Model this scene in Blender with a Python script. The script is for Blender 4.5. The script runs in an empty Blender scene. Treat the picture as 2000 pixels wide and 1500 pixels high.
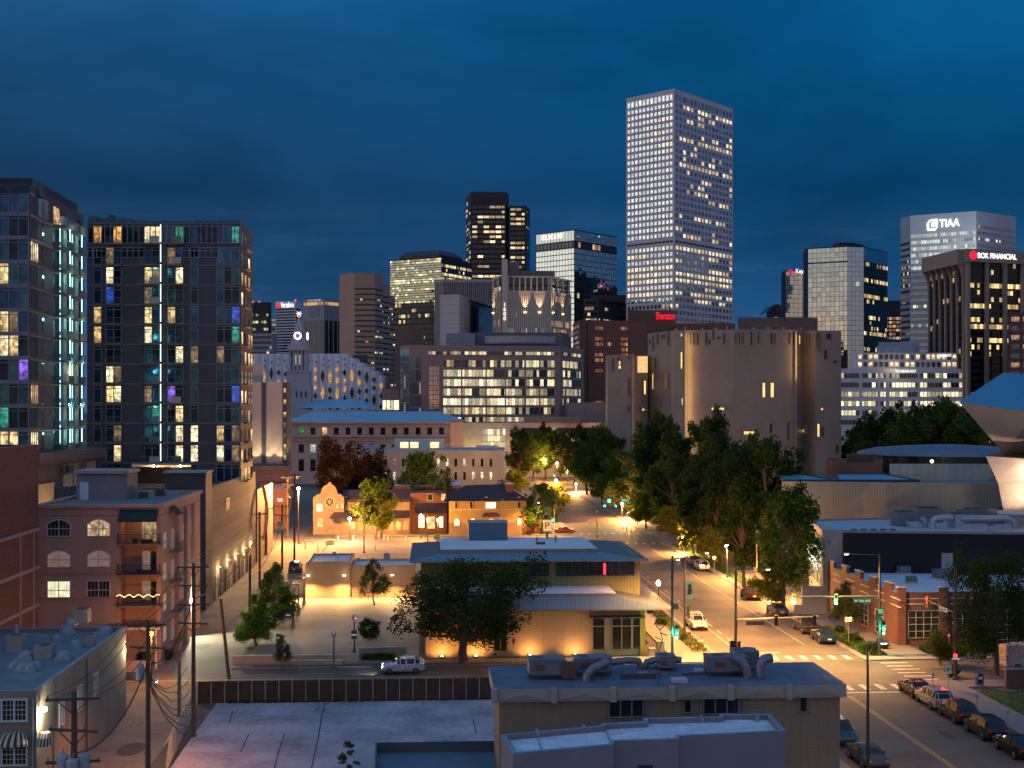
import bpy, bmesh, math, random
from mathutils import Vector, Matrix
R = math.radians
rnd = random.Random(11)
sc = bpy.context.scene
col = sc.collection
# ---------------------------------------------------------------- camera / view
F = 2440.0; H = 26.2; HY = 800.0            # focal length in photo pixels, eye height, horizon row
TH = math.atan(160 / 2440)                  # street grid turned this much to the left
cT, sT = math.cos(TH), math.sin(TH)
cam = bpy.data.cameras.new('camera'); camo = bpy.data.objects.new('camera', cam); col.objects.link(camo)
camo.location = (0, 0, H); camo.rotation_euler = (R(90), 0, 0)
cam.sensor_width = 36; cam.lens = F / 2000 * 36; cam.shift_y = 50 / 2000
cam.clip_start = 0.5; cam.clip_end = 20000
sc.camera = camo
sc.render.resolution_x = 1024; sc.render.resolution_y = 768
sc.view_settings.view_transform = 'Standard'; sc.view_settings.look = 'None'
sc.view_settings.exposure = 0.0; sc.view_settings.gamma = 1
# ---------------------------------------------------------------- node helper
class N:
    def __init__(s, tree): s.t = tree; s.n = tree.nodes; s.l = tree.links
    def __call__(s, kind, *ins, **props):
        nd = s.n.new('ShaderNode' + kind)
        for k, v in props.items():
            if k != 'inn': setattr(nd, k, v)
        for i, v in enumerate(ins): s.set(nd, i, v)
        for k, v in props.get('inn', {}).items(): s.set(nd, k, v)
        return nd
    def set(s, nd, i, v):
        if v is None: return
        sock = nd.inputs[i]
        if isinstance(v, bpy.types.Node): v = v.outputs[0]
        if isinstance(v, bpy.types.NodeSocket): s.l.new(v, sock)
        else:
            if sock.type == 'RGBA' and len(v) == 3: v = (*v, 1)
            sock.default_value = v
    def m(s, op, a, b=None, c=None, clamp=False):
        nd = s.n.new('ShaderNodeMath'); nd.operation = op; nd.use_clamp = clamp
        s.set(nd, 0, a); s.set(nd, 1, b); s.set(nd, 2, c); return nd.outputs[0]
    def v(s, op, a, b=None):
        nd = s.n.new('ShaderNodeVectorMath'); nd.operation = op
        s.set(nd, 0, a); s.set(nd, 1, b)
        return nd.outputs['Value'] if op in ('DOT_PRODUCT', 'LENGTH') else nd.outputs[0]
    def mix(s, f, a, b, blend='MIX'):
        nd = s.n.new('ShaderNodeMix'); nd.data_type = 'RGBA'; nd.blend_type = blend
        s.set(nd, 0, f); s.set(nd, 6, a); s.set(nd, 7, b); return nd.outputs[2]
    def rng(s, v, a, b, c=0, d=1, smooth=False):
        nd = s.n.new('ShaderNodeMapRange'); nd.interpolation_type = 'SMOOTHSTEP' if smooth else 'LINEAR'
        for i, q in enumerate((v, a, b, c, d)): s.set(nd, i, q)
        return nd.outputs[0]
    def noise(s, vec, scale, detail=3, rough=.5, dim='3D', dist=0):
        nd = s.n.new('ShaderNodeTexNoise'); nd.noise_dimensions = dim
        s.set(nd, 'Vector', vec); s.set(nd, 'Scale', scale); s.set(nd, 'Detail', detail); s.set(nd, 'Roughness', rough)
        s.set(nd, 'Distortion', dist); return nd.outputs[0]
# ---------------------------------------------------------------- world: blue hour, afterglow in the west (left)
w = bpy.data.worlds.new('World'); sc.world = w; w.use_nodes = True
n = N(w.node_tree); n.n.clear()
d = n('TexCoord').outputs['Generated']
sx = n('SeparateXYZ', d); X_, Y_, Z_ = sx.outputs
az = n.m('DIVIDE', X_, n.m('MAXIMUM', n.m('ABSOLUTE', Y_), .15))       # ~ tan(azimuth)
stretch = n.v('MULTIPLY', d, (1, 1, 2.6))
cl = n.noise(stretch, 3.1, 4, .55, dist=.3)
cl2 = n.noise(n.v('MULTIPLY', d, (1.2, 1.2, 8)), 6, 5, .6)
ramp = n('ValToRGB'); cr = ramp.color_ramp
n.set(ramp, 0, Z_)
pts = [(0, (.036, .105, .235)), (.05, (.020, .088, .215)), (.10, (.009, .064, .170)), (.17, (.003, .040, .115)), (.25, (.002, .062, .175)), (.33, (.003, .090, .25)), (.45, (.06, .16, .36)), (1, (.20, .33, .60))]
while len(cr.elements) < len(pts): cr.elements.new(.5)
for e, (p, c) in zip(cr.elements, pts): e.position = p; e.color = (*c, 1)
base = ramp.outputs[0]
dark = n.rng(cl, .30, .70, .70, 1.18, True)
base = n.mix(1, base, n('CombineXYZ', dark, dark, dark), 'MULTIPLY')
# greyer cloud veil to the left, clearer cyan towards the right
leftv = n.m('MULTIPLY', n.rng(az, .1, -.42, 0, .34), n.rng(cl, .3, .7, .3, 1))
base = n.mix(leftv, base, (.040, .085, .16))
rightv = n.m('MULTIPLY', n.rng(az, .05, .5, 0, .55), n.rng(Z_, .08, .33, .1, 1))
base = n.mix(rightv, base, (.002, .120, .300))
cl3 = n.m('MULTIPLY', n.rng(cl2, .48, .8, 0, .55, True), n.rng(Z_, .0, .17, 1, 0))
base = n.mix(cl3, base, (.12, .19, .34))
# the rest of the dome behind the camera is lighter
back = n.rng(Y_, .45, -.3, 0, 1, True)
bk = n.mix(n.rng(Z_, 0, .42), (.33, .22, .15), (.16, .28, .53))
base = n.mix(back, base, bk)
glow = n.v('DOT_PRODUCT', d, (-.985, -.10, .14))
gl = n.m('MULTIPLY', n.rng(glow, .45, .93, 0, 1, True), n.rng(Z_, .45, .0, 0, 1, True))
gc = n.mix(n.rng(Z_, .0, .12), (.80, .56, .40), (.46, .55, .56))
gc = n.mix(n.m('MULTIPLY', n.rng(cl2, .47, .57, 0, .9, True), n.rng(Z_, .30, .12, 0, 1)), gc, (.20, .27, .36))
base = n.mix(gl, base, gc)
base = n.mix(n.rng(Z_, 0.0, -.04, 0, 1), base, (.03, .035, .04))
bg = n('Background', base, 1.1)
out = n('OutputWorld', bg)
# faint directional light from the afterglow
sl = bpy.data.lights.new('sun', 'SUN'); sl.energy = .22; sl.angle = R(25); sl.color = (1, .86, .74)
so = bpy.data.objects.new('sun', sl); col.objects.link(so)
so.rotation_euler = Vector((1, .15, -.22)).to_track_quat('-Z', 'Y').to_euler()
# ---------------------------------------------------------------- pixel -> place
def P(px, py, D): return Vector(((px - 1000) / F * D, D, H - (py - HY) / F * D))
def G(px, py, z=0.0): return P(px, py, (H - z) * F / (py - HY))
def XX(px, D): return (px - 1000) / F * D
def ZZ(py, D): return H - (py - HY) / F * D
def S(u, v, z=0.0): return Vector((u * cT - v * sT, u * sT + v * cT, z))       # street grid -> world
def UV(p): return (p.x * cT + p.y * sT, -p.x * sT + p.y * cT)
def Dat(px, u): return u / ((px - 1000) / F * cT + sT)                         # depth where column px meets grid line u
def V2(p): return Vector((p[0], p[1], 0))
# ---------------------------------------------------------------- mesh builder
ORG = {}
def org(o): return ORG.get(o.name, Vector((0, 0, 0))) if o else Vector((0, 0, 0))
class MB:
    def __init__(s): s.v = []; s.f = []; s.m = []; s.uv = []; s.mats = []
    def mi(s, mat):
        if mat not in s.mats: s.mats.append(mat)
        return s.mats.index(mat)
    def face(s, pts, mat, uv=None):
        k = len(s.v); s.v += [Vector(p) for p in pts]; s.f.append(list(range(k, k + len(pts))))
        s.m.append(s.mi(mat))
        if uv is None:
            a = Vector(pts[0]); nn = (Vector(pts[1]) - a).cross(Vector(pts[2]) - Vector(pts[1]))
            if abs(nn.z) > .7 * nn.length: uv = [(p[0], p[1]) for p in pts]
            else:
                t = Vector((-nn.y, nn.x, 0)); t = t.normalized() if t.length > 1e-9 else Vector((1, 0, 0))
                uv = [(Vector(p).dot(t), p[2]) for p in pts]
        s.uv.append(uv); return s
    def grid(s, rows, mat, closed=False):      # rows of equal point lists
        k = len(s.v); m = len(rows[0])
        for r in rows: s.v += [Vector(p) for p in r]
        for i in range(len(rows) - 1):
            for j in range(m if closed else m - 1):
                a = k + i * m + j; b = k + i * m + (j + 1) % m
                s.f.append([a, b, b + m, a + m]); s.m.append(s.mi(mat)); s.uv.append([(j, i), (j + 1, i), (j + 1, i + 1), (j, i + 1)])
        return s
    def prism(s, poly, z0, z1, mat, top=None, bottom=True):   # poly ccw from above, (x,y)
        n_ = len(poly)
        for i in range(n_):
            a, b = poly[i], poly[(i + 1) % n_]
            s.face([(a[0], a[1], z0), (b[0], b[1], z0), (b[0], b[1], z1), (a[0], a[1], z1)], mat)
        s.face([(p[0], p[1], z1) for p in poly], top or mat)
        if bottom: s.face([(p[0], p[1], z0) for p in reversed(poly)], mat)
        return s
    def box(s, c, sx, sy, sz, mat, ax=None, top=None):       # c = centre of the base; ax = direction of local x
        ax = Vector(ax) if ax else Vector((cT, sT, 0)); ax = Vector((ax.x, ax.y, 0)).normalized(); ay = Vector((-ax.y, ax.x, 0))
        c = Vector(c); q = [c + ax * (i * sx / 2) + ay * (j * sy / 2) for i, j in ((-1, -1), (1, -1), (1, 1), (-1, 1))]
        return s.prism([(p.x, p.y) for p in q], c.z, c.z + sz, mat, top)
    def bar(s, a, b, t, mat, w=None):          # square bar a->b
        a, b = Vector(a), Vector(b); dd = (b - a).normalized(); w = w or t
        up = Vector((0, 0, 1)) if abs(dd.z) < .95 else Vector((1, 0, 0))
        x = dd.cross(up).normalized() * (w / 2); y = x.cross(dd).normalized() * (t / 2)
        A = [a - x - y, a + x - y, a + x + y, a - x + y]; B = [p + (b - a) for p in A]
        for i in range(4): s.face([A[i], A[(i + 1) % 4], B[(i + 1) % 4], B[i]], mat)
        s.face(A[::-1], mat); s.face(B, mat); return s
    def tube(s, pts, rs, mat, nseg=8, caps=True):
        pts = [Vector(p) for p in pts]
        if not hasattr(rs, '__len__'): rs = [rs] * len(pts)
        rows = []; pd = None
        for i, p in enumerate(pts):
            dd = (pts[min(i + 1, len(pts) - 1)] - pts[max(i - 1, 0)]).normalized()
            if pd is None: pd = dd.orthogonal().normalized()
            x = (pd - dd * pd.dot(dd)); x = x.normalized() if x.length > 1e-6 else dd.orthogonal().normalized(); pd = x
            y = dd.cross(x)
            rows.append([p + (x * math.cos(a) + y * math.sin(a)) * rs[i] for a in [2 * math.pi * k / nseg for k in range(nseg)]])
        s.grid(rows, mat, True)
        if caps: s.face(rows[0][::-1], mat); s.face(rows[-1], mat)
        return s
    def lathe(s, c, prof, mat, nseg=16):       # prof [(r,z)]
        c = Vector(c); rows = [[c + Vector((r * math.cos(a), r * math.sin(a), z)) for a in [2 * math.pi * k / nseg for k in range(nseg)]] for r, z in prof]
        return s.grid(rows, mat, True)
    def build(s, name, parent=None, smooth=False, off=None):
        me = bpy.data.meshes.new(name); o0 = off if off is not None else org(parent)
        me.from_pydata([v - o0 for v in s.v], [], s.f)
        for m_ in s.mats: me.materials.append(m_)
        me.polygons.foreach_set('material_index', s.m)
        uvl = me.uv_layers.new(name='UVMap'); flat = []
        for u in s.uv:
            for q in u: flat += [q[0], q[1]]
        uvl.data.foreach_set('uv', flat)
        if smooth:
            me.polygons.foreach_set('use_smooth', [True] * len(me.polygons))
        me.update()
        o = bpy.data.objects.new(name, me); col.objects.link(o)
        if parent: o.parent = parent; ORG[o.name] = org(parent)
        return o
def tag(o, label, cat, group=None, kind=None):
    if label: o['label'] = label
    if cat: o['category'] = cat
    if group: o['group'] = group
    if kind: o['kind'] = kind
    return o
def thing(name, label, cat, loc, group=None, local=False):
    o = bpy.data.objects.new(name, None); col.objects.link(o); o.empty_display_size = .5
    o.location = loc; tag(o, label, cat, group)
    ORG[o.name] = Vector((0, 0, 0)) if local else Vector(loc)
    return o
def solo(mb, name, label, cat, loc, group=None, smooth=False):
    o = mb.build(name, None, smooth, Vector(loc)); o.location = loc; tag(o, label, cat, group); return o
def struct(mb, name): o = mb.build(name); o['kind'] = 'structure'; return o
def copy_tree(o, loc=None, rz=None, scale=None, label=None, parent=None, group=None):
    c = o.copy(); col.objects.link(c); c.parent = parent
    if loc is not None: c.location = loc
    if rz is not None: c.rotation_euler = (0, 0, rz)
    if scale is not None: c.scale = (scale,) * 3 if not hasattr(scale, '__len__') else scale
    if label: c['label'] = label
    if group: c['group'] = group
    for ch in [k for k in o.children]: copy_tree(ch, parent=c)
    return c
def lamp(kind, loc, power, color, size=.3, target=None, angle=None, blend=.4):
    l = bpy.data.lights.new('light', kind); l.energy = power; l.color = color
    if kind in ('POINT', 'SPOT'): l.shadow_soft_size = size
    if kind == 'AREA': l.size = size
    if angle: l.spot_size = R(angle); l.spot_blend = blend
    o = bpy.data.objects.new('lamp_light', l); col.objects.link(o); o.location = loc
    if target is not None: o.rotation_euler = (Vector(target) - Vector(loc)).to_track_quat('-Z', 'Y').to_euler()
    return o
def text_mesh(body, p, right, height, mat, name, parent, width=None, depth=.06, up=(0, 0, 1), spacing=1.0, bold=.0, font=None):
    cu_ = bpy.data.curves.new('text', 'FONT'); cu_.body = body; cu_.size = 1; cu_.extrude = .03; cu_.offset = bold; cu_.space_character = spacing
    if font: cu_.font = font
    to = bpy.data.objects.new('text', cu_); col.objects.link(to)
    bpy.context.view_layer.update()
    me = bpy.data.meshes.new_from_object(to); bpy.data.objects.remove(to)
    xs = [v.co.x for v in me.vertices]; ys = [v.co.y for v in me.vertices]
    x0, x1, y0, y1 = min(xs), max(xs), min(ys), max(ys)
    k = height / (y1 - y0); kx = (width / (x1 - x0)) if width else k
    r_ = Vector(right).normalized(); u_ = Vector(up); n_ = r_.cross(u_); p = Vector(p) - org(parent)
    for v in me.vertices:
        c = v.co.copy(); v.co = p + r_ * ((c.x - (x0 + x1) / 2) * kx) + u_ * ((c.y - y0) * k) + n_ * (c.z / .03 * depth)
    me.materials.clear(); me.materials.append(mat)
    o = bpy.data.objects.new(name, me); col.objects.link(o)
    if parent: o.parent = parent; ORG[o.name] = org(parent)
    return o
# ---------------------------------------------------------------- materials
MATS = {}
def newmat(name):
    m = bpy.data.materials.new(name); m.use_nodes = True; nn = N(m.node_tree); nn.n.clear(); return m, nn
def pbr(name, c, rough=.75, metal=0.0, var=.18, scale=.6, bump=0.0, bscale=8, spec=.4, streak=False, lines=None, linecol=None):
    """plain surface with tone variation; lines=(axis,'u'|'v', spacing, width)"""
    if name in MATS: return MATS[name]
    m, n = newmat(name)
    tc = n('TexCoord'); ob = tc.outputs['Object']
    vec = n.v('MULTIPLY', ob, (1, 1, .22)) if streak else ob
    a = n.noise(vec, scale, 5, .6); b = n.noise(vec, scale * 9, 3, .6)
    f = n.m('ADD', n.m('MULTIPLY', a, .7), n.m('MULTIPLY', b, .3))
    k = n.rng(f, .32, .68, 1 - var, 1 + var)
    colr = n.mix(1, c, n('CombineXYZ', k, k, k), 'MULTIPLY')
    hgt = b
    if lines:
        uvs = n('SeparateXYZ', tc.outputs['UV'])
        ln = None
        for (axx, sp, wd) in lines:
            q = n.m('FRACT', n.m('DIVIDE', uvs.outputs[0 if axx == 'u' else 1], sp))
            q = n.m('LESS_THAN', q, wd / sp)
            ln = q if ln is None else n.m('MAXIMUM', ln, q)
        colr = n.mix(ln, colr, linecol or tuple(x * .5 for x in c))
        hgt = n.m('SUBTRACT', b, ln)
    bs = n('BsdfPrincipled', inn={'Base Color': colr, 'Roughness': n.rng(b, .2, .8, max(rough - .1, .02), min(rough + .1, 1)), 'Metallic': metal, 'Specular IOR Level': spec})
    if bump:
        bp = n('Bump', inn={'Strength': bump, 'Distance': .1, 'Height': n.noise(ob, bscale, 4, .6) if not lines else hgt}); n.set(bs, 'Normal', bp)
    n('OutputMaterial', bs)
    MATS[name] = m; return m
def emit(name, c, st, sample=True):
    if name in MATS: return MATS[name]
    m, n = newmat(name); n('OutputMaterial', n('Emission', c, st))
    if not sample: m.cycles.emission_sampling = 'NONE'
    MATS[name] = m; return m
def glass(name, cw=1.5, lit=.3, c=(1, .66, .30), st=1.2, tint=(.35, .42, .45), metal=.85, rough=.06, floorvar=.5, mull=.06, mcol=(.02, .02, .022), wob=.02, dark=.0, hm=0.06, seed=0, c2=None, cluster=.25):
    """window glass: uv.x in metres, uv.y in storeys; cells cw metres wide are lit or dark"""
    if name in MATS: return MATS[name]
    m, n = newmat(name)
    uv = n('SeparateXYZ', n('TexCoord').outputs['UV']); u = n.m('DIVIDE', uv.outputs[0], cw); v = uv.outputs[1]
    fu = n.m('FLOOR', u); fv = n.m('FLOOR', v)
    cell = n('CombineXYZ', fu, fv, float(seed))
    wn = n('TexWhiteNoise', cell, noise_dimensions='3D')
    rowv = n('TexWhiteNoise', n('CombineXYZ', fv, 3.3 + seed, 0), noise_dimensions='2D').outputs[0]
    cln = n.noise(n.v('MULTIPLY', cell, (cluster, .9, 1)), 1.0, 2, .5)
    pr = n.m('ADD', n.m('MULTIPLY', wn.outputs[0], .45), n.m('MULTIPLY', n.rng(cln, .3, .7), .55))
    thr = n.m('ADD', lit, n.m('MULTIPLY', n.m('SUBTRACT', rowv, .5), floorvar))
    on = n.m('LESS_THAN', pr, thr)
    wc = n('SeparateXYZ', wn.outputs[1])
    inner = n.noise(n('CombineXYZ', n.m('MULTIPLY', u, 3.1), n.m('MULTIPLY', v, 5.0), wn.outputs[0]), 1.1, 3, .7)
    inner = n.rng(inner, .32, .66, .25, 1.35)
    br = n.m('MULTIPLY', n.m('ADD', n.m('POWER', wc.outputs[1], 2.0), .22), inner)
    colr = n.mix(wc.outputs[2], c, c2 or (min(1, c[0] * 1.0), min(1, c[1] * 1.22), min(1, c[2] * 1.7)))
    mu = n.m('LESS_THAN', n.m('FRACT', u), mull / 1.0)
    mv = n.m('LESS_THAN', n.m('FRACT', v), hm)
    mm = n.m('MAXIMUM', mu, mv)
    est = n.m('MULTIPLY', n.m('MULTIPLY', on, br), n.m('MULTIPLY', n.m('SUBTRACT', 1, mm), st))
    bcol = n.mix(n.m('MULTIPLY', wc.outputs[0], .28), tint, tuple(t * .55 for t in tint))
    bcol = n.mix(mm, bcol, mcol)
    wv = n.v('SUBTRACT', wn.outputs[1], (.5, .5, .5))
    geo = n('NewGeometry').outputs['Normal']
    sm = n.noise(n('CombineXYZ', n.m('MULTIPLY', u, 1.0), n.m('MULTIPLY', v, 2.0), 0), 1.4, 2)
    nv = n.v('ADD', geo, n('VectorMath', wv, (wob, wob, wob), operation='MULTIPLY'))
    nv = n.v('ADD', nv, n.v('MULTIPLY', n('CombineXYZ', n.m('SUBTRACT', sm, .5), 0, n.m('SUBTRACT', sm, .5)), (wob, wob, wob)))
    nv = n.v('NORMALIZE', nv)
    bs = n('BsdfPrincipled', inn={'Base Color': bcol, 'Metallic': n.m('MULTIPLY', metal, n.m('SUBTRACT', 1, mm)), 'Roughness': n.m('ADD', rough, n.m('MULTIPLY', mm, .4)), 'Normal': nv,
                                  'Emission Color': colr, 'Emission Strength': est})
    n('OutputMaterial', bs); m.cycles.emission_sampling = 'NONE'
    MATS[name] = m; return m
def room(name, c, st, tint=(.1, .12, .13), blinds=0, seed=0., sample=False, contrast=1.):
    """one lit room behind a pane; furniture-like light and dark patches from noise"""
    if name in MATS: return MATS[name]
    m, n = newmat(name); tc = n('TexCoord'); oi = n('ObjectInfo').outputs['Random']
    uv = tc.outputs['UV']; s = n('SeparateXYZ', uv)
    ob = n.v('ADD', uv, n('CombineXYZ', n.m('MULTIPLY', oi, 91), n.m('MULTIPLY', oi, 37), seed))
    vo = n('TexVoronoi', inn={'Vector': ob, 'Scale': 1.9}, distance='CHEBYCHEV'); vo2 = n('TexWhiteNoise', vo.outputs['Color'], noise_dimensions='3D').outputs[0]
    a = n.m('MULTIPLY', n.rng(n.noise(ob, 1.3, 3, .6), .35, .62, .35, 1.5), n.rng(vo2, 0, 1, .35, 1.2))
    a = n.m('MULTIPLY', a, n.rng(s.outputs[1], .1, 1.1, .45, 1.15)); a = n.m('MULTIPLY', a, n.rng(n.noise(n('CombineXYZ', n.m('MULTIPLY', n.m('ADD', s.outputs[0], n.m('MULTIPLY', oi, 50)), 3), 0, 0), 2.0, 2), .44, .52, .6, 1.1)); k = n.m('ADD', n.m('MULTIPLY', a, contrast), 1 - contrast)
    if blinds: k = n.m('MULTIPLY', k, n.rng(n.m('FRACT', n.m('MULTIPLY', s.outputs[1], 9)), .2, .4, .6, 1))
    bs = n('BsdfPrincipled', inn={'Base Color': tint, 'Roughness': .07, 'Metallic': .5, 'Emission Color': c, 'Emission Strength': n.m('MULTIPLY', k, st)})
    n('OutputMaterial', bs)
    if not sample: m.cycles.emission_sampling = 'NONE'
    MATS[name] = m; return m
def dull(name, tint, rough=.08, metal=.75, wob=.03):
    """unlit pane"""
    if name in MATS: return MATS[name]
    m, n = newmat(name); tc = n('TexCoord')
    geo = n('NewGeometry').outputs['Normal']; nz = n('TexNoise', tc.outputs['Object'], inn={'Scale': .8, 'Detail': 2}).outputs[1]
    nv = n.v('NORMALIZE', n.v('ADD', geo, n.v('MULTIPLY', n.v('SUBTRACT', nz, (.5, .5, .5)), (wob, wob, wob))))
    k = n.rng(n.noise(n.v('ADD', tc.outputs['Object'], n('ObjectInfo').outputs['Random']), .5, 3), .3, .7, .45, 1.2)
    bs = n('BsdfPrincipled', inn={'Base Color': n.mix(1, tint, n('CombineXYZ', k, k, k), 'MULTIPLY'), 'Metallic': metal, 'Roughness': rough, 'Normal': nv})
    n('OutputMaterial', bs); MATS[name] = m; return m
WARM = (1, .68, .33); SOD = (1, .45, .12); ORANGE = (1, .42, .12)
# ---------------------------------------------------------------- facade helpers
def wall_frame(A, B):
    A, B = V2(A), V2(B); t = (B - A).normalized(); return A, B, t, Vector((t.y, -t.x, 0)), (B - A).length
def wquad(mb, A, t, nrm, u, z, w_, h_, mat, off=.06, uv=None):
    p = A + t * u + nrm * off
    a = p + Vector((0, 0, z)); b = a + t * w_
    mb.face([a, b, b + Vector((0, 0, h_)), a + Vector((0, 0, h_))], mat, uv or [(0, 0), (w_, 0), (w_, h_), (0, h_)])
class Wins:
    """collects single windows of one thing: at most 100 become parts of their own, the rest one part"""
    def __init__(s, root, name='window', limit=100): s.root = root; s.q = []; s.name = name; s.limit = limit
    def add(s, A, t, nrm, u, z, w_, h_, mat, off=.06, pri=0): s.q.append((pri, A, t, nrm, u, z, w_, h_, mat, off))
    def done(s):
        s.q.sort(key=lambda q: (-q[0], -q[6] * q[7] * abs(q[3].y)))
        own, rest = s.q[:s.limit], s.q[s.limit:]
        for (_, A, t, nr, u, z, w_, h_, mat, off) in own:
            mb = MB(); wquad(mb, A, t, nr, u, z, w_, h_, mat, off); mb.build(s.name, s.root)
        if rest:
            mb = MB()
            for (_, A, t, nr, u, z, w_, h_, mat, off) in rest:
                k = rnd.random() * 40; wquad(mb, A, t, nr, u, z, w_, h_, mat, off, [(k, k), (k + w_, k), (k + w_, k + h_), (k, k + h_)])
            o = mb.build(s.name, s.root); o['kind'] = 'stuff'
def bands(root, A, B, z0, z1, nf, frac, mat, pad=0.0, off=.08, name='window_band', base=.3, cols=None, fi=0):
    """ribbon windows: one part per storey; cols=list of (u0,u1) fractions"""
    A, B, t, nr, L = wall_frame(A, B); fh = (z1 - z0) / nf
    for i in range(nf):
        for (a, b) in (cols or [(pad / L, 1 - pad / L)]):
            mb = MB(); u0, u1 = a * L, b * L; z = z0 + fh * (i + base)
            wquad(mb, A, t, nr, u0, z, u1 - u0, fh * frac, mat, off, [(u0, i + fi + .08), (u1, i + fi + .08), (u1, i + fi + .95), (u0, i + fi + .95)])
            mb.build(name, root)
def curtain(root, A, B, z0, z1, nf, mat, off=.05, name='glass_facade', fi=0):
    A, B, t, nr, L = wall_frame(A, B); mb = MB()
    wquad(mb, A, t, nr, 0, z0, L, z1 - z0, mat, off, [(0, fi), (L, fi), (L, nf + fi), (0, nf + fi)]); return mb.build(name, root)
def ccw(poly):
    a = sum(poly[i][0] * poly[(i + 1) % len(poly)][1] - poly[(i + 1) % len(poly)][0] * poly[i][1] for i in range(len(poly)))
    return poly if a > 0 else poly[::-1]
def inset(poly, d_):
    n_ = len(poly); out = []
    for i in range(n_):
        p0, p1, p2 = V2(poly[i - 1]), V2(poly[i]), V2(poly[(i + 1) % n_])
        e1 = (p1 - p0).normalized(); e2 = (p2 - p1).normalized(); n1 = Vector((-e1.y, e1.x, 0)); n2 = Vector((-e2.y, e2.x, 0))
        b = n1 + n2; b = b / max(b.dot(n1), .2) if b.length > 1e-6 else n1
        q = p1 + b * d_; out.append((q.x, q.y))
    return out
def shell(root, poly, z0, z1, wall, roof, par=.8, pt=.35, name='wall', roofname='roof', cap=None):
    """building body with a real parapet round a sunk roof"""
    poly = ccw(poly); inn = inset(poly, pt); mb = MB(); k = len(poly)
    for i in range(k):
        a, b = poly[i], poly[(i + 1) % k]; c, e = inn[i], inn[(i + 1) % k]
        mb.face([(a[0], a[1], z0), (b[0], b[1], z0), (b[0], b[1], z1), (a[0], a[1], z1)], wall)
        mb.face([(a[0], a[1], z1), (b[0], b[1], z1), (e[0], e[1], z1), (c[0], c[1], z1)], cap or wall)
        mb.face([(e[0], e[1], z1 - par), (c[0], c[1], z1 - par), (c[0], c[1], z1), (e[0], e[1], z1)], wall)
    wl = mb.build(name, root)
    r = MB(); r.face([(p[0], p[1], z1 - par) for p in inn], roof); r.build(roofname, root)
    return wl
def rect(u0, v0, u1, v1): return [tuple(S(a, b)[:2]) for a, b in ((u0, v0), (u1, v0), (u1, v1), (u0, v1))]
# ================================================================ downtown towers
AD = R(41.25)
def along(x0, D0, dx, dy, px):
    k = (px - 1000) / F; return (k * D0 - x0) / (dx - k * dy)
def corner(L, C, Rr, D, a=AD):
    """quad footprint: nearest corner at column C, left face to column L, right face to column Rr"""
    x0 = XX(C, D); dL = (-math.cos(a), math.sin(a)); dR = (math.sin(a), math.cos(a))
    l = along(x0, D, *dL, L); r = along(x0, D, *dR, Rr)
    c = Vector((x0, D, 0)); l_ = c + V2(dL) * l; r_ = c + V2(dR) * r; b = l_ + V2(dR) * r
    return l_, c, r_, b
def chain(cols):
    """cols = [(px, depth)...] left to right -> points"""
    return [Vector((XX(p, D), D, 0)) for p, D in cols]
conc = pbr('pale_concrete', (.40, .37, .38), .8, scale=.1, var=.10)
redlamp = emit('red_beacon', (1, .05, .08), 4)
white_sign = emit('white_sign', (1, .98, .92), 1.5); red_sign = emit('red_sign', (1, .02, .05), 1.3)
def beacon(root, p):
    mb = MB(); mb.lathe(p, [(.0, 0), (.7, .2), (.7, 1.1), (0, 1.4)], redlamp, 8); mb.build('beacon', root)
def roof_gear(root, pts, mat):
    for p, sx, sy, sz in pts:
        mb = MB(); mb.box(p, sx, sy, sz, mat, (math.cos(-AD), math.sin(-AD), 0)); mb.box(p + Vector((0, 0, sz)), sx * .5, sy * .5, .6, mat); mb.build('roof_unit', root)
darkroof = pbr('dark_roof', (.06, .065, .07), .9, scale=.2, var=.3)
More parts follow.
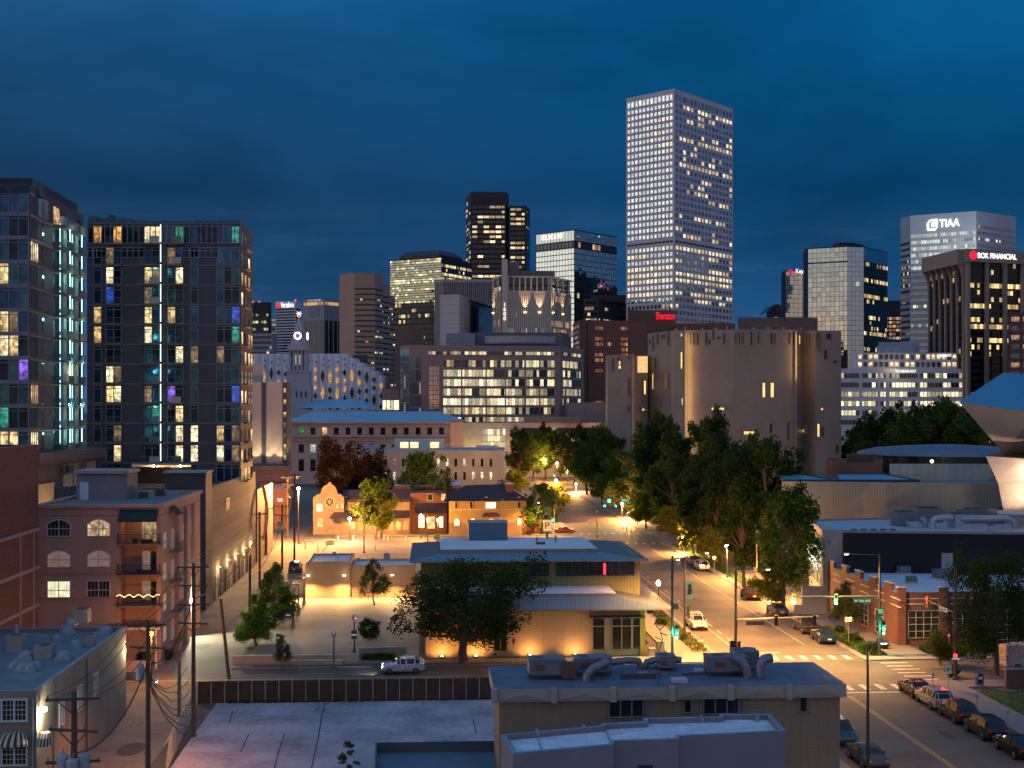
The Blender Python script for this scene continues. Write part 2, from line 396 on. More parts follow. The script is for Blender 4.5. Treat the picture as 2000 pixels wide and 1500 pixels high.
# ---- tallest tower (pink granite grid of square windows)
def tallest():
    D = 750; l, c, r, b = corner(1223, 1317, 1431.5, D); zt = ZZ(173, D)
    t = thing('skyscraper', 'tallest pale granite skyscraper with a grid of square lit windows', 'skyscraper', c)
    wm = pbr('tall_granite', (.60, .52, .52), .6, scale=.05, var=.08, bump=.0)
    wmR = wm
    poly = [(l.x, l.y), (c.x, c.y), (r.x, r.y), (b.x, b.y)]
    shell(t, poly, 0, zt, wm, darkroof, par=3, pt=1)
    warm = [room('tall_warm%d' % i, cc, st, (.2, .2, .2)) for i, (cc, st) in enumerate([((1, .78, .44), 1.0), ((1, .70, .34), .6), ((1, .84, .56), 1.3)])]
    sky = [dull('tall_sky%d' % i, cc, .05, .9, w_) for i, (cc, w_) in enumerate([((.54, .60, .63), .03), ((.50, .55, .60), .08), ((.36, .42, .48), .12)])]
    W = Wins(t); z0 = 0; fh = (zt - 4.5) / 55.0
    for face, (A, B, nb) in enumerate(((l, c, 12), (c, r, 16))):
        A, B, tt, nr, L = wall_frame(A, B); bw = (L - 1.4) / nb
        for i in range(55):
            z = i * fh + 1.0
            if i in (32,):   # louvre storey
                for j in range(nb): W.add(A, tt, nr, .7 + bw * (j + .1), z + 1.2, bw * .82, fh * .26, pbr('tall_dark', (.02, .02, .022)), .12)
                continue
            top = i == 54
            lf = rnd.random(); runlit = 0
            full = i in (26, 27, 24, 14) or (face and i in (44, 48, 13, 9, 31)) or (not face and i in (28, 13))
            for j in range(nb):
                if rnd.random() < .25: runlit = rnd.random() < (.95 if full else (.34 if face else .10))
                lit = rnd.random() < .9 if full else (runlit and rnd.random() < .75)
                m = rnd.choice(warm) if lit else (sky[0] if rnd.random() < .75 else sky[1]) if (not face and i > 33) else rnd.choice(sky)
                ww, hh = bw * .60, fh * .56
                if top: ww, hh = bw * .66, fh * .9
                W.add(A, tt, nr, .7 + bw * (j + .5) - ww / 2, z + fh * .2, ww, hh, m, .12, pri=(3 if lit else 0) if i > 12 else -1)
    W.done()
    for pz in (.3, .7):
        q = l.lerp(c, pz); 
    return t
tallest()
# ---- glass tower with white lettering, left of the tallest
def glass_tower_lettered():
    D = 850; l, c, r, b = corner(1047, 1122, 1205, D); zt = ZZ(448, D); z0 = 0
    t = thing('glass_tower', 'square mirror glass tower with white lettering and a dark open storey', 'skyscraper', c)
    wm = pbr('black_metal', (.012, .014, .016), .4)
    shell(t, [(l.x, l.y), (c.x, c.y), (r.x, r.y), (b.x, b.y)], 0, zt, wm, darkroof, par=2, pt=.6)
    ga = glass('mirror_day', 2.6, .02, (1, .8, .5), .9, (.42, .46, .44), 1, .03, .1, .15, wob=.09, hm=.16)
    gb = glass('mirror_blue', 2.6, .06, (1, .74, .40), 1.3, (.34, .55, .62), 1, .04, .25, .10, wob=.03, hm=.12, seed=2)
    zb = ZZ(485, D) ; zc = zb + 5.5
    for k, (A, B, g) in enumerate(((l, c, ga), (c, r, gb))):
        curtain(t, A, B, 0, zb, 36, g, .1); curtain(t, A, B, zc, zt - .8, 8, g, .1, fi=40)
        bands(t, A, B, zb + .6, zb + 5, 1, .8, glass('open_storey%d' % k, 3.2, .0 if k == 0 else .42, (1, .5, .22), 1.2, (.04, .05, .06), .5, .1, 0, .3, seed=9), 0, .12, cols=[(.02, .98)], base=.1)
    A, B, tt, nr, L = wall_frame(l, c)
    text_mesh('HOLLAND & HART', A + tt * (L * .44) + nr * .5 + Vector((0, 0, ZZ(463, D))), tt, 3.8, white_sign, 'lettering', t, width=L * .58)
glass_tower_lettered()
# ---- dark stepped tower
def dark_stepped():
    D = 1080; zt = ZZ(375, D); z2 = ZZ(401, D)
    t = thing('dark_skyscraper', 'dark brown skyscraper with a lower step on its right and scattered lit storeys', 'skyscraper', P(960, 800, D) - Vector((0, 0, H)))
    wm = pbr('dark_brown_granite', (.035, .024, .024), .5, scale=.05)
    p = chain([(910, D + 30), (920, D), (988, D), (994, D + 12), (994, D + 60), (910, D + 60)])
    shell(t, [(q.x, q.y) for q in p], 0, zt, wm, darkroof, par=2, pt=1)
    q = chain([(994.4, D + 2), (1027, D + 2), (1035, D + 22), (1035, D + 60), (994.4, D + 60)])
    shell(t, [(a.x, a.y) for a in q], 0, z2, wm, darkroof, par=2, pt=1, name='wing')
    g = glass('dark_tower_glass', 5.2, .50, (1, .66, .27), 1.6, (.10, .09, .09), .7, .1, .55, .12, wob=.02, hm=.0, c2=(1, .8, .5), cluster=.5)
    zb = ZZ(545, D); ztop = ZZ(400, D)
    bands(t, p[1], p[2], zb, ztop, 15, .48, g, 1.2, .2); bands(t, p[0], p[1], zb, ztop, 15, .5, g, 2, .2, fi=20)
    bands(t, q[0], q[1], zb, ZZ(404, D), 15, .48, g, 1.2, .2, fi=40); bands(t, q[1], q[2], zb, ZZ(408, D), 14, .45, glass('dark_tower_side', 5, .12, WARM, .8, (.05, .045, .05), .7, .1), 3, .2, fi=60)
    A, B, tt, nr, L = wall_frame(p[0], p[1])
    mb = MB(); pp = A + tt * (L * .3) + nr * .4; mb.face([pp + Vector((0, 0, ZZ(396, D))), pp + tt * 2.2 + Vector((0, 0, ZZ(392, D))), pp + tt * 1.8 + Vector((0, 0, ZZ(387, D))), pp + Vector((0, 0, ZZ(389, D)))], white_sign); mb.build('logo', t)
dark_stepped()
# ---- black glass tower, golden reflections put into glass tint and glow
def gold_reflect():
    D = 930; l, c, r, b = corner(762, 862, 921, D, R(30)); zt = ZZ(502, D)
    t = thing('black_glass_tower', 'black glass tower with gold reflections and a chamfered dark roof', 'skyscraper', c)
    wm = pbr('black_metal', (.012, .014, .016), .4); poly = [(q.x, q.y) for q in (l, c, r, b)]
    shell(t, poly, 0, zt, wm, darkroof, par=1, pt=.6)
    g = glass('gold_reflection_tint', 2.0, .40, (1, .72, .30), 1.25, (.75, .68, .46), 1, .05, .55, .06, wob=.09, hm=.30, seed=4, cluster=.12)
    g2 = glass('black_mirror', 2.0, .42, (1, .66, .26), 1.5, (.12, .16, .2), 1, .05, .8, .12, wob=.02, hm=.36, seed=5, cluster=.3)
    gl_ = glass('dark_lower', 2.0, .26, (1, .66, .26), 1.3, (.06, .06, .05), .8, .1, .5, .1, wob=.04, hm=.4, seed=6)
    zm = ZZ(590, D)
    curtain(t, l, c, zm, zt - .6, 18, g, .1); curtain(t, l, c, 0, zm, 26, gl_, .1, fi=30); curtain(t, c, r, 0, zt - 5, 42, g2, .1, fi=60)
    lid = ccw([(q.x, q.y) for q in (l, c, r, b)]); lo = inset(lid, 5); up = inset(lid, 9); mb = MB(); z1 = ZZ(492, D); z2 = ZZ(484, D)
    ww = pbr('grey_louvre', (.05, .055, .065), .6)
    for i in range(4):
        a, b_, cc, e = lo[i], lo[(i + 1) % 4], up[i], up[(i + 1) % 4]
        mb.face([(a[0], a[1], z1 - 1), (b_[0], b_[1], z1 - 1), (e[0], e[1], z2), (cc[0], cc[1], z2)], ww)
        mb.face([(a[0], a[1], zt - 1), (b_[0], b_[1], zt - 1), (b_[0], b_[1], z1 - 1), (a[0], a[1], z1 - 1)], wm)
    mb.face([(p[0], p[1], z2) for p in up], ww); mb.build('roof_hood', t)
gold_reflect()
# ---- tan tower
def tan_tower():
    D = 850; t = thing('tan_tower', 'tan stone tower with a blank left face and ribbon windows', 'skyscraper', P(710, 800, D) - Vector((0, 0, H)))
    wm = pbr('tan_stone', (.50, .27, .19), .7, scale=.06, var=.1, lines=[('v', 4.1, .25), ('u', 9, .2)], linecol=(.38, .21, .15))
    zt = ZZ(533, D)
    p = chain([(663, D + 10), (692, D), (732, D), (748, D + 14), (748, D + 50), (663, D + 50)])
    shell(t, [(q.x, q.y) for q in p], 0, zt, wm, darkroof, par=1.5, pt=.6)
    q = chain([(748.3, D + 16), (760, D + 22), (760, D + 50), (748.3, D + 50)]); shell(t, [(a.x, a.y) for a in q], 0, ZZ(550, D), wm, darkroof, name='wing', par=1.5, pt=.6)
    q2 = chain([(760.3, D + 24), (772, D + 34), (772, D + 50), (760.3, D + 50)]); shell(t, [(a.x, a.y) for a in q2], 0, ZZ(570, D), wm, darkroof, name='wing', par=1.5, pt=.6)
    g = glass('tan_ribbon', 1.9, .22, (1, .74, .42), 1.6, (.06, .06, .07), .6, .1, .7, .08, hm=0, seed=7)
    zb, zu = ZZ(768, D), ZZ(561, D); nf = 20
    bands(t, p[1], p[2], zb, zu, nf, .30, g, .3, .15, base=.55); bands(t, p[2], p[3], zb, zu, nf, .30, g, .2, .15, base=.55, fi=30)
    bands(t, q[0], q[1], zb, zu - 4, nf - 1, .30, g, .2, .15, base=.55, fi=60); bands(t, q2[0], q2[1], zb, zu - 8, nf - 2, .30, g, .2, .15, base=.55, fi=90)
tan_tower()
# ---- striped white tower with a sign, and its neighbours
def striped():
    D = 1150; l, c, r, b = corner(538, 577, 588, D, R(20)); zt = ZZ(588, D)
    t = thing('striped_tower', 'white and black striped office tower with lit lettering on top', 'skyscraper', c)
    wm = pbr('white_panel', (.62, .62, .66), .6, scale=.05, var=.06)
    shell(t, [(q.x, q.y) for q in (l, c, r, b)], 0, zt, wm, darkroof, par=1, pt=.6)
    g = glass('stripe_glass', 3, .08, (1, .85, .45), 1, (.02, .022, .03), .6, .1, .3, .05, hm=0, seed=8)
    bands(t, l, c, ZZ(760, D), ZZ(601, D), 29, .52, g, .5, .2); bands(t, c, r, ZZ(760, D), ZZ(601, D), 29, .52, g, .5, .2, fi=40)
    A, B, tt, nr, L = wall_frame(l, c)
    text_mesh('Vertafore', A + tt * (L * .60) + nr * .5 + Vector((0, 0, ZZ(600, D))), tt, 5, white_sign, 'lettering', t, width=L * .64)
    mb = MB(); p0 = A + tt * (L * .10) + nr * .5 + Vector((0, 0, ZZ(600, D)))
    for k in range(2): 
        a = p0 + tt * (k * 1.9 - .8); mb.bar(a, a + Vector((0, 0, 5)), .5, red_sign); mb.bar(a + Vector((0, 0, 5)), a + tt * 1.4 + Vector((0, 0, 1.5)), .5, red_sign)
    mb.build('logo', t); beacon(t, c + Vector((0, 0, zt)))
striped()
def crown_tower():
    D = 1000; l, c, r, b = corner(592, 633, 668, D, R(35)); zt = ZZ(583, D); zc = ZZ(625, D)
    t = thing('framed_tower', 'dark tower in a pale frame with a gold lit crown and a dark square panel', 'skyscraper', c)
    wm = pbr('grey_frame', (.30, .29, .31), .7, scale=.05, var=.08); poly = [(q.x, q.y) for q in (l, c, r, b)]
    shell(t, poly, 0, zt, wm, darkroof, par=1, pt=.6)
    g = glass('frame_glass', 2, .12, (1, .8, .5), 1.3, (.03, .035, .045), .7, .1, .3, .12, mcol=(.12, .12, .13), hm=.1, seed=11)
    for A0, B0, fi in ((l, c, 0), (c, r, 60)):
        A, B, tt, nr, L = wall_frame(A0, B0)
        bands(t, A, B, 0, zc, 1, 1, glass('frame_strip', 2, .14, (1, .75, .42), 1.5, (.02, .022, .028), .7, .1, .3, .14, mcol=(.10, .10, .11), hm=.16, seed=12), 0, .15, base=0, cols=[(.03 + k * .25, .22 + k * .25) for k in range(4)])
        bands(t, A, B, ZZ(595, D), ZZ(589, D), 1, 1, glass('crown_glow', 4, .9, (1, .5, .16), .95, (.1, .1, .1), .3, .3, 0, .1, hm=0, seed=13), .8, .2, base=0)
    A, B, tt, nr, L = wall_frame(l, c); mb = MB(); wquad(mb, A, tt, nr, L * .28, ZZ(617, D), L * .5, ZZ(598, D) - ZZ(617, D), dull('navy_panel', (.03, .06, .14), .3, .3), .2); mb.build('panel', t)
    text_mesh('Johns Manville', A + tt * (L * .55) + nr * .4 + Vector((0, 0, ZZ(588, D))), tt, 1.9, emit('pink_sign', (.8, .5, .6), .8), 'lettering', t, width=L * .62)
crown_tower()
def far_dark():
    D = 1300; l, c, r, b = corner(478, 524, 530, D, R(12)); zt = ZZ(590, D)
    t = thing('far_dark_tower', 'small dark glass tower with red roof beacons beside the apartment block', 'skyscraper', c)
    wm = pbr('black_metal', (.012, .014, .016), .4)
    shell(t, [(q.x, q.y) for q in (l, c, r, b)], 0, zt, wm, darkroof, par=1, pt=.6)
    g = glass('far_dark_glass', 3, .22, (1, .8, .3), .9, (.04, .05, .08), .8, .1, .9, .1, hm=.3, seed=14)
    curtain(t, l, c, 0, zt - 12, 34, g, .1)
    for k in (.35, .62): beacon(t, l.lerp(c, k) + Vector((0, 0, zt)))
    D = 1120; l, c, r, b = corner(484, 532, 541, D, R(15)); t = thing('far_grey_block', 'low grey block with lit corner windows behind the clock tower', 'building', c)
    shell(t, [(q.x, q.y) for q in (l, c, r, b)], 0, ZZ(651, D), pbr('grey_frame', (.16, .15, .17)), darkroof, par=1, pt=.6)
    bands(t, l, c, 0, ZZ(654, D), 20, .5, glass('far_grey_glass', 3, .2, (1, .7, .35), 1.2, (.05, .06, .09), .6, .1, .4, .2, hm=0, seed=15), 1, .15)
    D = 1250; l, c, r, b = corner(530, 545, 549, D, R(20)); t = thing('slim_green_tower', 'slim pale green lit tower left of the striped one', 'building', c)
    shell(t, [(q.x, q.y) for q in (l, c, r, b)], 0, ZZ(619, D), pbr('grey_green', (.2, .23, .2)), darkroof, par=1, pt=.6)
    bands(t, l, c, 0, ZZ(621, D), 26, .5, glass('slim_glass', 2, .55, (.9, .95, .5), .7, (.05, .06, .06), .6, .1, .4, .1, hm=0, seed=16), .5, .15)
far_dark()
# ---- vertical ribbed block, with pale stone block in front
def ribbed():
    D = 720; p = chain([(849, D + 6), (868, D), (966, D), (966, D + 40), (849, D + 40)])
    t = thing('ribbed_tower', 'brown tower ribbed with tall pale fins', 'skyscraper', p[1])
    wm = pbr('rib_dark', (.03, .026, .026), .5); fin = pbr('rib_stone', (.42, .34, .31), .7)
    shell(t, [(q.x, q.y) for q in p], 0, ZZ(547, D), wm, darkroof, par=1, pt=.5)
    mb = MB()
    for A0, B0, k in ((p[0], p[1], 6), (p[1], p[2], 26)):
        A, B, tt, nr, L = wall_frame(A0, B0)
        for i in range(k): mb.box(A + tt * (L * (i + .5) / k) + nr * .3, L / k * .45, .6, ZZ(551, D), fin, tt)
        mb.box(A.lerp(B, .5) + nr * .3 + Vector((0, 0, ZZ(551.5, D))), L, .7, ZZ(545.5, D) - ZZ(551.5, D), fin, tt)
    mb.build('fins', t)
    D = 640; l, c, r, b = corner(860, 897, 968, D, R(14)); t = thing('stone_block', 'pale stone block with one wide dark window grid', 'building', c)
    shell(t, [(q.x, q.y) for q in (l, c, r, b)], 0, ZZ(575, D), pbr('pale_stone', (.62, .50, .45), .7, scale=.1, var=.07, lines=[('v', 4, .15)]), darkroof, par=1, pt=.5)
    A, B, tt, nr, L = wall_frame(c, r)
    g = glass('block_glass', 1.6, .05, (1, .8, .4), 1, (.10, .11, .12), .7, .1, .1, .12, mcol=(.14, .13, .13), hm=.06, seed=17)
    bands(t, A, B, ZZ(700, D), ZZ(586, D), 1, 1, g, 0, .15, base=0, cols=[(.28, 1)])
    mb = MB(); wquad(mb, A, tt, nr, L * .25, ZZ(584, D), L * .75, 1.2, pbr('slot', (.03, .03, .03)), .2); mb.build('roof_slot', t)
ribbed()
# ---- tower with the year-like number down its pier
def fins1600():
    D = 640; l, c, r, b = corner(965, 990, 1112, D, R(55)); c2 = c
    p = chain([(965, D + 6), (978, D), (992, D), (1075, D + 2), (1113, D + 22), (1113, D + 50), (965, D + 50)])
    t = thing('finned_tower', 'beige tower of thin vertical fins with numerals down its tall pier', 'skyscraper', p[2])
    wm = pbr('fin_beige', (.66, .50, .38), .7, scale=.08, var=.1); dk = pbr('fin_dark', (.07, .06, .055), .5)
    zt = ZZ(540, D); shell(t, [(q.x, q.y) for q in p], 0, zt, dk, darkroof, par=1, pt=.5)
    g = glass('fin_glass', 1.7, .26, (1, .60, .26), 1.4, (.10, .10, .12), .6, .1, .9, .1, hm=.3, seed=18)
    for A0, B0, fi in ((p[2], p[3], 0), (p[3], p[4], 60), (p[0], p[1], 90)):
        curtain(t, A0, B0, 0, zt - 1, 22, g, .1, fi=fi)
    mb = MB()
    for A0, B0, k in ((p[2], p[3], 22), (p[3], p[4], 10), (p[0], p[1], 4)):
        A, B, tt, nr, L = wall_frame(A0, B0)
        for i in range(k + 1): mb.box(A + tt * (L * i / k) + nr * .3, .75, .7, zt - 8 if i % 3 else zt, wm, tt)
        for zz in (zt - .4, zt - 8): mb.box(A.lerp(B, .5) + nr * .35 + Vector((0, 0, zz)), L, .8, .7, wm, tt)
    mb.build('fins', t)
    mb = MB(); A = p[1].lerp(p[2], .5); zp = ZZ(507, D); mb.prism([(q.x, q.y) for q in chain([(980, D - 1.5), (991.5, D - 1.5), (991.5, D + 8), (980, D + 8)])], 0, zp, wm); mb.build('pier', t)
    mb = MB(); mb.prism([(q.x, q.y) for q in chain([(993, D + 10), (1084, D + 12), (1084, D + 30), (993, D + 30)])], zt - 1, ZZ(524, D), pbr('penthouse', (.20, .17, .16))); mb.prism([(q.x, q.y) for q in chain([(993, D + 6), (1014, D + 6), (1014, D + 20), (993, D + 20)])], zt - 1, ZZ(508, D), pbr('penthouse', (.20, .17, .16))); mb.build('penthouse', t)
    glowm = emit('uplight', (1, .85, .5), 1.6, False)
    for k, yy in zip('1600', (599, 608, 617, 626)):
        text_mesh(k, Vector((XX(985.7, D - 1.7), D - 1.75, ZZ(yy, D))), (1, 0, 0), 1.9, white_sign, 'numeral', t)
    for A0, B0, ks in ((p[2], p[3], (.40, .74)), (p[3], p[4], (.05, .55)), (p[0], p[1], (.1,))):
        A, B, tt, nr, L = wall_frame(A0, B0)
        for k in ks:
            q = A + tt * (L * k) + nr * .9; mb = MB(); mb.lathe(q + Vector((0, 0, ZZ(612, D))), [(.25, 0), (.9, .6), (.9, .9), (.2, .9)], glowm, 8); mb.build('uplight', t)
            lamp('SPOT', q + nr * 1.2 + Vector((0, 0, ZZ(610, D))), 9000, (1, .8, .5), .4, q + Vector((0, 0, ZZ(585, D))), 40)
fins1600()
# ---- brown hotel block and its neighbours
def hotel():
    D = 590; l, c, r, b = corner(1119, 1156, 1262, D, R(50)); p = chain([(1119, D + 22), (1132, D), (1262, D + 6), (1262, D + 45), (1119, D + 45)])
    t = thing('hotel', 'brown brick hotel slab with clusters of curtained lit windows', 'building', p[1])
    wm = pbr('hotel_brick', (.20, .09, .06), .8, scale=.1, var=.15); zt = ZZ(625, D)
    shell(t, [(q.x, q.y) for q in p], 0, zt, wm, darkroof, par=1, pt=.5)
    g = glass('hotel_glass', 1.0, .9, (1, .38, .14), .75, (.08, .06, .05), .4, .2, .2, .3, hm=.0, seed=19)
    g2 = glass('hotel_glass_pale', 1.1, .5, (1, .62, .45), .6, (.35, .33, .38), .5, .2, .2, .25, mcol=(.10, .06, .05), hm=.3, seed=20)
    mb = MB(); A, B, tt, nr, L = wall_frame(p[1], p[2]); 
    nf = 16; z0 = ZZ(800, D); fh = (zt - z0 - 2) / nf
    for i in range(nf):
        for k, wd in ((.23, .12), (.62, .1), (.86, .12), (.42, .05)):
            if rnd.random() < .42:
                m = MB(); z = z0 + fh * i; wquad(m, A, tt, nr, L * k, z, L * wd, fh * .62, g, .1, [(k * 40, i + .1), (k * 40 + L * wd, i + .1), (k * 40 + L * wd, i + .9), (k * 40, i + .9)]); m.build('window', t)
    A, B, tt, nr, L = wall_frame(p[0], p[1]); bands(t, p[0], p[1], z0, zt - 2, nf, .6, g2, .5, .1); 
    mb = MB(); A, B, tt, nr, L = wall_frame(p[1], p[2]); mb.box(A + tt * 2.2 + nr * .4, 1.6, .8, zt + .5, wm, tt); mb.box(A + tt * 4.6 + nr * .4, 1.2, .8, zt + .3, wm, tt); mb.build('pier', t)
    # brown block carrying the red lettering
    D = 660; p = chain([(1226, D), (1320, D), (1320, D + 40), (1226, D + 40)])
    t = thing('hotel_annex', 'plain brown block with red lit lettering in front of the tallest tower', 'building', p[0])
    shell(t, [(q.x, q.y) for q in p], 0, ZZ(606, D), wm, darkroof, par=1, pt=.5)
    text_mesh('Sheraton', Vector((XX(1299.5, D), D - .6, ZZ(624, D))), (1, 0, 0), 3.9, red_sign, 'lettering', t, width=XX(1318, D) - XX(1281, D), bold=.01)
    mb = MB(); q = Vector((XX(1308, D), D + 8, ZZ(606, D))); 
    for dx, dy in ((-1.2, -1.2), (1.2, -1.2), (1.2, 1.2), (-1.2, 1.2)): mb.bar(q + Vector((dx, dy, 0)), q + Vector((dx, dy, 2.6)), .25, wm)
    mb.box(q + Vector((0, 0, 2.3)), 2.8, 2.8, .3, wm); mb.build('roof_frame', t)
    p = chain([(1320.5, D - 6), (1436, D - 4), (1436, D + 30), (1320.5, D + 30)]); t = thing('brown_podium', 'low plain brown block at the foot of the tallest tower', 'building', p[0])
    shell(t, [(q.x, q.y) for q in p], 0, ZZ(633, D), wm, darkroof, par=1, pt=.5)
    D = 780; l, c, r, b = corner(1140, 1168, 1225, D, R(30)); t = thing('dark_office', 'dark stepped office block below the mirror glass tower', 'building', c)
    wm = pbr('dark_office_wall', (.05, .035, .035), .6); shell(t, [(q.x, q.y) for q in (l, c, r, b)], 0, ZZ(583, D), wm, darkroof, par=1, pt=.5)
    g = glass('dark_office_glass', 2.4, .38, (1, .68, .32), 1.1, (.04, .04, .045), .7, .1, .5, .1, hm=0, seed=21)
    bands(t, l, c, ZZ(700, D), ZZ(585, D), 10, .5, g, 1, .15); bands(t, c, r, ZZ(700, D), ZZ(585, D), 10, .5, g, 1, .15, fi=20)
    mb = MB(); mb.prism([(q.x, q.y) for q in chain([(1154, D + 14), (1222, D + 14), (1222, D + 34), (1154, D + 34)])], ZZ(583, D) - 1, ZZ(572, D), wm); mb.build('penthouse', t)
hotel()
# ---- right hand group
def right_group():
    blk = pbr('black_metal', (.012, .014, .016), .4)
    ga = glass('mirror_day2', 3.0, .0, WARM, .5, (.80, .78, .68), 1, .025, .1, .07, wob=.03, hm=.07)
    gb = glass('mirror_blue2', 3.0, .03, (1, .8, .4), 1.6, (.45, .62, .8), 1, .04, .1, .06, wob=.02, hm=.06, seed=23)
    gd = glass('black_lit', 2.4, .24, (1, .66, .24), 1.5, (.035, .035, .03), .8, .08, .9, .1, wob=.02, hm=.3, seed=24, cluster=.2)
    for (nm, lab, D, L_, C1, C2, R_, yt, yc, key) in (('short_mirror_tower', 'narrow mirror glass tower with red and white lit sign behind the taller one', 900, 1527, 1534, 1571, 1573, 523, 527, True), ('mirror_tower', 'eight sided mirror glass tower reflecting the bright evening sky', 840, 1571, 1578, 1655, 1733, 468, 480, False)):
        a = R(21) if key else R(27)
        k2 = (C2 - 1000) / F; k1 = (C1 - 1000) / F
        c2 = Vector((XX(C2, D), D, 0)); dL = (-math.cos(a), math.sin(a)); l = along(c2.x, D, *dL, C1); c1 = c2 + V2(dL) * l
        c0 = Vector((XX(L_, c1.y + 8), c1.y + 8, 0))
        if not key: c3 = Vector((XX(1687, D + 3), D + 3, 0)); c4 = Vector((XX(1733, D + 34), D + 34, 0))
        else: c3 = Vector((XX(1574, D + 6), D + 6, 0)); c4 = Vector((XX(1576, D + 20), D + 20, 0))
        pts = [c0, c1, c2, c3, c4, c4 + Vector((-5, 40, 0)), c0 + Vector((6, 30, 0))]
        zt = ZZ(yc, D); t = thing(nm, lab, 'skyscraper', c2)
        shell(t, [(q.x, q.y) for q in pts], 0, zt, blk, darkroof, par=1, pt=.5)
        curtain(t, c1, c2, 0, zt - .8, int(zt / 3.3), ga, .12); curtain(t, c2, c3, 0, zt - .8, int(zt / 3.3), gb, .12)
        zc = ZZ(510, D)
        if not key:
            curtain(t, c3, c4, 0, zc, int(zc / 3.6), gd, .12); curtain(t, c3, c4, zc + .5, zt - .8, 8, gb, .12, fi=70)
            A, B, tt, nr, L = wall_frame(c1, c2); mb = MB(); wquad(mb, A, tt, nr, 0, ZZ(512, D), L, 1.0, blk, .2); mb.build('belt', t)
            q = ccw([(p.x, p.y) for p in chain([(1627, D + 22), (1640, D + 16), (1668, D + 18), (1686, D + 30), (1680, D + 50), (1630, D + 50)])]); mb = MB(); mb.prism(q, zt - 1, ZZ(467, D), blk)
            mb.build('penthouse', t)
        else:
            A, B, tt, nr, L = wall_frame(c1, c2); text_mesh('Key', A + tt * (L * .76) + nr * .5 + Vector((0, 0, ZZ(536, D))), tt, 4.2, white_sign, 'lettering', t, width=L * .40)
            mb = MB(); q = A + tt * (L * .28) + nr * .5 + Vector((0, 0, ZZ(536, D))); mb.tube([q + tt * (1.5 * math.cos(x)) + Vector((0, 0, 2 + 1.3 * math.sin(x))) for x in [k * .7 for k in range(10)]], .35, red_sign, 5); mb.bar(q + tt * 1.5 + Vector((0, 0, 2)), q + tt * 4.2 + Vector((0, 0, 2)), .6, red_sign); mb.build('logo', t)
    # small ones
    D = 1000; p = chain([(1497, D), (1529, D), (1529, D + 30), (1497, D + 30)]); t = thing('arched_roof_block', 'dark block with a rounded glass roof behind the museum towers', 'building', p[0])
    mb = MB(); prof = [(XX(1497 + k * 32 / 12, D), ZZ(612, D) + (ZZ(594, D) - ZZ(612, D)) * math.sin(math.pi * min(1, (k + .3) / 16))) for k in range(13)]
    mb.grid([[(x, D, z) for x, z in prof], [(x, D + 30, z) for x, z in prof]], dull('arch_glass', (.05, .12, .16), .2)); mb.face([(XX(1497, D), D, 0)] + [(XX(1529, D), D, 0)] + [(x, D, z) for x, z in reversed(prof)], pbr('dark_office_wall', (.05, .035, .035), .6)); mb.build('wall', t)
    mb = MB(); mb.face([(x, D - .3, z - 5.5) for x, z in ((XX(1512, D), ZZ(612, D)), (XX(1519, D), ZZ(612, D)), (XX(1519, D), ZZ(606, D)), (XX(1512, D), ZZ(606, D)))], emit('tiny_glow', (1, .7, .45), .6, False)); mb.build('window', t)
    D = 1100; p = chain([(1728, D), (1762, D), (1762, D + 30), (1728, D + 30)]); t = thing('black_slab_tower', 'plain black slab rising between the mirror tower and the white tower', 'skyscraper', p[0])
    shell(t, [(q.x, q.y) for q in p], 0, ZZ(587, D), pbr('ink_wall', (.025, .025, .032)), darkroof, par=1, pt=.5)
    D = 900; p = chain([(1728, D), (1762, D), (1762, D + 30), (1728, D + 30)]); t = thing('open_frame_block', 'unfinished looking frame block with warm lit storeys in the gap between towers', 'building', p[0])
    wmf = pbr('frame_grey', (.16, .15, .15)); shell(t, [(q.x, q.y) for q in p], 0, ZZ(618, D), wmf, darkroof, par=1, pt=.5)
    bands(t, p[0], p[1], ZZ(665, D), ZZ(619, D), 6, .62, glass('frame_lit', 2.6, .8, (1, .55, .25), .8, (.04, .05, .06), .4, .2, .5, .2, hm=0, seed=26), .5, .15)
    # white tower, lit crown
    D = 800; pts = chain([(1759, D + 34), (1778, D + 20), (1907, D), (1984, D + 24), (1984, D + 60), (1759, D + 60)])
    pts[0] = Vector((XX(1759, D + 32), D + 32, 0))
    t = thing('white_tower', 'white office tower with a white lit logo and lettering on its bright crown', 'skyscraper', pts[2])
    wm = pbr('white_tower_wall', (.46, .45, .49), .55, scale=.06, var=.05, lines=[('v', 4.0, .15)], linecol=(.36, .36, .4)); zt = ZZ(412, D)
    shell(t, [(q.x, q.y) for q in pts], 0, zt, wm, darkroof, par=1.5, pt=.6)
    g = glass('white_ribbon', 1.7, .16, (1, .74, .4), 1.8, (.34, .37, .40), .8, .08, .5, .1, hm=0, seed=27)
    gbright = glass('white_ribbon_lit', 1.7, .75, (.85, .92, .72), .62, (.6, .64, .6), 1, .08, .2, .1, wob=.01, hm=0, seed=28)
    bright = pbr('crown_panel', (.50, .53, .57), .4, .35, .04, scale=.1, lines=[('u', 5, .12), ('v', 4, .12)], linecol=(.6, .64, .7))
    A, B, tt, nr, L = wall_frame(pts[1], pts[2])
    zb = ZZ(525, D); zlow = ZZ(700, D); nU = 8; fh = 4.15
    mb = MB(); wquad(mb, A, tt, nr, 0, zb, L, zt - zb, bright, .12); mb.build('lit_panel', t)
    z1 = ZZ(442, D)
    bands(t, A, B, zb, z1 - 2, 6, .52, gbright, .6, .25)
    bands(t, A, B, zb - fh * 13, zb, 13, .45, g, .6, .15, fi=10)
    bands(t, pts[0], pts[1], zb - fh * 13, z1 - 6, 19, .42, g, .5, .15, fi=40); bands(t, pts[2], pts[3], zb - fh * 13, z1 + 2, 21, .42, g, .5, .15, fi=70)
    zl = ZZ(441, D)
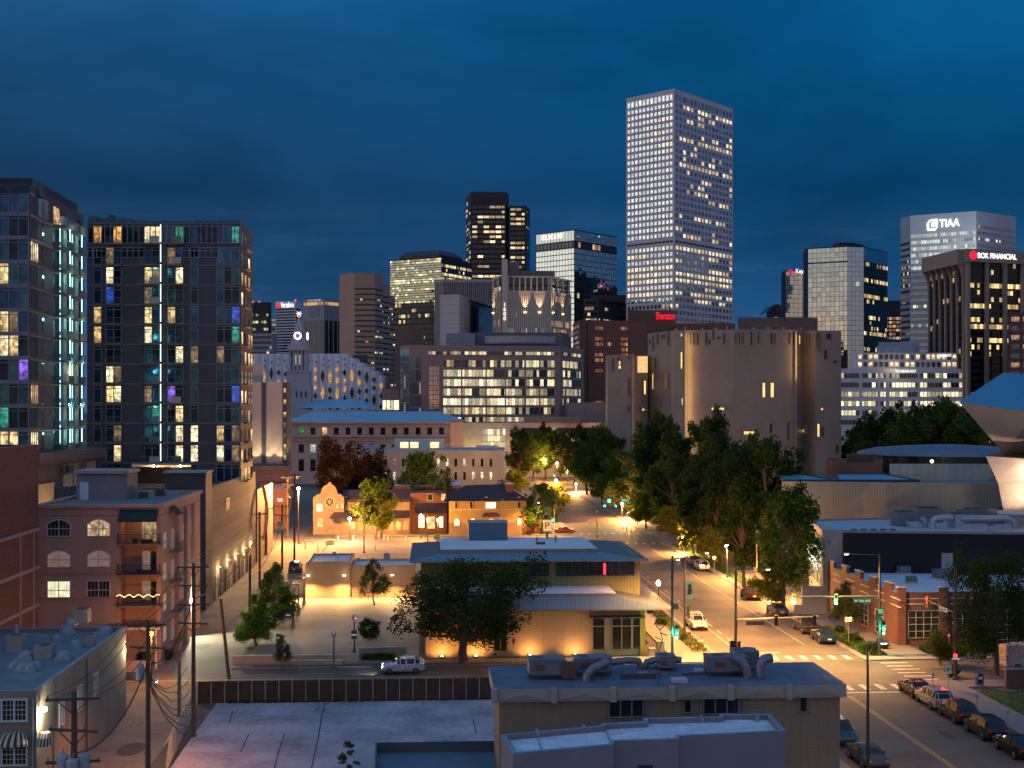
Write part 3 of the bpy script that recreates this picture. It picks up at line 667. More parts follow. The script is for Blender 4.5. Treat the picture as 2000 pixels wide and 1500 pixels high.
    text_mesh('TIAA', A + tt * (L * .60) + nr * .6 + Vector((0, 0, zl + .6)), tt, 5.0, emit('bright_sign', (1, 1, 1), 2.2), 'lettering', t, width=L * .30, bold=.01)
    mb = MB(); q = A + tt * (L * .34) + nr * .6 + Vector((0, 0, zl - .6)); ln = emit('bright_sign', (1, 1, 1), 2.2)
    for k, (o, s_) in enumerate(((0, 1.), (1.0, .8), (1.9, .6))): 
        pp = [(-3.2, -.4), (1.8, -.6), (3.2, 1.5), (3.4, 6.8), (-1.6, 6.4), (-3.4, 4)]
        mb.face([q + nr * (.15 * k) + tt * (x * s_ + o * .7) + Vector((0, 0, y * s_ + o)) for x, y in pp], ln if k != 1 else pbr('logo_gap', (.5, .52, .56)))
    mb.build('logo', t)
    lamp('SPOT', pts[2] + Vector((-30, -45, ZZ(500, D))), 42000, (.85, .93, 1), 2, A.lerp(B, .5) + Vector((0, 0, ZZ(440, D))), 60)
    # brown tower with curved piers
    D = 560; l, c, r, b = corner(1815, 1884, 2075, D, R(55)); c = Vector((XX(1886, D), D, 0)); l = Vector((XX(1815, D + 34), D + 34, 0)); r = Vector((XX(2070, D + 16), D + 16, 0)); b = l + (r - c)
    t = thing('piered_tower', 'brown tower with flared piers and red and white lit sign', 'skyscraper', c)
    wm = pbr('pier_stone', (.30, .22, .18), .7, scale=.08, var=.08); zt = ZZ(487, D); zw = ZZ(512, D)
    dk = pbr('fin_dark', (.02, .018, .018), .4)
    shell(t, [(q.x, q.y) for q in (l, c, r, b)], 0, zt, dk, darkroof, par=1.5, pt=.6)
    gd2 = glass('piered_glass', 1.5, .33, (1, .62, .20), 1.8, (.02, .02, .02), .6, .08, .9, .1, wob=.01, hm=.34, seed=30, cluster=.2)
    curtain(t, c, r, 0, zw, 30, gd2, .1); curtain(t, l, c, 0, zw - 3, 30, glass('piered_side', 1.5, .2, (1, .62, .25), .9, (.03, .03, .035), .6, .1, .5, .1, hm=.3, seed=31), .1, fi=50)
    mb = MB(); A, B, tt, nr, L = wall_frame(c, r); mb.box(A.lerp(B, .5) + nr * .9 + Vector((0, 0, zw)), L + 1.8, 2.0, zt - zw + .05, wm, tt); mb.build('crown', t)
    for k in (0, .195, .385, .57): mb = MB(); mb.box(A + tt * (L * k + .6) + nr * .7, 1.7, 1.5, zw - .05, wm, tt); mb.build('pier', t)
    A, B, tt, nr, L = wall_frame(l, c); mb = MB(); mb.box(A.lerp(B, .5) + nr * 1.9 + Vector((0, 0, zw - 1)), L, 4.0, zt - zw + 1, wm, tt); mb.build('crown', t)
    for k in range(7):
        mb = MB(); q = A + tt * (L * (k + .15) / 6.3)
        pr = [(1.0, 0), (1.0, zw - 14), (1.3, zw - 7), (2.2, zw - 3), (3.6, zw - 1.05)]
        for (d0, z0), (d1, z1_) in zip(pr, pr[1:]):
            a0, a1 = q + nr * .1, q + nr * d0; c0_, c1_ = q + nr * .1, q + nr * d1; wd = tt * .5
            V = lambda p_, z_, s_: p_ + wd * s_ + Vector((0, 0, z_))
            mb.face([V(a1, z0, -1), V(a1, z0, 1), V(c1_, z1_, 1), V(c1_, z1_, -1)], wm)
            for s_ in (-1, 1): mb.face([V(a0, z0, s_), V(a1, z0, s_), V(c1_, z1_, s_), V(c0_, z1_, s_)], wm)
        mb.build('pier', t)
    A, B, tt, nr, L = wall_frame(c, r)
    text_mesh('BOK FINANCIAL', Vector((XX(1950, D), 0, 0)) * 0 + A + tt * ((XX(1950, D) - c.x) / tt.x) + nr * 2.1 + Vector((0, 0, ZZ(504, D))), tt, 2.35, emit('bright_sign', (1, 1, 1), 2.2), 'lettering', t, width=(XX(1996, D) - XX(1905, D)), bold=.0)
    q = A + tt * ((XX(1896, D) - c.x) / tt.x) + nr * 2.1 + Vector((0, 0, ZZ(499, D)))
    mb = MB()
    for rr in (1.75, .85): mb.tube([q + tt * (rr * math.cos(x)) + Vector((0, 0, rr * 1.05 * math.sin(x))) for x in [math.pi / 4 * k for k in range(9)]], .28, red_sign, 5, False)
    mb.bar(q - tt * .5, q + tt * .5, .8, red_sign); mb.build('logo', t)
    # brown red edge block
    D = 520; p = chain([(1969, D + 4), (2060, D), (2060, D + 30), (1969, D + 30)]); t = thing('maroon_block', 'maroon brick apartment block at the right edge', 'building', p[0])
    wmr = pbr('maroon_brick', (.13, .06, .055)); shell(t, [(q.x, q.y) for q in p], 0, ZZ(609, D), wmr, darkroof, par=1, pt=.5)
    A, B, tt, nr, L = wall_frame(p[0], p[1]); warm1 = room('edge_warm', (1, .55, .3), .5); dk1 = dull('edge_dark', (.15, .2, .25))
    for i in range(7):
        for k in range(3): mb = MB(); wquad(mb, A, tt, nr, 1.2 + k * 4.6, ZZ(735 - i * 18, D), 3.2, 2.0, warm1 if i == 6 or rnd.random() < .2 else dk1); mb.build('window', t)
right_group()
# ---- white newspaper building
def newspaper():
    D = 560; t = thing('newspaper_building', 'white stepped office building with newspaper lettering and ribbon windows', 'building', P(1760, 800, D) - Vector((0, 0, H)))
    wm = pbr('news_white', (.62, .56, .58), .7, scale=.06, var=.06)
    lo = chain([(1640, D), (1884, D + 2), (1884, D + 50), (1640, D + 50)]); zt = ZZ(720, D)
    shell(t, [(q.x, q.y) for q in lo], 0, zt, wm, pbr('light_roof', (.4, .42, .45)), par=1, pt=.5)
    g = glass('news_glass', 1.8, .50, (1, .80, .45), 1.6, (.10, .11, .12), .6, .1, .5, .14, mcol=(.25, .23, .24), hm=.0, seed=33, c2=(.95, .95, .6))
    fh = ZZ(720, D) - ZZ(738.2, D); 
    bands(t, lo[0], lo[1], zt - .9 - fh * 6, zt - .9, 6, .50, g, 0, .12, base=.22, cols=[(.012, .155), (.18, .30), (.325, .365), (.40, .62), (.645, .815), (.83, .99)])
    up = chain([(1664, D + 8), (1672, D + 4), (1875, D + 6), (1883, D + 10), (1883, D + 44), (1664, D + 44)]); z2 = ZZ(688, D)
    shell(t, [(q.x, q.y) for q in up], zt - 1, z2, wm, pbr('light_roof', (.4, .42, .45)), par=1, pt=.5, name='upper_wall')
    W = Wins(t); A, B, tt, nr, L = wall_frame(up[1], up[2]); lit = room('news_lit', (1, .75, .4), 1.3); dk = dull('news_dark', (.12, .14, .18))
    for i, zz in enumerate((ZZ(707, D), ZZ(693 + 5, D))):
        pass
    for i in range(2):
        for k in range(19):
            W.add(A, tt, nr, 1.0 + k * (L - 2) / 19, ZZ(716 - i * 15, D), (L - 2) / 19 * .66, ZZ(716, D) - ZZ(725.5, D), lit if rnd.random() < .42 else dk, .1)
    W.done()
    gl_ = pbr('news_grey', (.34, .36, .40), .6)
    for a, b_, y0, y1, dd in ((1712, 1786, 673, 690, 14), (1752, 1796, 664, 690, 22), (1716, 1762, 662, 676, 26)):
        mb = MB(); mb.prism([(q.x, q.y) for q in chain([(a, D + dd), (b_, D + dd), (b_, D + dd + 8), (a, D + dd + 8)])], z2 - 1.2, ZZ(y0, D), gl_); mb.build('penthouse', t)
    text_mesh('THE DENVER POST', Vector((XX(1768, D), D - .5, ZZ(728, D))), (1, 0, 0), 1.25, white_sign, 'lettering', t, width=XX(1789, D) - XX(1748, D))
    text_mesh('THE DENVER POST', Vector((XX(1853, D), D + 4.5, ZZ(696, D))), (1, 0, 0), 1.1, white_sign, 'lettering', t, width=XX(1865, D) - XX(1841, D))
    lamp('POINT', Vector((XX(1744, D), D - 3, ZZ(716, D) )), 500, (1, .8, .5), .3)
newspaper()
# ================================================================ civic middle ground
blueroof = pbr('blue_metal_roof', (.22, .42, .52), .45, .3, .12, .1, lines=[('u', 1.2, .12)], linecol=(.15, .3, .38))  # blue metal sheets with darker seams
whiteroof = pbr('white_roof', (.66, .68, .70), .8, var=.12, scale=.15)
def castle():
    D = 372; t = thing('art_museum_tower', 'castle like grey tiled museum tower with slit windows and a jagged parapet', 'museum', P(1400, 800, D) - Vector((0, 0, H)))
    wm = pbr('castle_tile', (.215, .18, .155), .45, scale=.07, var=.20, lines=[('v', .75, .04), ('u', .75, .04)], linecol=(.19, .175, .165), spec=.5)
    dk = pbr('slit_dark', (.025, .025, .03), .3); lit = room('slit_lit', (1, .62, .2), 1.5, contrast=.4)
    def f(px, dd): dd = dd * 1.33; return (XX(px, D + dd), D + dd)
    # facetted walls: right-hand column sits nearest
    main = [f(1265, 14), f(1311, 4), f(1338, 2), f(1426, 0), f(1433, -1), f(1556, 0), f(1559, 3), f(1570, 6), f(1592, 2), f(1643, 4), f(1643, 50), f(1265, 50)]
    zt = ZZ(644, D)
    body = shell(t, main, 0, zt, wm, darkroof, par=2.2, pt=.4)
    left = [f(1183, 12), f(1187, 9), f(1237, 7), f(1238, 10), f(1265, 12), f(1265, 40), f(1183, 40)]
    shell(t, left, 0, ZZ(690, D), wm, darkroof, par=2, pt=.4, name='west_wing')
    # scooped curtain wall between the wings
    A = Vector((*f(1240, 9), 0)); B = Vector((*f(1264, 10), 0)); mb = MB(); n_ = 10
    # windows given as (px0, py0, px1, py1, lit) on the wall segment under them
    segs = [(1183, 1187, f(1183, 12), f(1187, 9)), (1187, 1237, f(1187, 9), f(1237, 7)), (1238, 1265, f(1238, 10), f(1265, 12)), (1265, 1311, main[0], main[1]), (1311, 1338, main[1], main[2]), (1338, 1426, main[2], main[3]),
            (1433, 1556, main[4], main[5]), (1559, 1570, main[6], main[7]), (1570, 1592, main[7], main[8]), (1592, 1643, main[8], main[9])]
    ws = [(1196, 700, 1199, 724, 0), (1207, 698, 1210, 705, 0), (1209, 705, 1212, 712, 1), (1208, 714, 1213, 720, 1), (1227, 696, 1230, 702, 0), (1227, 738, 1231, 772, 0), (1227, 792, 1230, 805, 0),
          (1257, 744, 1261, 770, 1), (1268, 664, 1271, 672, 0), (1275, 655, 1278, 685, 0), (1284, 652, 1287, 672, 0), (1280, 700, 1282, 720, 0), (1275, 730, 1277, 760, 1), (1305, 648, 1308, 676, 0),
          (1330, 652, 1333, 657, 1), (1330, 688, 1333, 720, 1), (1332, 778, 1334, 791, 1), (1293, 654, 1300, 661, 0), (1347, 650, 1350, 673, 0), (1354, 650, 1357, 673, 0), (1361, 650, 1364, 674, 0), (1378, 649, 1381, 674, 0), (1384, 663, 1387, 673, 0), (1392, 646, 1395, 664, 0), (1401, 658, 1407, 662, 0), (1413, 651, 1416, 672, 0),
          (1436, 650, 1438, 670, 0), (1443, 650, 1445, 671, 0), (1450, 650, 1452, 671, 0), (1466, 648, 1469, 674, 0), (1480, 648, 1482, 670, 0), (1505, 650, 1508, 672, 0), (1512, 652, 1514, 672, 0), (1541, 650, 1543, 672, 0), (1548, 650, 1550, 672, 0),
          (1489, 748, 1494, 776, 1), (1505, 748, 1511, 776, 1), (1503, 828, 1508, 845, 0), (1538, 825, 1541, 860, 0), (1368, 880, 1370, 900, 1), (1386, 878, 1388, 898, 1),
          (1594, 650, 1596, 682, 0), (1599, 652, 1601, 686, 0), (1613, 652, 1623, 662, 0), (1609, 683, 1615, 701, 0), (1627, 704, 1634, 709, 0), (1632, 869, 1637, 885, 0), (1596, 828, 1600, 853, 1), (1604, 833, 1608, 852, 0),
          (1560, 655, 1562, 672, 1), (1575, 652, 1577, 690, 0), (1581, 652, 1583, 680, 0), (1603, 797, 1607, 801, 1)]
    for x0, y0, x1, y1, l_ in ws:
        for a, b, pa, pb in segs:
            if a <= x0 < b and b > a:
                A, B = Vector((*pa, 0)), Vector((*pb, 0)); _, _, tt, nr, L = wall_frame(A, B)
                k = (x0 - a) / (b - a); m = MB(); dd = A.lerp(B, k).y
                z0, z1 = ZZ(y1, dd), ZZ(y0, dd); wd = (x1 - x0) / (b - a) * L
                wquad(m, A, tt, nr, k * L, z0, wd, z1 - z0, lit if l_ else dk, .05)
                o = m.build('window', t); fr = MB()
                for zz in (z0 - .12, z1): fr.box(A + tt * (k * L + wd / 2) + nr * .08 + Vector((0, 0, zz)), wd + .24, .22, .12, wm, tt)
                for uu in (-.06, wd + .06): fr.box(A + tt * (k * L + uu) + nr * .08 + Vector((0, 0, z0)), .12, .22, z1 - z0, wm, tt)
                fr.build('frame', o); break
    # projecting window boxes with lit soffits
    for px, py, w_, h_ in ((1402, 796, 28, 11), (1462, 842, 26, 14), (1253, 798, 12, 9), (1573, 838, 18, 14), (1304, 745, 9, 30)):
        for a, b, pa, pb in segs:
            if a <= px < b:
                A, B = Vector((*pa, 0)), Vector((*pb, 0)); _, _, tt, nr, L = wall_frame(A, B); q = A + tt * ((px - a) / (b - a) * L); k = q.y / F
                m = MB(); zb = ZZ(py + h_ / 2, q.y); c = q + nr * .7; m.box(c + Vector((0, 0, zb + h_ * k * .5)), w_ * k, 1.4, h_ * k * .5, wm, tt)
                for s_ in (-1, 1): m.box(c + tt * (s_ * (w_ * k / 2 - .1)) + Vector((0, 0, zb)), .2, 1.4, h_ * k * .5, wm, tt)
                m.build('window_box', t); m = MB(); wquad(m, q, tt, nr, -w_ * k * .42, zb + .1, w_ * k * .84, h_ * k * .4, lit, .3); m.build('window', t)
    # jagged parapet teeth
    mb = MB()
    for px, w_, s_ in ((1320, 6, .5), (1338, 3, .8), (1372, 4, .5), (1398, 5, .6), (1420, 3, .9), (1472, 5, .5), (1500, 7, .7), (1530, 4, .6), (1566, 5, .8)):
        for a, b, pa, pb in segs:
            if a <= px < b:
                A, B = Vector((*pa, 0)), Vector((*pb, 0)); _, _, tt, nr, L = wall_frame(A, B); q = A + tt * ((px - a) / (b - a) * L)
                mb.box(q - nr * .25 + Vector((0, 0, zt)), w_ * .152, .42, s_ * 1.3, wm, tt)
    mb.build('parapet_tooth', t)
    # rounded corner strip washed by an uplight, standing proud
    for px, h0, pw in ((1341, 655, 24000), (1560, 655, 9000)):
        pass
    q = Vector((*f(1338.5, 1.6), 0)); m = MB(); m.box(q + Vector((0, 1, 0)), .5, 3.4, ZZ(647, D), wm, (1, 0, 0)); m.build('fin', t)
    q2 = Vector((*f(1554, -.4), 0)); m = MB(); m.box(q2 + Vector((0, 1, 0)), .5, 3.0, ZZ(648, D), wm, (1, 0, 0)); m.build('fin', t)
    q3 = Vector((*f(1236, 7), 0)); m = MB(); m.box(q3 + Vector((0, 1.5, 0)), .5, 3.4, ZZ(688, D), wm, (1, 0, 0)); m.build('fin', t)
    def strip(q_, z0, z1, w_, tgt):      # vertical linear lamp set beside the fin
        o = lamp('AREA', Vector((q_.x, q_.y, (z0 + z1) / 2)), w_, (1, .55, .18), .3, Vector((tgt.x, tgt.y, (z0 + z1) / 2))); o.data.shape = 'RECTANGLE'; o.data.size = .15; o.data.size_y = z1 - z0
    strip(q + Vector((.75, -1.9, 0)), 2, ZZ(650, D), 1200, q + Vector((1.0, 1.0, 0)))
    strip(q2 + Vector((.75, -1.9, 0)), ZZ(740, D), ZZ(652, D), 420, q2 + Vector((.9, 1.0, 0)))
    strip(q3 + Vector((.6, -.9, 0)), 2, ZZ(695, D), 150, q3 + Vector((.9, 1.0, 0)))
    # orange scoop behind the left wing
    m = MB(); p = [f(1236, 14), f(1262, 14)]; m.face([(p[0][0], D + 14, ZZ(725, D)), (p[1][0], D + 14, ZZ(725, D)), (p[1][0], D + 14, ZZ(692, D)), (p[0][0], D + 14, ZZ(692, D))], room('scoop_lit', (1, .58, .2), 1.1, contrast=.3)); m.build('lit_recess', t)
    # brown mechanical block on top
    D2 = D + 36; p = chain([(1441, D2), (1597, D2), (1597, D2 + 14), (1441, D2 + 14)]); mb = MB(); mb.prism([(q.x, q.y) for q in p], zt - 2, ZZ(620, D2), pbr('brown_plant', (.20, .12, .10), .8)); mb.build('roof_plant', t)
    lamp('SPOT', Vector((XX(1480, 300), 300, 22)), 9000, (1, .72, .42), 1.0, Vector((XX(1440, D), D, 14)), 75)
    lamp('SPOT', Vector((XX(1620, 310), 310, 5)), 5000, (1, .62, .34), 1.0, Vector((XX(1600, D), D, 26)), 70)
castle()
def office():
    D = 530; t = thing('government_office', 'wide brown panelled office building with bright white lit storeys', 'office building', P(960, 800, D) - Vector((0, 0, H)))
    wm = pbr('office_panel', (.30, .20, .18), .6, scale=.08, var=.06, lines=[('u', 7.5, .12)], linecol=(.15, .11, .11))
    g = glass('office_glass', 1.55, .55, (1, .74, .36), 1.25, (.10, .12, .13), .6, .1, .5, .09, mcol=(.10, .10, .10), hm=.0, seed=40, c2=(.95, .90, .60), cluster=.18)
    gb = glass('office_glass_bright', 1.55, .9, (1, .80, .46), 1.75, (.12, .14, .14), .6, .1, .1, .09, mcol=(.15, .14, .12), hm=.0, seed=41, c2=(1, .92, .68))
    gcl = glass('office_corner', 1.3, .25, (1, .85, .5), 1.0, (.16, .22, .26), .8, .1, .3, .1, hm=.08, seed=42, mcol=(.2, .2, .2))
    main = chain([(782, D + 8), (800, D), (822, D), (1094, D + 8), (1140, D + 34), (1140, D + 70), (782, D + 70)]); zt = ZZ(674, D)
    shell(t, [(q.x, q.y) for q in main], 0, zt, wm, darkroof, par=1.2, pt=.6)
    A, B = main[2], main[3]; _, _, tt, nr, L = wall_frame(A, B); rows = [(686, 692), (703, 716), (722, 735), (740.5, 753.5), (759, 772), (778, 791), (796, 809), (815, 824)]
    for i, (y0, y1) in enumerate(rows):
        cols = [(.16, .285), (.295, .46), (.47, .60), (.61, .74), (.75, .845), (.855, .96)]
        if i == 0: cols = [(.05, .3), (.3, .52), (.52, .8), (.8, .98)]
        for j, (a, b) in enumerate(cols):
            m = MB(); z0, z1 = ZZ(y1, D), ZZ(y0, D); gg = gb if (i in (2, 3, 5) and j < 2) or (i == 5 and j < 5) or (i == 3 and j == 2) else g
            wquad(m, A, tt, nr, a * L, z0, (b - a) * L, z1 - z0, gg, .12, [(a * L, i + .1), (b * L, i + .1), (b * L, i + .9), (a * L, i + .9)]); m.build('window_band', t)
    curtain(t, main[0], main[1], 0, zt - 1.5, 9, gcl, .1); 
    curtain(t, main[1], main[2], 0, zt - 5, 9, gcl, .1)
    A2, B2 = main[3], main[4]; _, _, t2, n2, L2 = wall_frame(A2, B2)
    for i, (y0, y1) in enumerate(rows[:6]):
        m = MB(); wquad(m, A2, t2, n2, .1 * L2, ZZ(y1, D), .75 * L2, ZZ(y0, D) - ZZ(y1, D), g, .12, [(.1 * L2 + 80, i + .1), (.85 * L2 + 80, i + .1), (.85 * L2 + 80, i + .9), (.1 * L2 + 80, i + .9)]); m.build('window_band', t)
    # reflective vertical panel
    m = MB(); wquad(m, A, tt, nr, .055 * L, ZZ(800, D), .075 * L, ZZ(716, D) - ZZ(800, D), glass('office_pink', 2.4, 0, WARM, 0, (.55, .48, .52), .9, .15, 0, .06, hm=.1, seed=43), .14, [(0, 0), (6, 0), (6, 9), (0, 9)]); m.build('glass_facade', t)
    pw = pbr('plant_panel', (.34, .32, .36), .5, .2, .06, lines=[('u', 6, .15)], linecol=(.2, .19, .22)); pd = pbr('plant_dark', (.12, .13, .15), .6)
    m = MB(); m.prism([(q.x, q.y) for q in chain([(871, D + 14), (928, D + 12), (928, D + 40), (871, D + 40)])], zt - 1, ZZ(647, D), pbr('plant_blue', (.20, .24, .29), .6)); m.build('penthouse', t)
    m = MB(); m.prism([(q.x, q.y) for q in chain([(929, D + 16), (1100, D + 16), (1112, D + 30), (929, D + 30)])], zt - 1, ZZ(645, D), pd)
    m.build('penthouse', t)
    rows_ = []; m = MB(); 
    for k in range(13): px = 946 + k * 11.6; dd = D + 9 + 5 * abs((k - 6) / 6) ** 2; rows_.append([Vector((XX(px, dd), dd, zt + 1.2)), Vector((XX(px, dd), dd, ZZ(653, D)))])
    m.grid(rows_, pw); m.build('curved_screen', t)
    # brown block at its right foot and the low glass pavilion
    D3 = 490; p = chain([(1107, D3 + 20), (1185, D3 + 20), (1185, D3 + 50), (1107, D3 + 50)]); b = thing('brown_wing', 'low brown wing between the lit office and the museum tower', 'building', p[0])
    shell(b, [(q.x, q.y) for q in p], 0, ZZ(786, D3 + 20), wm, darkroof)
    D3 = 482; p = chain([(905, D3), (1185, D3 + 4), (1185, D3 + 30), (905, D3 + 30)]); b = thing('glass_pavilion', 'low flat roofed pavilion with a curved lit glass hall', 'building', p[0])
    pw2 = pbr('pavilion_wall', (.45, .38, .32), .7); shell(b, [(q.x, q.y) for q in p], 0, ZZ(826, D3), pw2, darkroof, par=.6, pt=.4)
    m = MB(); m.box(p[0].lerp(p[1], .62) + Vector((0, 3, ZZ(826, D3))), 22, 8, 2.4, pbr('plant_dark', (.12, .13, .15), .6)); m.build('roof_unit', b)
    A, B, tt, nr, L = wall_frame(p[0], p[1]); m = MB(); wquad(m, A, tt, nr, L * .125, 1, L * .165, ZZ(838, D3) - 1, glass('pavilion_lit', 1.4, .97, (1, .82, .45), 1.3, (.2, .2, .2), .3, .1, 0, .09, mcol=(.12, .12, .1), hm=.1, seed=44), .1, [(0, 0), (11, 0), (11, 7), (0, 7)]); m.build('glass_hall', b)
    m = MB(); wquad(m, A, tt, nr, L * .4, ZZ(846, D3), L * .55, 2.0, glass('pavilion_strip', 2, .35, (1, .85, .5), 1.6, (.08, .09, .1), .6, .1, 0, .1, hm=.0, seed=45), .1, [(0, 0), (26, 0), (26, 1), (0, 1)]); m.build('window_band', b)
    lamp('SPOT', Vector((XX(932, D3 - 6), D3 - 5, 3)), 9000, (1, .8, .4), .5, Vector((XX(930, D3), D3, 12)), 80)
    lamp('POINT', Vector((XX(1020, D3 - 8), D3 - 6, 8)), 2500, (1, .75, .4), .5)
office()
def perforated():
    D = 560; cols_ = [(495 + 14.3 * k, (691 if k < 12 else 691 + (k - 12) * 8.5)) for k in range(18)]
    t = thing('perforated_building', 'white building of curved panels perforated with diamond shaped openings', 'building', P(600, 800, D) - Vector((0, 0, H)))
    wm = pbr('perforated_white', (.70, .68, .72), .5, scale=.1, var=.04); gp = dull('perf_glass', (.05, .06, .07), .1, .6); gl_ = room('perf_lit', (1, .45, .12), .7)
    m = MB(); back = MB()
    for k, (px, yt) in enumerate(cols_):
        z1 = ZZ(yt, D); rows_ = []
        for j in range(5):
            s_ = j / 4; dd = D - 1.0 * math.sin(math.pi * s_); rows_.append([Vector((XX(px + 14.1 * s_, D), dd, 0)), Vector((XX(px + 14.1 * s_, D), dd, z1))])
        m.grid(rows_, wm); m.face([(XX(px, D), D, z1), (XX(px + 14.1, D), D, z1), (XX(px + 14.1, D), D + 20, z1), (XX(px, D), D + 20, z1)], wm)
        m.face([(XX(px + 14.1, D), D, 0), (XX(px + 14.1, D), D + 20, 0), (XX(px + 14.1, D), D + 20, z1), (XX(px + 14.1, D), D, z1)], wm)
    m.build('wall', t)
    i = 0
    for k, (px, yt) in enumerate(cols_):
        y = yt + 8 + (k % 3) * 3; r_ = rnd.random
        while y < 815:
            big = y > 714
            w_, h_ = (8.0, rnd.choice((12, 26, 14))) if big else (3.2, 4.5)
            cx = px + 7 + (0 if big else rnd.uniform(-3, 3)); q = MB(); c = Vector((XX(cx, D), D - 1.12, ZZ(y + h_ / 2, D))); hw, hh = w_ / 2 * D / F, h_ / 2 * D / F
            lit = big and rnd.random() < (.45 if y < 765 else .06)
            q.face([c + Vector((0, 0, -hh)), c + Vector((hw * .8, 0, -hh * .2)), c + Vector((hw, 0, hh * .05)), c + Vector((hw * .6, 0, hh * .5)), c + Vector((0, 0, hh)), c + Vector((-hw * .6, 0, hh * .5)), c + Vector((-hw, 0, hh * .05)), c + Vector((-hw * .8, 0, -hh * .2))], gl_ if lit else gp)
            if not (px < 500 and y < 700): 
                o = q.build('window', t); i += 1
            y += h_ + (4 + (k % 2) * 3 if big else 7)
    m = MB(); m.prism([(q.x, q.y) for q in chain([(670, D + 16), (718, D + 16), (718, D + 30), (670, D + 30)])], 0, ZZ(690, D), darkroof); m.build('roof_plant', t)
    # glowing canopy at the gap
    D = 545; p = chain([(746, D), (779, D), (779, D + 15), (746, D + 15)]); b = thing('entrance_block', 'small pink stone entrance block with glowing white columns', 'building', p[0])
    shell(b, [(q.x, q.y) for q in p], 0, ZZ(760, D), pbr('pink_stone', (.36, .22, .19)), darkroof, par=.5, pt=.3)
    A, B, tt, nr, L = wall_frame(p[0], p[1]); m = MB(); wquad(m, A, tt, nr, 0, ZZ(800, D), L, ZZ(782, D) - ZZ(800, D), glass('lobby_glow', 1.7, 1.2, (1, .85, .45), 2.6, (.2, .2, .2), .3, .2, 0, .2, mcol=(.8, .7, .5), hm=0, seed=46), .1, [(0, .2), (L, .2), (L, .9), (0, .9)]); m.build('lobby_window', b)
    D = 760; p = chain([(772, D), (828, D), (828, D + 20), (772, D + 20)]); b = thing('tan_block', 'plain tan block behind the lit office roof', 'building', p[0]); shell(b, [(q.x, q.y) for q in p], 0, ZZ(640, D), pbr('tan_plain', (.25, .14, .10)), darkroof)
perforated()
def clock_tower():
    D = 490; c = Vector((XX(579, D), D + 6, 0)); k = D / F
    t = thing('clock_tower', 'grey stone clock tower with columned belfry and lit round clock', 'tower', c)
    wm = pbr('civic_grey', (.34, .34, .37), .8, scale=.2, var=.08); 
    z = lambda py: ZZ(py, D)
    m = MB(); m.box(c, 50 * k, 50 * k, z(752), wm); m.box(c + Vector((0, 0, z(752))), 44 * k, 44 * k, z(725) - z(752), wm); m.box(c + Vector((0, 0, z(727))), 47 * k, 47 * k, .8, wm); m.build('base', t)
    m = MB(); m.box(c + Vector((0, 0, z(725))), 20 * k, 20 * k, z(682) - z(725), wm); m.build('belfry_core', t)
    lit = emit('belfry_lit', (.9, .85, .55), .5, False)
    for s_ in (-.5, .5):
        m = MB(); m.face([c + Vector((s_ * 7 * k - 2.2 * k, -10.4 * k, z(712))), c + Vector((s_ * 7 * k + 2.2 * k, -10.4 * k, z(712))), c + Vector((s_ * 7 * k + 2.2 * k, -10.4 * k, z(692))), c + Vector((s_ * 7 * k - 2.2 * k, -10.4 * k, z(692)))], lit); m.build('belfry_window', t)
    for i in range(-2, 3):
        for j in range(-2, 3):
            if max(abs(i), abs(j)) == 2 and i in (-2, -1, 1, 2, 0) and (i, j) not in ((0, 2),):
                m = MB(); m.tube([c + Vector((i * 7.6 * k, j * 7.6 * k, z(724))), c + Vector((i * 7.6 * k, j * 7.6 * k, z(684)))], [.62, .5], wm, 8); m.build('column', t)
    m = MB(); m.box(c + Vector((0, 0, z(684))), 42 * k, 42 * k, z(676) - z(684), wm); m.box(c + Vector((0, 0, z(676))), 38 * k, 38 * k, 1, wm)
    prof = [(17 * k, z(672)), (15 * k, z(662)), (11.5 * k, z(655)), (10.5 * k, z(642)), (9 * k, z(640)), (8 * k, z(634)), (4.5 * k, z(628)), (2.4 * k, z(622)), (0, z(616))]
    m.lathe(c, prof, wm, 16); m.build('cupola', t)
    for (nx, ny) in ((0, -1), (1, 0)):
        m = MB(); q = c + Vector((nx, ny, 0)) * (15.6 * k) + Vector((0, 0, z(655))); tt = Vector((-ny, nx, 0)) 
        m.box(q - Vector((nx, ny, 0)) * .6 - Vector((0, 0, 1.6)), 3.2, 1.4, 3.4, wm, tt); m.build('clock_case', t)
        m = MB(); nn = Vector((nx, ny, 0)); q = q + nn * .2
        m.tube([q + tt * (1.25 * math.cos(a)) + Vector((0, 0, 1.25 * math.sin(a))) for a in [math.pi / 6 * i for i in range(13)]], .28, emit('clock_ring', (.85, .7, 1), 3.5), 6, False)
        m.bar(q, q + Vector((0, 0, .8)), .14, wm); m.bar(q, q + tt * .5, .14, wm)
        m.face([q - nn * .1 + tt * (1.1 * math.cos(a)) + Vector((0, 0, 1.1 * math.sin(a))) for a in [math.pi / 6 * i for i in range(12)]], emit('clock_face', (.5, .42, .6), .5, False)); m.build('clock', t)
    m = MB(); m.lathe(c + Vector((0, 0, z(618))), [(0, 0), (.6, .3), (.6, 1), (0, 1.4)], emit('spire_red', (1, .1, .05), 4), 8); m.build('beacon', t)
    m = MB(); q = c + Vector((0, 0, z(610)))
    m.bar(c + Vector((0, 0, z(616))), q + Vector((0, 0, 1.4)), .18, wm)
    for k_ in range(8): a = math.pi / 4 * k_; m.bar(q, q + Vector((math.cos(a), 0, math.sin(a))) * 1.1, .15, emit('star_glow', (1, .85, .6), 3))
    m.build('finial_star', t)
    dk = dull('civic_win', (.06, .06, .07)); 
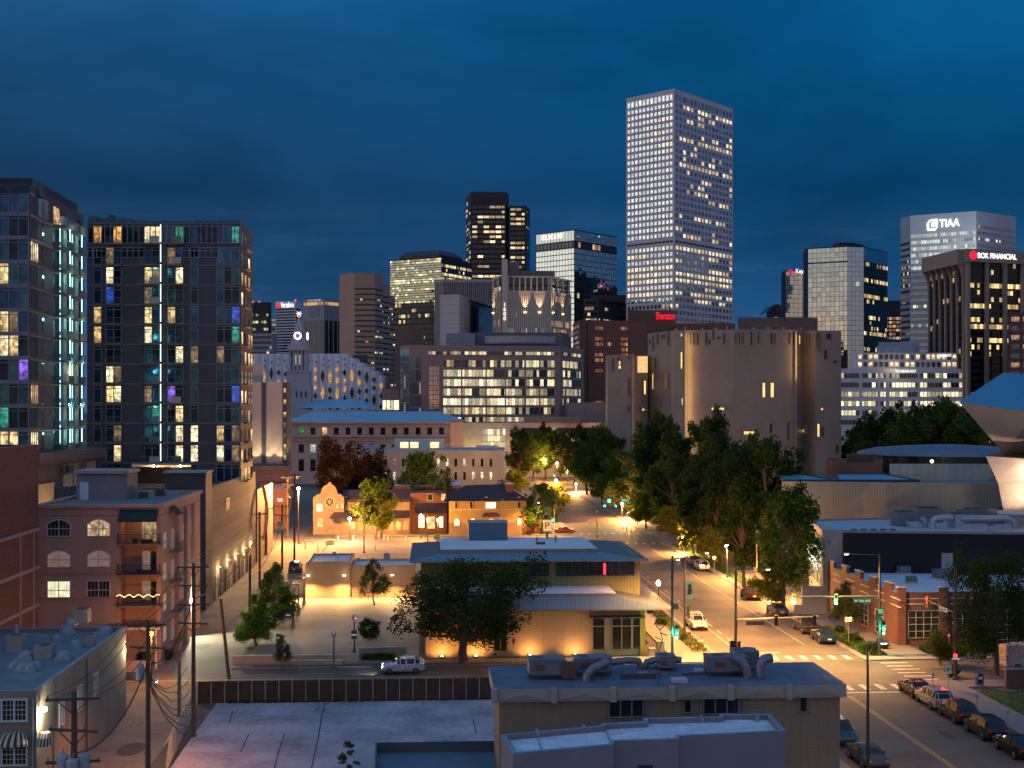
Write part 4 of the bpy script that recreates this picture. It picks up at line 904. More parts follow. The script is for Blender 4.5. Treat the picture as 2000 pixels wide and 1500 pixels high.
    for i in range(5): m = MB(); m.face([c + Vector(((-20 + i * 9) * k, -25.3 * k, z(776))), c + Vector(((-17 + i * 9) * k, -25.3 * k, z(776))), c + Vector(((-17 + i * 9) * k, -25.3 * k, z(764))), c + Vector(((-20 + i * 9) * k, -25.3 * k, z(764)))], dk); m.build('window', t)
clock_tower()
def city_hall():
    D = 440; t = thing('city_hall', 'long stone civic building with a blue hipped metal roof', 'building', P(740, 800, D) - Vector((0, 0, H)))
    wm = pbr('civic_stone', (.40, .32, .29), .8, scale=.2, var=.10, lines=[('v', 1.5, .06)], linecol=(.33, .27, .25))
    ze = ZZ(824, D); zr = ZZ(804, D + 8)
    p = chain([(562, D), (880, D), (905, D + 12), (905, D + 40), (562, D + 40)])
    m = MB(); m.prism([(q.x, q.y) for q in p], 0, ze, wm); m.build('wall', t)
    A, B, tt, nr, L = wall_frame(p[0], p[1])
    m = MB(); m.box(A.lerp(B, .5) + nr * .5 + Vector((0, 0, ZZ(827, D))), L, 1.0, ze - ZZ(827, D) + .1, wm, tt); m.box(A.lerp(B, .5) + nr * .5 + Vector((0, 0, ZZ(853, D))), L, 1.0, .7, wm, tt); m.box(A.lerp(B, .5) + nr * .3 + Vector((0, 0, ZZ(861, D))), L, .6, .4, wm, tt); m.build('cornice', t)
    ov = inset([(q.x, q.y) for q in p], -.9); up = inset([(q.x, q.y) for q in p], 9); m = MB()
    for i in range(5):
        a, b = ov[i], ov[(i + 1) % 5]; c, e = up[i], up[(i + 1) % 5]
        m.face([(a[0], a[1], ze + .1), (b[0], b[1], ze + .1), (e[0], e[1], zr), (c[0], c[1], zr)], blueroof)
    m.face([(q[0], q[1], zr) for q in up], whiteroof); m.build('roof', t)
    W = Wins(t); dk = dull('civic_win', (.06, .06, .07)); grn = room('civic_green', (.1, .7, .15), .35); wr = room('civic_warm', (1, .6, .2), 1.2); rd = dull('civic_red', (.10, .03, .03))
    rdl = room('civic_redlit', (.8, .25, .1), .3)
    for i in range(14):
        u = (588.5 + 22.8 * i - 562) * D / F; ww = 9 * D / F
        if u < L - 3: W.add(A, tt, nr, u - ww / 2, ZZ(849, D), ww, ZZ(835, D) - ZZ(849, D), grn if i == 0 else wr if i == 2 else rnd.choice((dk, rd)), .07)
    for i in range(14):
        u = (588.5 + 22.8 * i - 562) * D / F; ww = 10 * D / F
        if u < L - 3:
            W.add(A, tt, nr, u - ww / 2, ZZ(884, D), ww, ZZ(868, D) - ZZ(884, D), room('globe_lit', (.9, .9, .9), .6) if i == 1 else rd if i == 2 else dk, .07)
            W.add(A, tt, nr, u - ww / 2, ZZ(920, D), ww, ZZ(897, D) - ZZ(920, D), rnd.choice((dk, rd)), .07)
    W.done()
    # blue roofed hall behind
    D = 480; p = chain([(560, D), (720, D), (745, D + 8), (745, D + 26), (560, D + 26)]); b = thing('blue_roofed_hall', 'flat blue metal roofed hall at the foot of the clock tower', 'building', p[0])
    m = MB(); m.prism([(q.x, q.y) for q in p], 0, ZZ(800, D), wm); m.build('wall', b)
    m = MB(); z0, z1 = ZZ(797, D), ZZ(780, D + 20)
    a = [(XX(572, D), D), (XX(716, D), D), (XX(706, D + 20), D + 20), (XX(616, D + 20), D + 20)]
    m.face([(a[0][0], a[0][1], z0), (a[1][0], a[1][1], z0), (a[2][0], a[2][1], z1), (a[3][0], a[3][1], z1)], blueroof); m.face([(a[1][0], a[1][1], z0), (a[1][0] + 3, D + 20, z0), (a[2][0], a[2][1], z1)], blueroof)
    m.face([(a[0][0], a[0][1], z0), (a[3][0], a[3][1], z1), (a[3][0], a[3][1] + .1, z0)], blueroof); m.build('roof', b)
city_hall()
def annex():
    D = 335; t = thing('courthouse_annex', 'low cream stone annex with slim paired windows and a small lit penthouse', 'building', P(850, 800, D) - Vector((0, 0, H)))
    wm = pbr('cream_stone', (.52, .42, .32), .8, scale=.2, var=.07, lines=[('u', 3.4, .10)], linecol=(.42, .34, .26))
    p = chain([(700, D), (986, D), (986, D + 30), (700, D + 30)]); zt = ZZ(880, D); shell(t, [(q.x, q.y) for q in p], 0, zt, wm, pbr('blue_white_roof', (.5, .56, .62)), par=.7, pt=.5)
    W = Wins(t); A, B, tt, nr, L = wall_frame(p[0], p[1]); dk = dull('annex_dark', (.05, .05, .05)); lit = room('annex_lit', (1, .75, .4), 1.5); grn = dull('annex_green', (.1, .13, .1)); rd = room('annex_red', (1, .3, .1), .7)
    for i in range(15):
        for r_, y0 in enumerate((896, 922)):
            px = 717 + i * 17.1; W.add(A, tt, nr, (px - 700) * D / F, ZZ(y0 + 15, D), 4.6 * D / F, 15 * D / F, rnd.choice((dk, dk, grn, lit, lit)) if not (i == 3 and r_ == 0) else rd, .06)
    W.done()
    ph = chain([(770, D + 10), (868, D + 10), (868, D + 20), (770, D + 20)]); m = MB(); m.prism([(q.x, q.y) for q in ph], zt - .7, ZZ(858, D + 10), pbr('ph_cream', (.5, .48, .45))); m.build('penthouse', t)
    A, B, tt, nr, L = wall_frame(ph[0], ph[1]); l2 = room('ph_lit', (1, .75, .35), 2, contrast=.5)
    for a, w_ in ((.12, .16), (.32, .16), (.72, .17)): m = MB(); wquad(m, A, tt, nr, a * L, zt + .4, w_ * L, 1.6, l2, .06); m.build('window', t)
    m = MB(); m.box(Vector((XX(950, D + 8), D + 8, zt - .7)), 5.5, 4, 1.8, pbr('ph_grey', (.35, .4, .45))); m.build('roof_unit', t)
    m = MB(); m.box(Vector((XX(722, D + 10), D + 10, zt - .7)), 4.5, 4, 1.8, pbr('ph_grey', (.35, .4, .45))); m.build('roof_unit', t)
    m = MB(); m.bar(Vector((XX(890, D), D + 3, zt)), Vector((XX(890, D), D + 3, zt + 3.5)), .12, pbr('ph_grey', (.35, .4, .45))); m.build('mast', t)
annex()
def slab():
    D = 330; t = thing('beige_slab', 'tall beige slab block with a dark vertical stripe', 'apartment block', P(530, 800, D) - Vector((0, 0, H)))
    wm = pbr('slab_beige', (.50, .42, .36), .8, scale=.05, var=.06, lines=[('v', 6, .05)], linecol=(.44, .38, .33)); dk = pbr('slab_stripe', (.06, .075, .10), .6); st = pbr('slab_side', (.16, .13, .12))
    p = chain([(484, D), (569, D), (569, D + 12), (484, D + 12)]); shell(t, [(q.x, q.y) for q in p], 0, ZZ(746, D), wm, darkroof, par=.8, pt=.4)
    A, B, tt, nr, L = wall_frame(p[0], p[1]); k = D / F
    m = MB(); wquad(m, A, tt, nr, 27 * k, ZZ(906, D), 9 * k, ZZ(747, D) - ZZ(906, D), dk, .1); m.build('stripe', t)
    m = MB(); wquad(m, A, tt, nr, 67.5 * k, ZZ(906, D), 9.5 * k, ZZ(747, D) - ZZ(906, D), dk, .1); m.build('stripe', t)
    m = MB(); wquad(m, A, tt, nr, 77.2 * k, ZZ(920, D), 7.6 * k, ZZ(747, D) - ZZ(920, D), st, .12); m.build('pier', t)
    lit = room('slab_lit', (1, .68, .25), .9)
    for i, y in enumerate((757, 779, 804, 824, 846, 867, 888)): m = MB(); wquad(m, A, tt, nr, 70 * k, ZZ(y + 10, D), 5 * k, 9 * k, lit if i not in (3, 4) else room('slab_dim', (.8, .5, .2), .25), .16); m.build('window', t)
    p = chain([(478, D + 8), (514, D + 8), (514, D + 20), (478, D + 20)]); m = MB(); m.prism([(q.x, q.y) for q in p], 0, ZZ(709, D + 8), wm); m.build('back_wing', t)
    for i in range(3): lamp('SPOT', Vector((XX(498 + i * 24, D - 3), D - 2.2, ZZ(903, D))), 1400, (1, .72, .35), .3, Vector((XX(498 + i * 24, D), D, ZZ(860, D))), 75)
    D = 310; p = chain([(470, D), (566, D), (566, D + 18), (470, D + 18)]); b = thing('brick_shed', 'long low brick building below the beige slab', 'building', p[0]); shell(b, [(q.x, q.y) for q in p], 0, ZZ(911, D), pbr('shed_brick', (.27, .14, .10), lines=[('v', 2.4, .1)], linecol=(.35, .25, .2)), darkroof, par=.5, pt=.3)
    D = 275; p = chain([(478, D), (562, D), (562, D + 16), (478, D + 16)]); b = thing('brick_garage', 'low orange brick building with a pale roof behind the utility poles', 'building', p[0])
    shell(b, [(q.x, q.y) for q in p], 0, ZZ(953, D), pbr('garage_brick', (.34, .15, .09)), whiteroof, par=.5, pt=.3); A, B, tt, nr, L = wall_frame(p[0], p[1])
    m = MB(); wquad(m, A, tt, nr, L * .76, ZZ(980, D), 1.2, .8, emit('white_pane', (1, .9, .8), .8, False)); m.build('window', b)
slab()
# ---- right-hand museum campus
def pavilion():
    t = thing('round_pavilion', 'low round pavilion with a blue domed metal roof and ring of glass', 'building', P(1830, 800, 235) - Vector((0, 0, H)))
    c = P(1850, 800, 250); c.z = 0; k = 250 / F; rx, ry = 17.5, 22
    def ell(r_, z, n_=48): return [Vector((c.x + rx * r_ * math.cos(a), c.y + ry * r_ * math.sin(a) * .8, z)) for a in [2 * math.pi * i / n_ for i in range(n_)]]
    zr = ZZ(893, 232); zt = ZZ(868, 250)
    m = MB(); m.grid([ell(1.0, zr), ell(.99, zr + .4), ell(.8, zr + (zt - zr) * .62), ell(.5, zt - .3), ell(.15, zt), ell(.001, zt + .05)], pbr('pavilion_roof', (.12, .16, .21), .45, .4, lines=None), True); m.build('roof', t, True)
    g = glass('pav_glass', 2.2, .12, (.9, 1, .8), 1.2, (.05, .09, .09), .7, .1, 0, .08, hm=0, seed=50)
    m = MB(); a, b = ell(.93, 0), ell(.93, zr)
    for i in range(48): m.face([a[i], a[(i + 1) % 48], b[(i + 1) % 48], b[i]], g, [(i * 2.2, 0.1), (i * 2.2 + 2.2, 0.1), (i * 2.2 + 2.2, .9), (i * 2.2, .9)])
    m.build('glass_ring', t)
    # pale panel fence in front
    f0, f1 = P(1722, 800, 215), P(1962, 800, 205); m = MB(); wm = pbr('fence_panel', (.42, .46, .38), .6, lines=[('u', 1.2, .08)], linecol=(.28, .3, .25)); zf = ZZ(905, 212)
    m.box(Vector(((f0.x + f1.x) / 2, 210, 0)), f1.x - f0.x, .3, zf, wm, (1, -.03, 0)); solo(m, 'panel_wall', 'pale green panelled wall below the round pavilion', 'wall', (f0.x, 212, 0))
    p = [P(1614, 800, 226), P(1665, 800, 214), P(1724, 800, 216), P(1724, 800, 230), P(1614, 800, 236)]; b = thing('rust_block', 'low rust brown block beside the museum tower', 'building', V2(p[0])); shell(b, [(q.x, q.y) for q in p], 0, ZZ(902, 218), pbr('rust_stucco', (.26, .10, .055), .7), darkroof, par=.4, pt=.3)
    m = MB(); m.box(Vector((XX(1680, 222), 222, ZZ(902, 218) - .4)), 4, 3, 1.6, pbr('fin_dark', (.07, .06, .055), .5)); m.build('roof_unit', b)
    lm = thing('pole_lamp', 'bright pole lamp in front of the round pavilion', 'street lamp', (XX(1820, 224), 224, 0)); m = MB(); m.tube([(XX(1820, 224), 224, 0), (XX(1820, 224), 224, ZZ(903, 224))], .08, pbr('lamp_post', (.05, .05, .05), .4)); m.build('pole', lm)
    m = MB(); m.lathe((XX(1820, 224), 224, ZZ(903, 224)), [(0, -.05), (.28, .05), (.28, .35), (0, .45)], emit('lamp_warm', (1, .8, .5), 12), 10); m.build('lamp_head', lm); lamp('POINT', (XX(1820, 224), 223, ZZ(900, 224)), 1200, (1, .78, .45), .3)
pavilion()
def titanium():
    t = thing('angular_museum', 'angular titanium clad museum with a sharp jutting prow', 'museum', P(1990, 800, 180) - Vector((0, 0, H)))
    top = pbr('titan_top', (.10, .30, .42), .4, .5, .08); ti = pbr('titanium', (.50, .42, .35), .38, .35, .12, .12, lines=[('u', 1.6, .05), ('v', .9, .05)], linecol=(.38, .32, .27))
    tip = P(1873, 785, 165); ridge = P(1960, 727, 190); r2 = P(2140, 745, 200); e1 = P(2020, 806, 160); e2 = P(2160, 830, 160); foot = P(1962, 888, 172); ft2 = P(2150, 868, 165)
    bk = P(1985, 880, 200); 
    m = MB(); m.face([tip, e1, e2, r2, ridge], top); m.build('roof', t)
    m = MB(); m.face([tip, foot, ft2, e2, e1], ti); m.face([tip, ridge, bk, foot], ti); m.face([foot, bk, P(2150, 868, 200), ft2], ti); m.build('prow', t)
    a = [P(1925, 891, 170), P(2160, 905, 160), P(2160, 860, 185), P(1962, 878, 186)]
    m = MB(); m.face(a, pbr('titan_shelf', (.12, .10, .10), .5)); f = [P(1958, 950, 172), P(1975, 975, 171), P(2160, 1120, 160)]
    b1, b2 = P(1950, 945, 171), P(1972, 1000, 172); m.face([a[0], b1, P(1975, 1080, 172), P(2160, 1100, 162), a[1]], ti); m.face([a[0], a[3], P(1980, 1080, 186), P(1975, 1080, 172), b1], ti); m.build('lower_wall', t)
    m = MB(); q = [P(1949, 903, 169.6), P(1953, 901.5, 169.6), P(1964, 912, 169.6), P(1961, 914, 169.6)]; m.face(q, pbr('slit_dark', (.025, .025, .03), .3)); m.build('window', t)
    lamp('SPOT', P(1975, 985, 166), 2600, (1, .72, .5), .3, P(1975, 930, 171), 100)
titanium()
def campus():
    # corrugated hall
    D0 = 168; t = thing('corrugated_hall', 'long hall clad in grey corrugated metal with skylights on its roof', 'museum', P(1750, 800, D0) - Vector((0, 0, H)))
    wm = pbr('corrugated', (.26, .27, .26), .5, .2, .12, .5, streak=True, lines=[('u', .42, .12)], linecol=(.19, .2, .195)); 
    zt = ZZ(942, 196); p = chain([(1527, 199), (1990, 192), (2050, 216), (1527, 216)]); p[2] = Vector((XX(1995, 192) + 3, 215, 0))
    shell(t, [(q.x, q.y) for q in p], 0, zt, wm, pbr('hall_roof', (.14, .20, .24), .5, .2, .1), par=.5, pt=.4, cap=pbr('cap_metal', (.3, .38, .42), .4, .5))
    for a, b in ((1530, 1635), (1640, 1795)):
        m = MB(); z = zt - .45; q = [(XX(a, 199), 199.6, z + .5), (XX(b, 199), 199.0, z + .5), (XX(b - 75, 213) , 212, z + .9), (XX(a - 10, 213), 212, z + .9)]; m.face(q, pbr('skylight', (.16, .50, .66), .3, .4, .05)); o = m.build('skylight', t)
        m = MB(); m.bar(q[0], q[1], .4, pbr('skylight_frame', (.05, .07, .09))); m.bar(q[2], q[3], .4, MATS['skylight_frame']); m.bar(q[0], q[3], .3, MATS['skylight_frame']); m.bar(q[1], q[2], .3, MATS['skylight_frame']); m.build('frame', o)
    # black box with concrete end and big grey roof
    t = thing('black_box_gallery', 'large gallery with a black panel front and a pale grey roof carrying ducts', 'museum', P(1800, 800, 142) - Vector((0, 0, H)))
    cw = pbr('board_concrete', (.30, .29, .27), .8, scale=.4, var=.18, streak=True, bump=.2); zt = ZZ(1037, 161); poly = [P(1607, 0, 162), P(2080, 0, 159), P(2080, 0, 188), P(1580, 0, 178)]
    shell(t, [(q.x, q.y) for q in poly], 0, zt, cw, pbr('gallery_roof', (.36, .43, .48), .6, 0, .10, .15, lines=[('u', 6, .06)], linecol=(.28, .34, .39)), par=.25, pt=.3, cap=pbr('cap_metal', (.3, .38, .42), .4, .5))
    A, B, tt, nr, L = wall_frame(poly[0], poly[1]); k0 = (XX(1645, 162) - poly[0].x)
    m = MB(); bm_ = pbr('black_panel', (.008, .009, .013), .35, lines=[('u', 2.4, .04)], linecol=(.02, .02, .025)); m.box(A + tt * (k0 + (L - k0) / 2) + nr * .2, L - k0, .4, zt - .3, bm_, tt); m.build('black_panel', t)
    m = MB(); wquad(m, A, tt, nr, (XX(1841, 160) - poly[0].x), ZZ(1115, 160), 1.4, 2.3, cw, .5); m.build('vent_panel', t)
    # left end glass lit
    A, B, tt, nr, L = wall_frame(poly[3], poly[0]); g = glass('gallery_end', 1.1, .6, (.75, .95, .55), .30, (.3, .36, .3), .6, .1, 0, .12, mcol=(.1, .12, .1), hm=.1, seed=51); m = MB(); wquad(m, A, tt, nr, .5, 3, L - 1, zt - 4, g, .08, [(0, 0), (L, 0), (L, 5), (0, 5)]); m.build('glass_end', t)
    m = MB()
    for k in range(3): 
        pts_ = [A + tt * (2 + i * .9) + nr * .4 + Vector((0, 0, 7.2 - k * .9 + .35 * math.sin(i * 1.7 + k))) for i in range(int((L - 3) / .9))]; m.tube(pts_, .05, emit('neon_white', (.9, 1, .85), 1.6), 5)
    m.build('neon_tube', t)
    # plant on the roof
    zr = zt - .25; du = pbr('duct_metal', (.38, .44, .48), .4, .5, .15)
    def unit(px, D, sx, sy, sz, nm='roof_unit', mt=None): m = MB(); m.box(Vector((XX(px, D), D, zr)), sx, sy, sz, mt or du); m.box(Vector((XX(px, D), D, zr + sz)), sx * .8, sy * .7, .15, pbr('fin_dark', (.07, .06, .055), .5)); m.build(nm, t)
    unit(1764, 171, 2.6, 2.4, 1.9, mt=pbr('unit_grey', (.16, .18, .20), .5)); unit(1782, 168, 1.2, 1.2, .9); unit(1810, 177, 3.6, 2.4, 2.0, mt=pbr('unit_grey', (.16, .18, .20), .5)); unit(1935, 175, 9.5, 1.0, 2.0, mt=pbr('unit_grey', (.16, .18, .20), .5)); unit(1866, 168, 1.1, 2.5, 1.9); unit(1936, 164, .8, .8, .7)
    m = MB(); y = 167; m.tube([(XX(1822, y), y, zr), (XX(1822, y), y, zr + 1.0), (XX(1828, y), y, zr + 1.35), (XX(1838, y), y, zr + 1.45), (XX(1860, y), y, zr + 1.45)], .42, du, 10); m.build('duct', t)
    m = MB(); m.tube([(XX(1808, y + 1), y + 1, zr), (XX(1806, y + 1), y + 1, zr + .9), (XX(1800, y + 1), y + 1, zr + 1.3)], .35, du, 10); m.build('duct', t)
    m = MB(); m.tube([(XX(1875, y), y, zr + 1.35), (XX(1966, y), y, zr + 1.35), (XX(1978, y), y, zr + 1.0), (XX(1984, y), y, zr)], .46, du, 10); m.build('duct', t)
    m = MB(); m.tube([(XX(1950, 169), 169, zr + 1.9), (XX(2040, 165), 165, zr + 1.9)], .4, du, 10); m.build('duct', t)
    for i in range(5): m = MB(); m.box(Vector((XX(1668 + i * 19, 164.5), 164.5, zr)), .7, .4, .18, pbr('fin_dark', (.07, .06, .055), .5)); m.build('roof_vent', t)
campus()
def brick_shop():
    t = thing('brick_shop', 'single storey red brick corner building with a stepped parapet and big gridded windows', 'shop', S(53, 131))
    bk = pbr('shop_brick', (.145, .06, .045), .8, scale=1.5, var=.2, bump=.2, lines=[('v', .25, .03)], linecol=(.17, .09, .07)); wt = pbr('shop_trim', (.55, .52, .50), .7); pale = pbr('shop_pale', (.5, .45, .4))
    # corner at (1745,1262 base); street side recedes
    c = G(1750, 1262); u0, v0 = UV(c); v1 = v0 + 34; u0w = u0 + .0
    pl = rect(u0, v0, u0 + 24, v0 + 30); zt = 4.6
    ul = UV(G(1612, 1205))[0]
    A3 = S(u0, v0); A0 = P(1612, 0, 163); A0.z = 0
    B3 = S(u0 + 24, v0)
    pl = [(A3.x, A3.y), (B3.x, B3.y), (S(u0 + 24, v0 + 26).x, S(u0 + 24, v0 + 26).y), (A0.x, A0.y)]
    zt = ZZ(1157, A3.y)
    shell(t, pl, 0, zt, bk, pbr('shop_roof', (.50, .62, .70), .6, 0, .12, .2), par=.8, pt=.35, cap=pale)
    # stepped parapet piers
    A, B, tt, nr, L = wall_frame(A0, A3)
    for k in range(5):
        m = MB(); q = A + tt * (L * (.1 + .2 * k)) ; m.box(q + Vector((0, 0, zt)) - nr * .18, L * .08, .42, .75, bk, tt); m.box(q + Vector((0, 0, zt + .75)) - nr * .18, L * .085, .5, .12, pale, tt); m.build('parapet_pier', t)
        m = MB(); u = L * (.1 + .2 * k) + L * .04; 
        for zz in (zt - 1.5, zt - .7): m.box(A + tt * (u + L * .06) + nr * .05 + Vector((0, 0, zz)), L * .12, .1, .09, wt, tt)
        m.build('wall_trim', t)
    gd = dull('shop_glass', (.06, .06, .05), .1, .5); fr = pbr('shop_frame', (.33, .33, .31), .5)
    def big(A, tt, nr, u, z, w_, h_, nx, ny):
        m = MB(); wquad(m, A, tt, nr, u, z, w_, h_, gd, .05); o = m.build('window', t); m = MB()
        for i in range(nx + 1): m.box(A + tt * (u + w_ * i / nx) + nr * .08 + Vector((0, 0, z)), .07, .1, h_, fr, tt)
        for j in range(ny + 1): m.box(A + tt * (u + w_ / 2) + nr * .085 + Vector((0, 0, z + h_ * j / ny - .03)), w_, .1, .06, fr, tt)
        m.build('frame', o)
    for k in range(4): big(A, tt, nr, L * (.15 + .2 * k), .6, L * .1, 2.6, 2, 4)
    A, B, tt, nr, L = wall_frame(A3, B3)
    big(A, tt, nr, 1.35, .9, 3.5, 3.0, 4, 4); big(A, tt, nr, 6.4, .6, 3.4, 3.2, 3, 4); big(A, tt, nr, 11.5, .6, 3.4, 3.2, 3, 4)
    for u in (.55, 5.3, 10.5, 15.4): m = MB(); m.box(A + tt * u + nr * .15, .95, .3, zt + .55, bk, tt); m.box(A + tt * u + nr * .15 + Vector((0, 0, zt + .55)), 1.1, .5, .12, pale, tt); m.build('pier', t)
    for u in (3, 8, 13):
        m = MB(); 
        for z_ in (zt - .75, zt - 1.35): m.box(A + tt * u + nr * .05 + Vector((0, 0, z_)), 3.6, .1, .08, wt, tt)
        m.build('wall_trim', t)
    zr = zt - .8; un = pbr('rooftop_unit', (.13, .16, .18), .5, .2)
    for px, py, s_ in ((1780, 1140, 1.3), (1838, 1132, 2.0), (1892, 1150, 1.2), (1765, 1122, 1.6)):
        q = G(px, py, zr); m = MB(); m.box(q, s_, s_, .25, pale); m.box(q + Vector((0, 0, .25)), s_ * .85, s_ * .8, s_ * .5, un); 
        for i in range(6): m.box(q + S(-s_ * .35 + i * s_ * .14, -s_ * .41, .3), .03, .04, s_ * .4, fr)
        m.build('roof_unit', t)
    # concrete stub building between brick shop and gallery
    q = P(1600, 0, 158); b = thing('lit_entrance_wall', 'small concrete entrance wall lit white from below', 'wall', V2(q)); m = MB(); m.box(V2(P(1590, 0, 160)), 3.2, .5, 3.6, MATS['board_concrete']); m.box(V2(P(1570, 0, 160)), 2.4, .4, 1.2, MATS['board_concrete']); m.build('wall', b); lamp('SPOT', P(1602, 1205, 158), 160, (.95, 1, .85), .2, P(1602, 1170, 164), 120)
brick_shop()
# ================================================================ ground, roads, lots
asph = pbr('asphalt', (.105, .092, .078), .75, scale=.22, var=.38, bump=.15, bscale=6)
asph2 = pbr('asphalt_worn', (.16, .14, .12), .8, scale=.3, var=.38, bump=.15, bscale=6)
side = pbr('pavement_concrete', (.20, .185, .17), .85, scale=.4, var=.14, bump=.1, lines=[('u', 1.8, .04), ('v', 1.8, .04)], linecol=(.2, .18, .16))
slabm = pbr('slab_concrete', (.36, .33, .35), .8, scale=.22, var=.50, bump=.15, bscale=2)
grassm = pbr('grass', (.045, .085, .02), .95, scale=1.2, var=.4, bump=.4, bscale=14)
mulch = pbr('mulch', (.12, .07, .045), .95, scale=2, var=.4, bump=.4, bscale=12)
paint = pbr('road_paint', (.50, .48, .42), .7, scale=2.5, var=.55); ypaint = pbr('yellow_paint', (.55, .36, .06), .7, scale=3, var=.2)
UL, UR = 30.6, 45.3; V12, V12b = 117.5, 127.6; V13, V13b = 246, 259; V14, V14b = 412, 426
def sheet(name, u0, v0, u1, v1, z, m, ): mb = MB(); mb.face([S(u0, v0, z), S(u1, v0, z), S(u1, v1, z), S(u0, v1, z)], m, [(u0, v0), (u1, v0), (u1, v1), (u0, v1)]); return struct(mb, name)
g = MB(); g.face([(-3000, -200, -.02), (3000, -200, -.02), (3000, 9000, -.02), (-3000, 9000, -.02)], pbr('ground_dirt', (.085, .08, .07), .9, scale=.05, var=.3)); struct(g, 'ground')
sheet('road', UL, 20, UR, V12, 0, asph); sheet('road', -140, V12, 150, V12b, 0, asph); sheet('road', UL, V12b, UR, V13, 0, asph)
sheet('road', -140, V13, 150, V13b, 0, asph); sheet('road', UL, V13b, UR, V14, 0, asph); sheet('road', -200, V14, 200, V14b, 0, asph); sheet('road', UL, V14b, UR, 700, 0, asph)
sheet('alley', -29.2, 20, -20.6, V12, 0, asph2); sheet('alley', -29.2, V12b, -20, V13, 0, asph2); sheet('alley', -42, V13b, -26, V14, 0, asph2)
def pave(name, u0, v0, u1, v1, m=side, h=.13): mb = MB(); mb.box(S((u0 + u1) / 2, (v0 + v1) / 2, -.01), u1 - u0, v1 - v0, h, m); return struct(mb, name)
pave('pavement', UL - 5.2, V12b, UL, V13); pave('pavement', UR, V12b, UR + 7.6, V13 - 0); pave('pavement', -20, V12b, UL - 5.25, V12b + 3.2); pave('pavement', UR + 7.65, V12b, 140, V12b + 2.4)
pave('pavement', UR, 20, UR + 5.2, V12); pave('pavement', UL - 3, 20, UL, V12); pave('pavement', UR + 5.25, V12 - 3, 140, V12); pave('pavement', -20.6, V12 - 2.2, UL - 3.05, V12)
pave('pavement', UL - 5, V13b, UL, V14); pave('pavement', UR, V13b, UR + 5, V14); pave('pavement', -19.5, V13b, UL - 5.05, V13b + 2.5)
sheet('lawn', UR + 1.2, V12b + 40, UR + 3.6, V13 - 6, .135, grassm); sheet('lawn', UR + 5.6, V12b + 26, UR + 34, V13 - 3, .012, grassm)
sheet('lawn', UR + 5.3, 60, UR + 26, V12 - 4.4, .012, grassm); sheet('lawn', UR + 1.0, 70, UR + 2.1, V12 - 6, .135, grassm); sheet('lawn', UR + 5.1, V13b, 130, V14, .012, grassm); sheet('lawn', UL - 24, V13b + 3, UL - 5.1, V14 - 2, .012, grassm)
sheet('lawn', -18, V13b + 2.6, UL - 6, V13b + 8, .015, grassm)
sheet('planting_strip', UL - 2.4, V12b + 5, UL - .5, V12b + 38, .135, mulch); sheet('planting_strip', UR + .6, V12b + 2.2, UR + 3.2, V12b + 19, .135, mulch); sheet('planting_strip', -18, V12b + .3, 16, V12b + 1.3, .135, mulch)
sheet('plaza', -19.2, V12b + 3.4, -1.2, V12b + 48, .008, pbr('plaza_paving', (.24, .21, .17), .8, scale=.3, var=.22)); sheet('parking_lot', -19.5, 178, UL - 6, V13 - .3, .006, pbr('lot_paving', (.22, .19, .15), .85, scale=.25, var=.3))
# concrete lot in front
sheet('concrete_lot', -19, 20, 30, 113.4, .01, slabm)
mb = MB(); crk = pbr('crack', (.03, .03, .035), .9)
for pts in (((636, 1372), (628, 1400), (622, 1440), (608, 1502)), ((556, 1432), (545, 1465), (536, 1500)), ((486, 1434), (470, 1468)), ((924, 1404), (930, 1432)), ((455, 1388), (448, 1412)), ((330, 1500), (352, 1470), (372, 1440))):
    q = [G(a, b, .016) for a, b in pts]
    for a, b in zip(q, q[1:]):
        n_ = Vector((1, 0, 0)) * .045; mb.face([a - n_, a + n_, b + n_, b - n_], crk)
o = struct(mb, 'slab_joint')
# painted markings
mb = MB()
def stripe(u, v, su, sv, m=paint, z=.006): mb.face([S(u - su / 2, v - sv / 2, z), S(u + su / 2, v - sv / 2, z), S(u + su / 2, v + sv / 2, z), S(u - su / 2, v + sv / 2, z)], m)
for k in range(9): stripe(UL + 1.0 + k * 1.55, V12b + 2.0, .55, 2.2)
for k in range(9): stripe(UL + 1.0 + k * 1.55, V12 - 2.0, .55, 2.2)
for k in range(6): stripe(UR + 2.6, V12 + .9 + k * 1.6, 2.8, .32); stripe(UL - 2.6, V12 + .9 + k * 1.6, 2.8, .32)
stripe(UL + 3.6, V12b + 5, 7, .35); stripe(41.2, V12 - 4.4, 6, .0001); stripe(41.0, V12 - 4.2, 5.6, .35)
for v in [V12b + 8 + 4.8 * k for k in range(22)]: stripe(34.0, v, .11, 2.2); 
stripe(41.6, (V12b + V13) / 2 + 3, .1, V13 - V12b - 12); stripe(33.2, (V12b + V13) / 2 + 3, .1, V13 - V12b - 12)
for k in range(8): stripe(UL + 1.2 + k * 1.7, V13 - 3, .6, 2.4); stripe(UL + 1.2 + k * 1.7, V13b + 3, .6, 2.4); stripe(UR + 2.5, V13 + 1 + k * 1.5, 2.6, .35)
for du in (0, .28): stripe(38.1 + du, 66, .11, 92, ypaint)
for v in [V13b + 8 + 9 * k for k in range(15)]: stripe(37.6, v, .14, 4.5, ypaint)
for v in [8 + 9 * k for k in range(12)]: pass
for v in (V12 + 5, ): 
    for du in (0, .25): stripe(-60, v + du, 150, .1, ypaint); stripe(100, v + du, 90, .1, ypaint)
struct(mb, 'road_marking')
mb = MB(); q = random.Random(9); dkp = pbr('patch_asphalt', (.055, .05, .046), .8, scale=.5, var=.3)
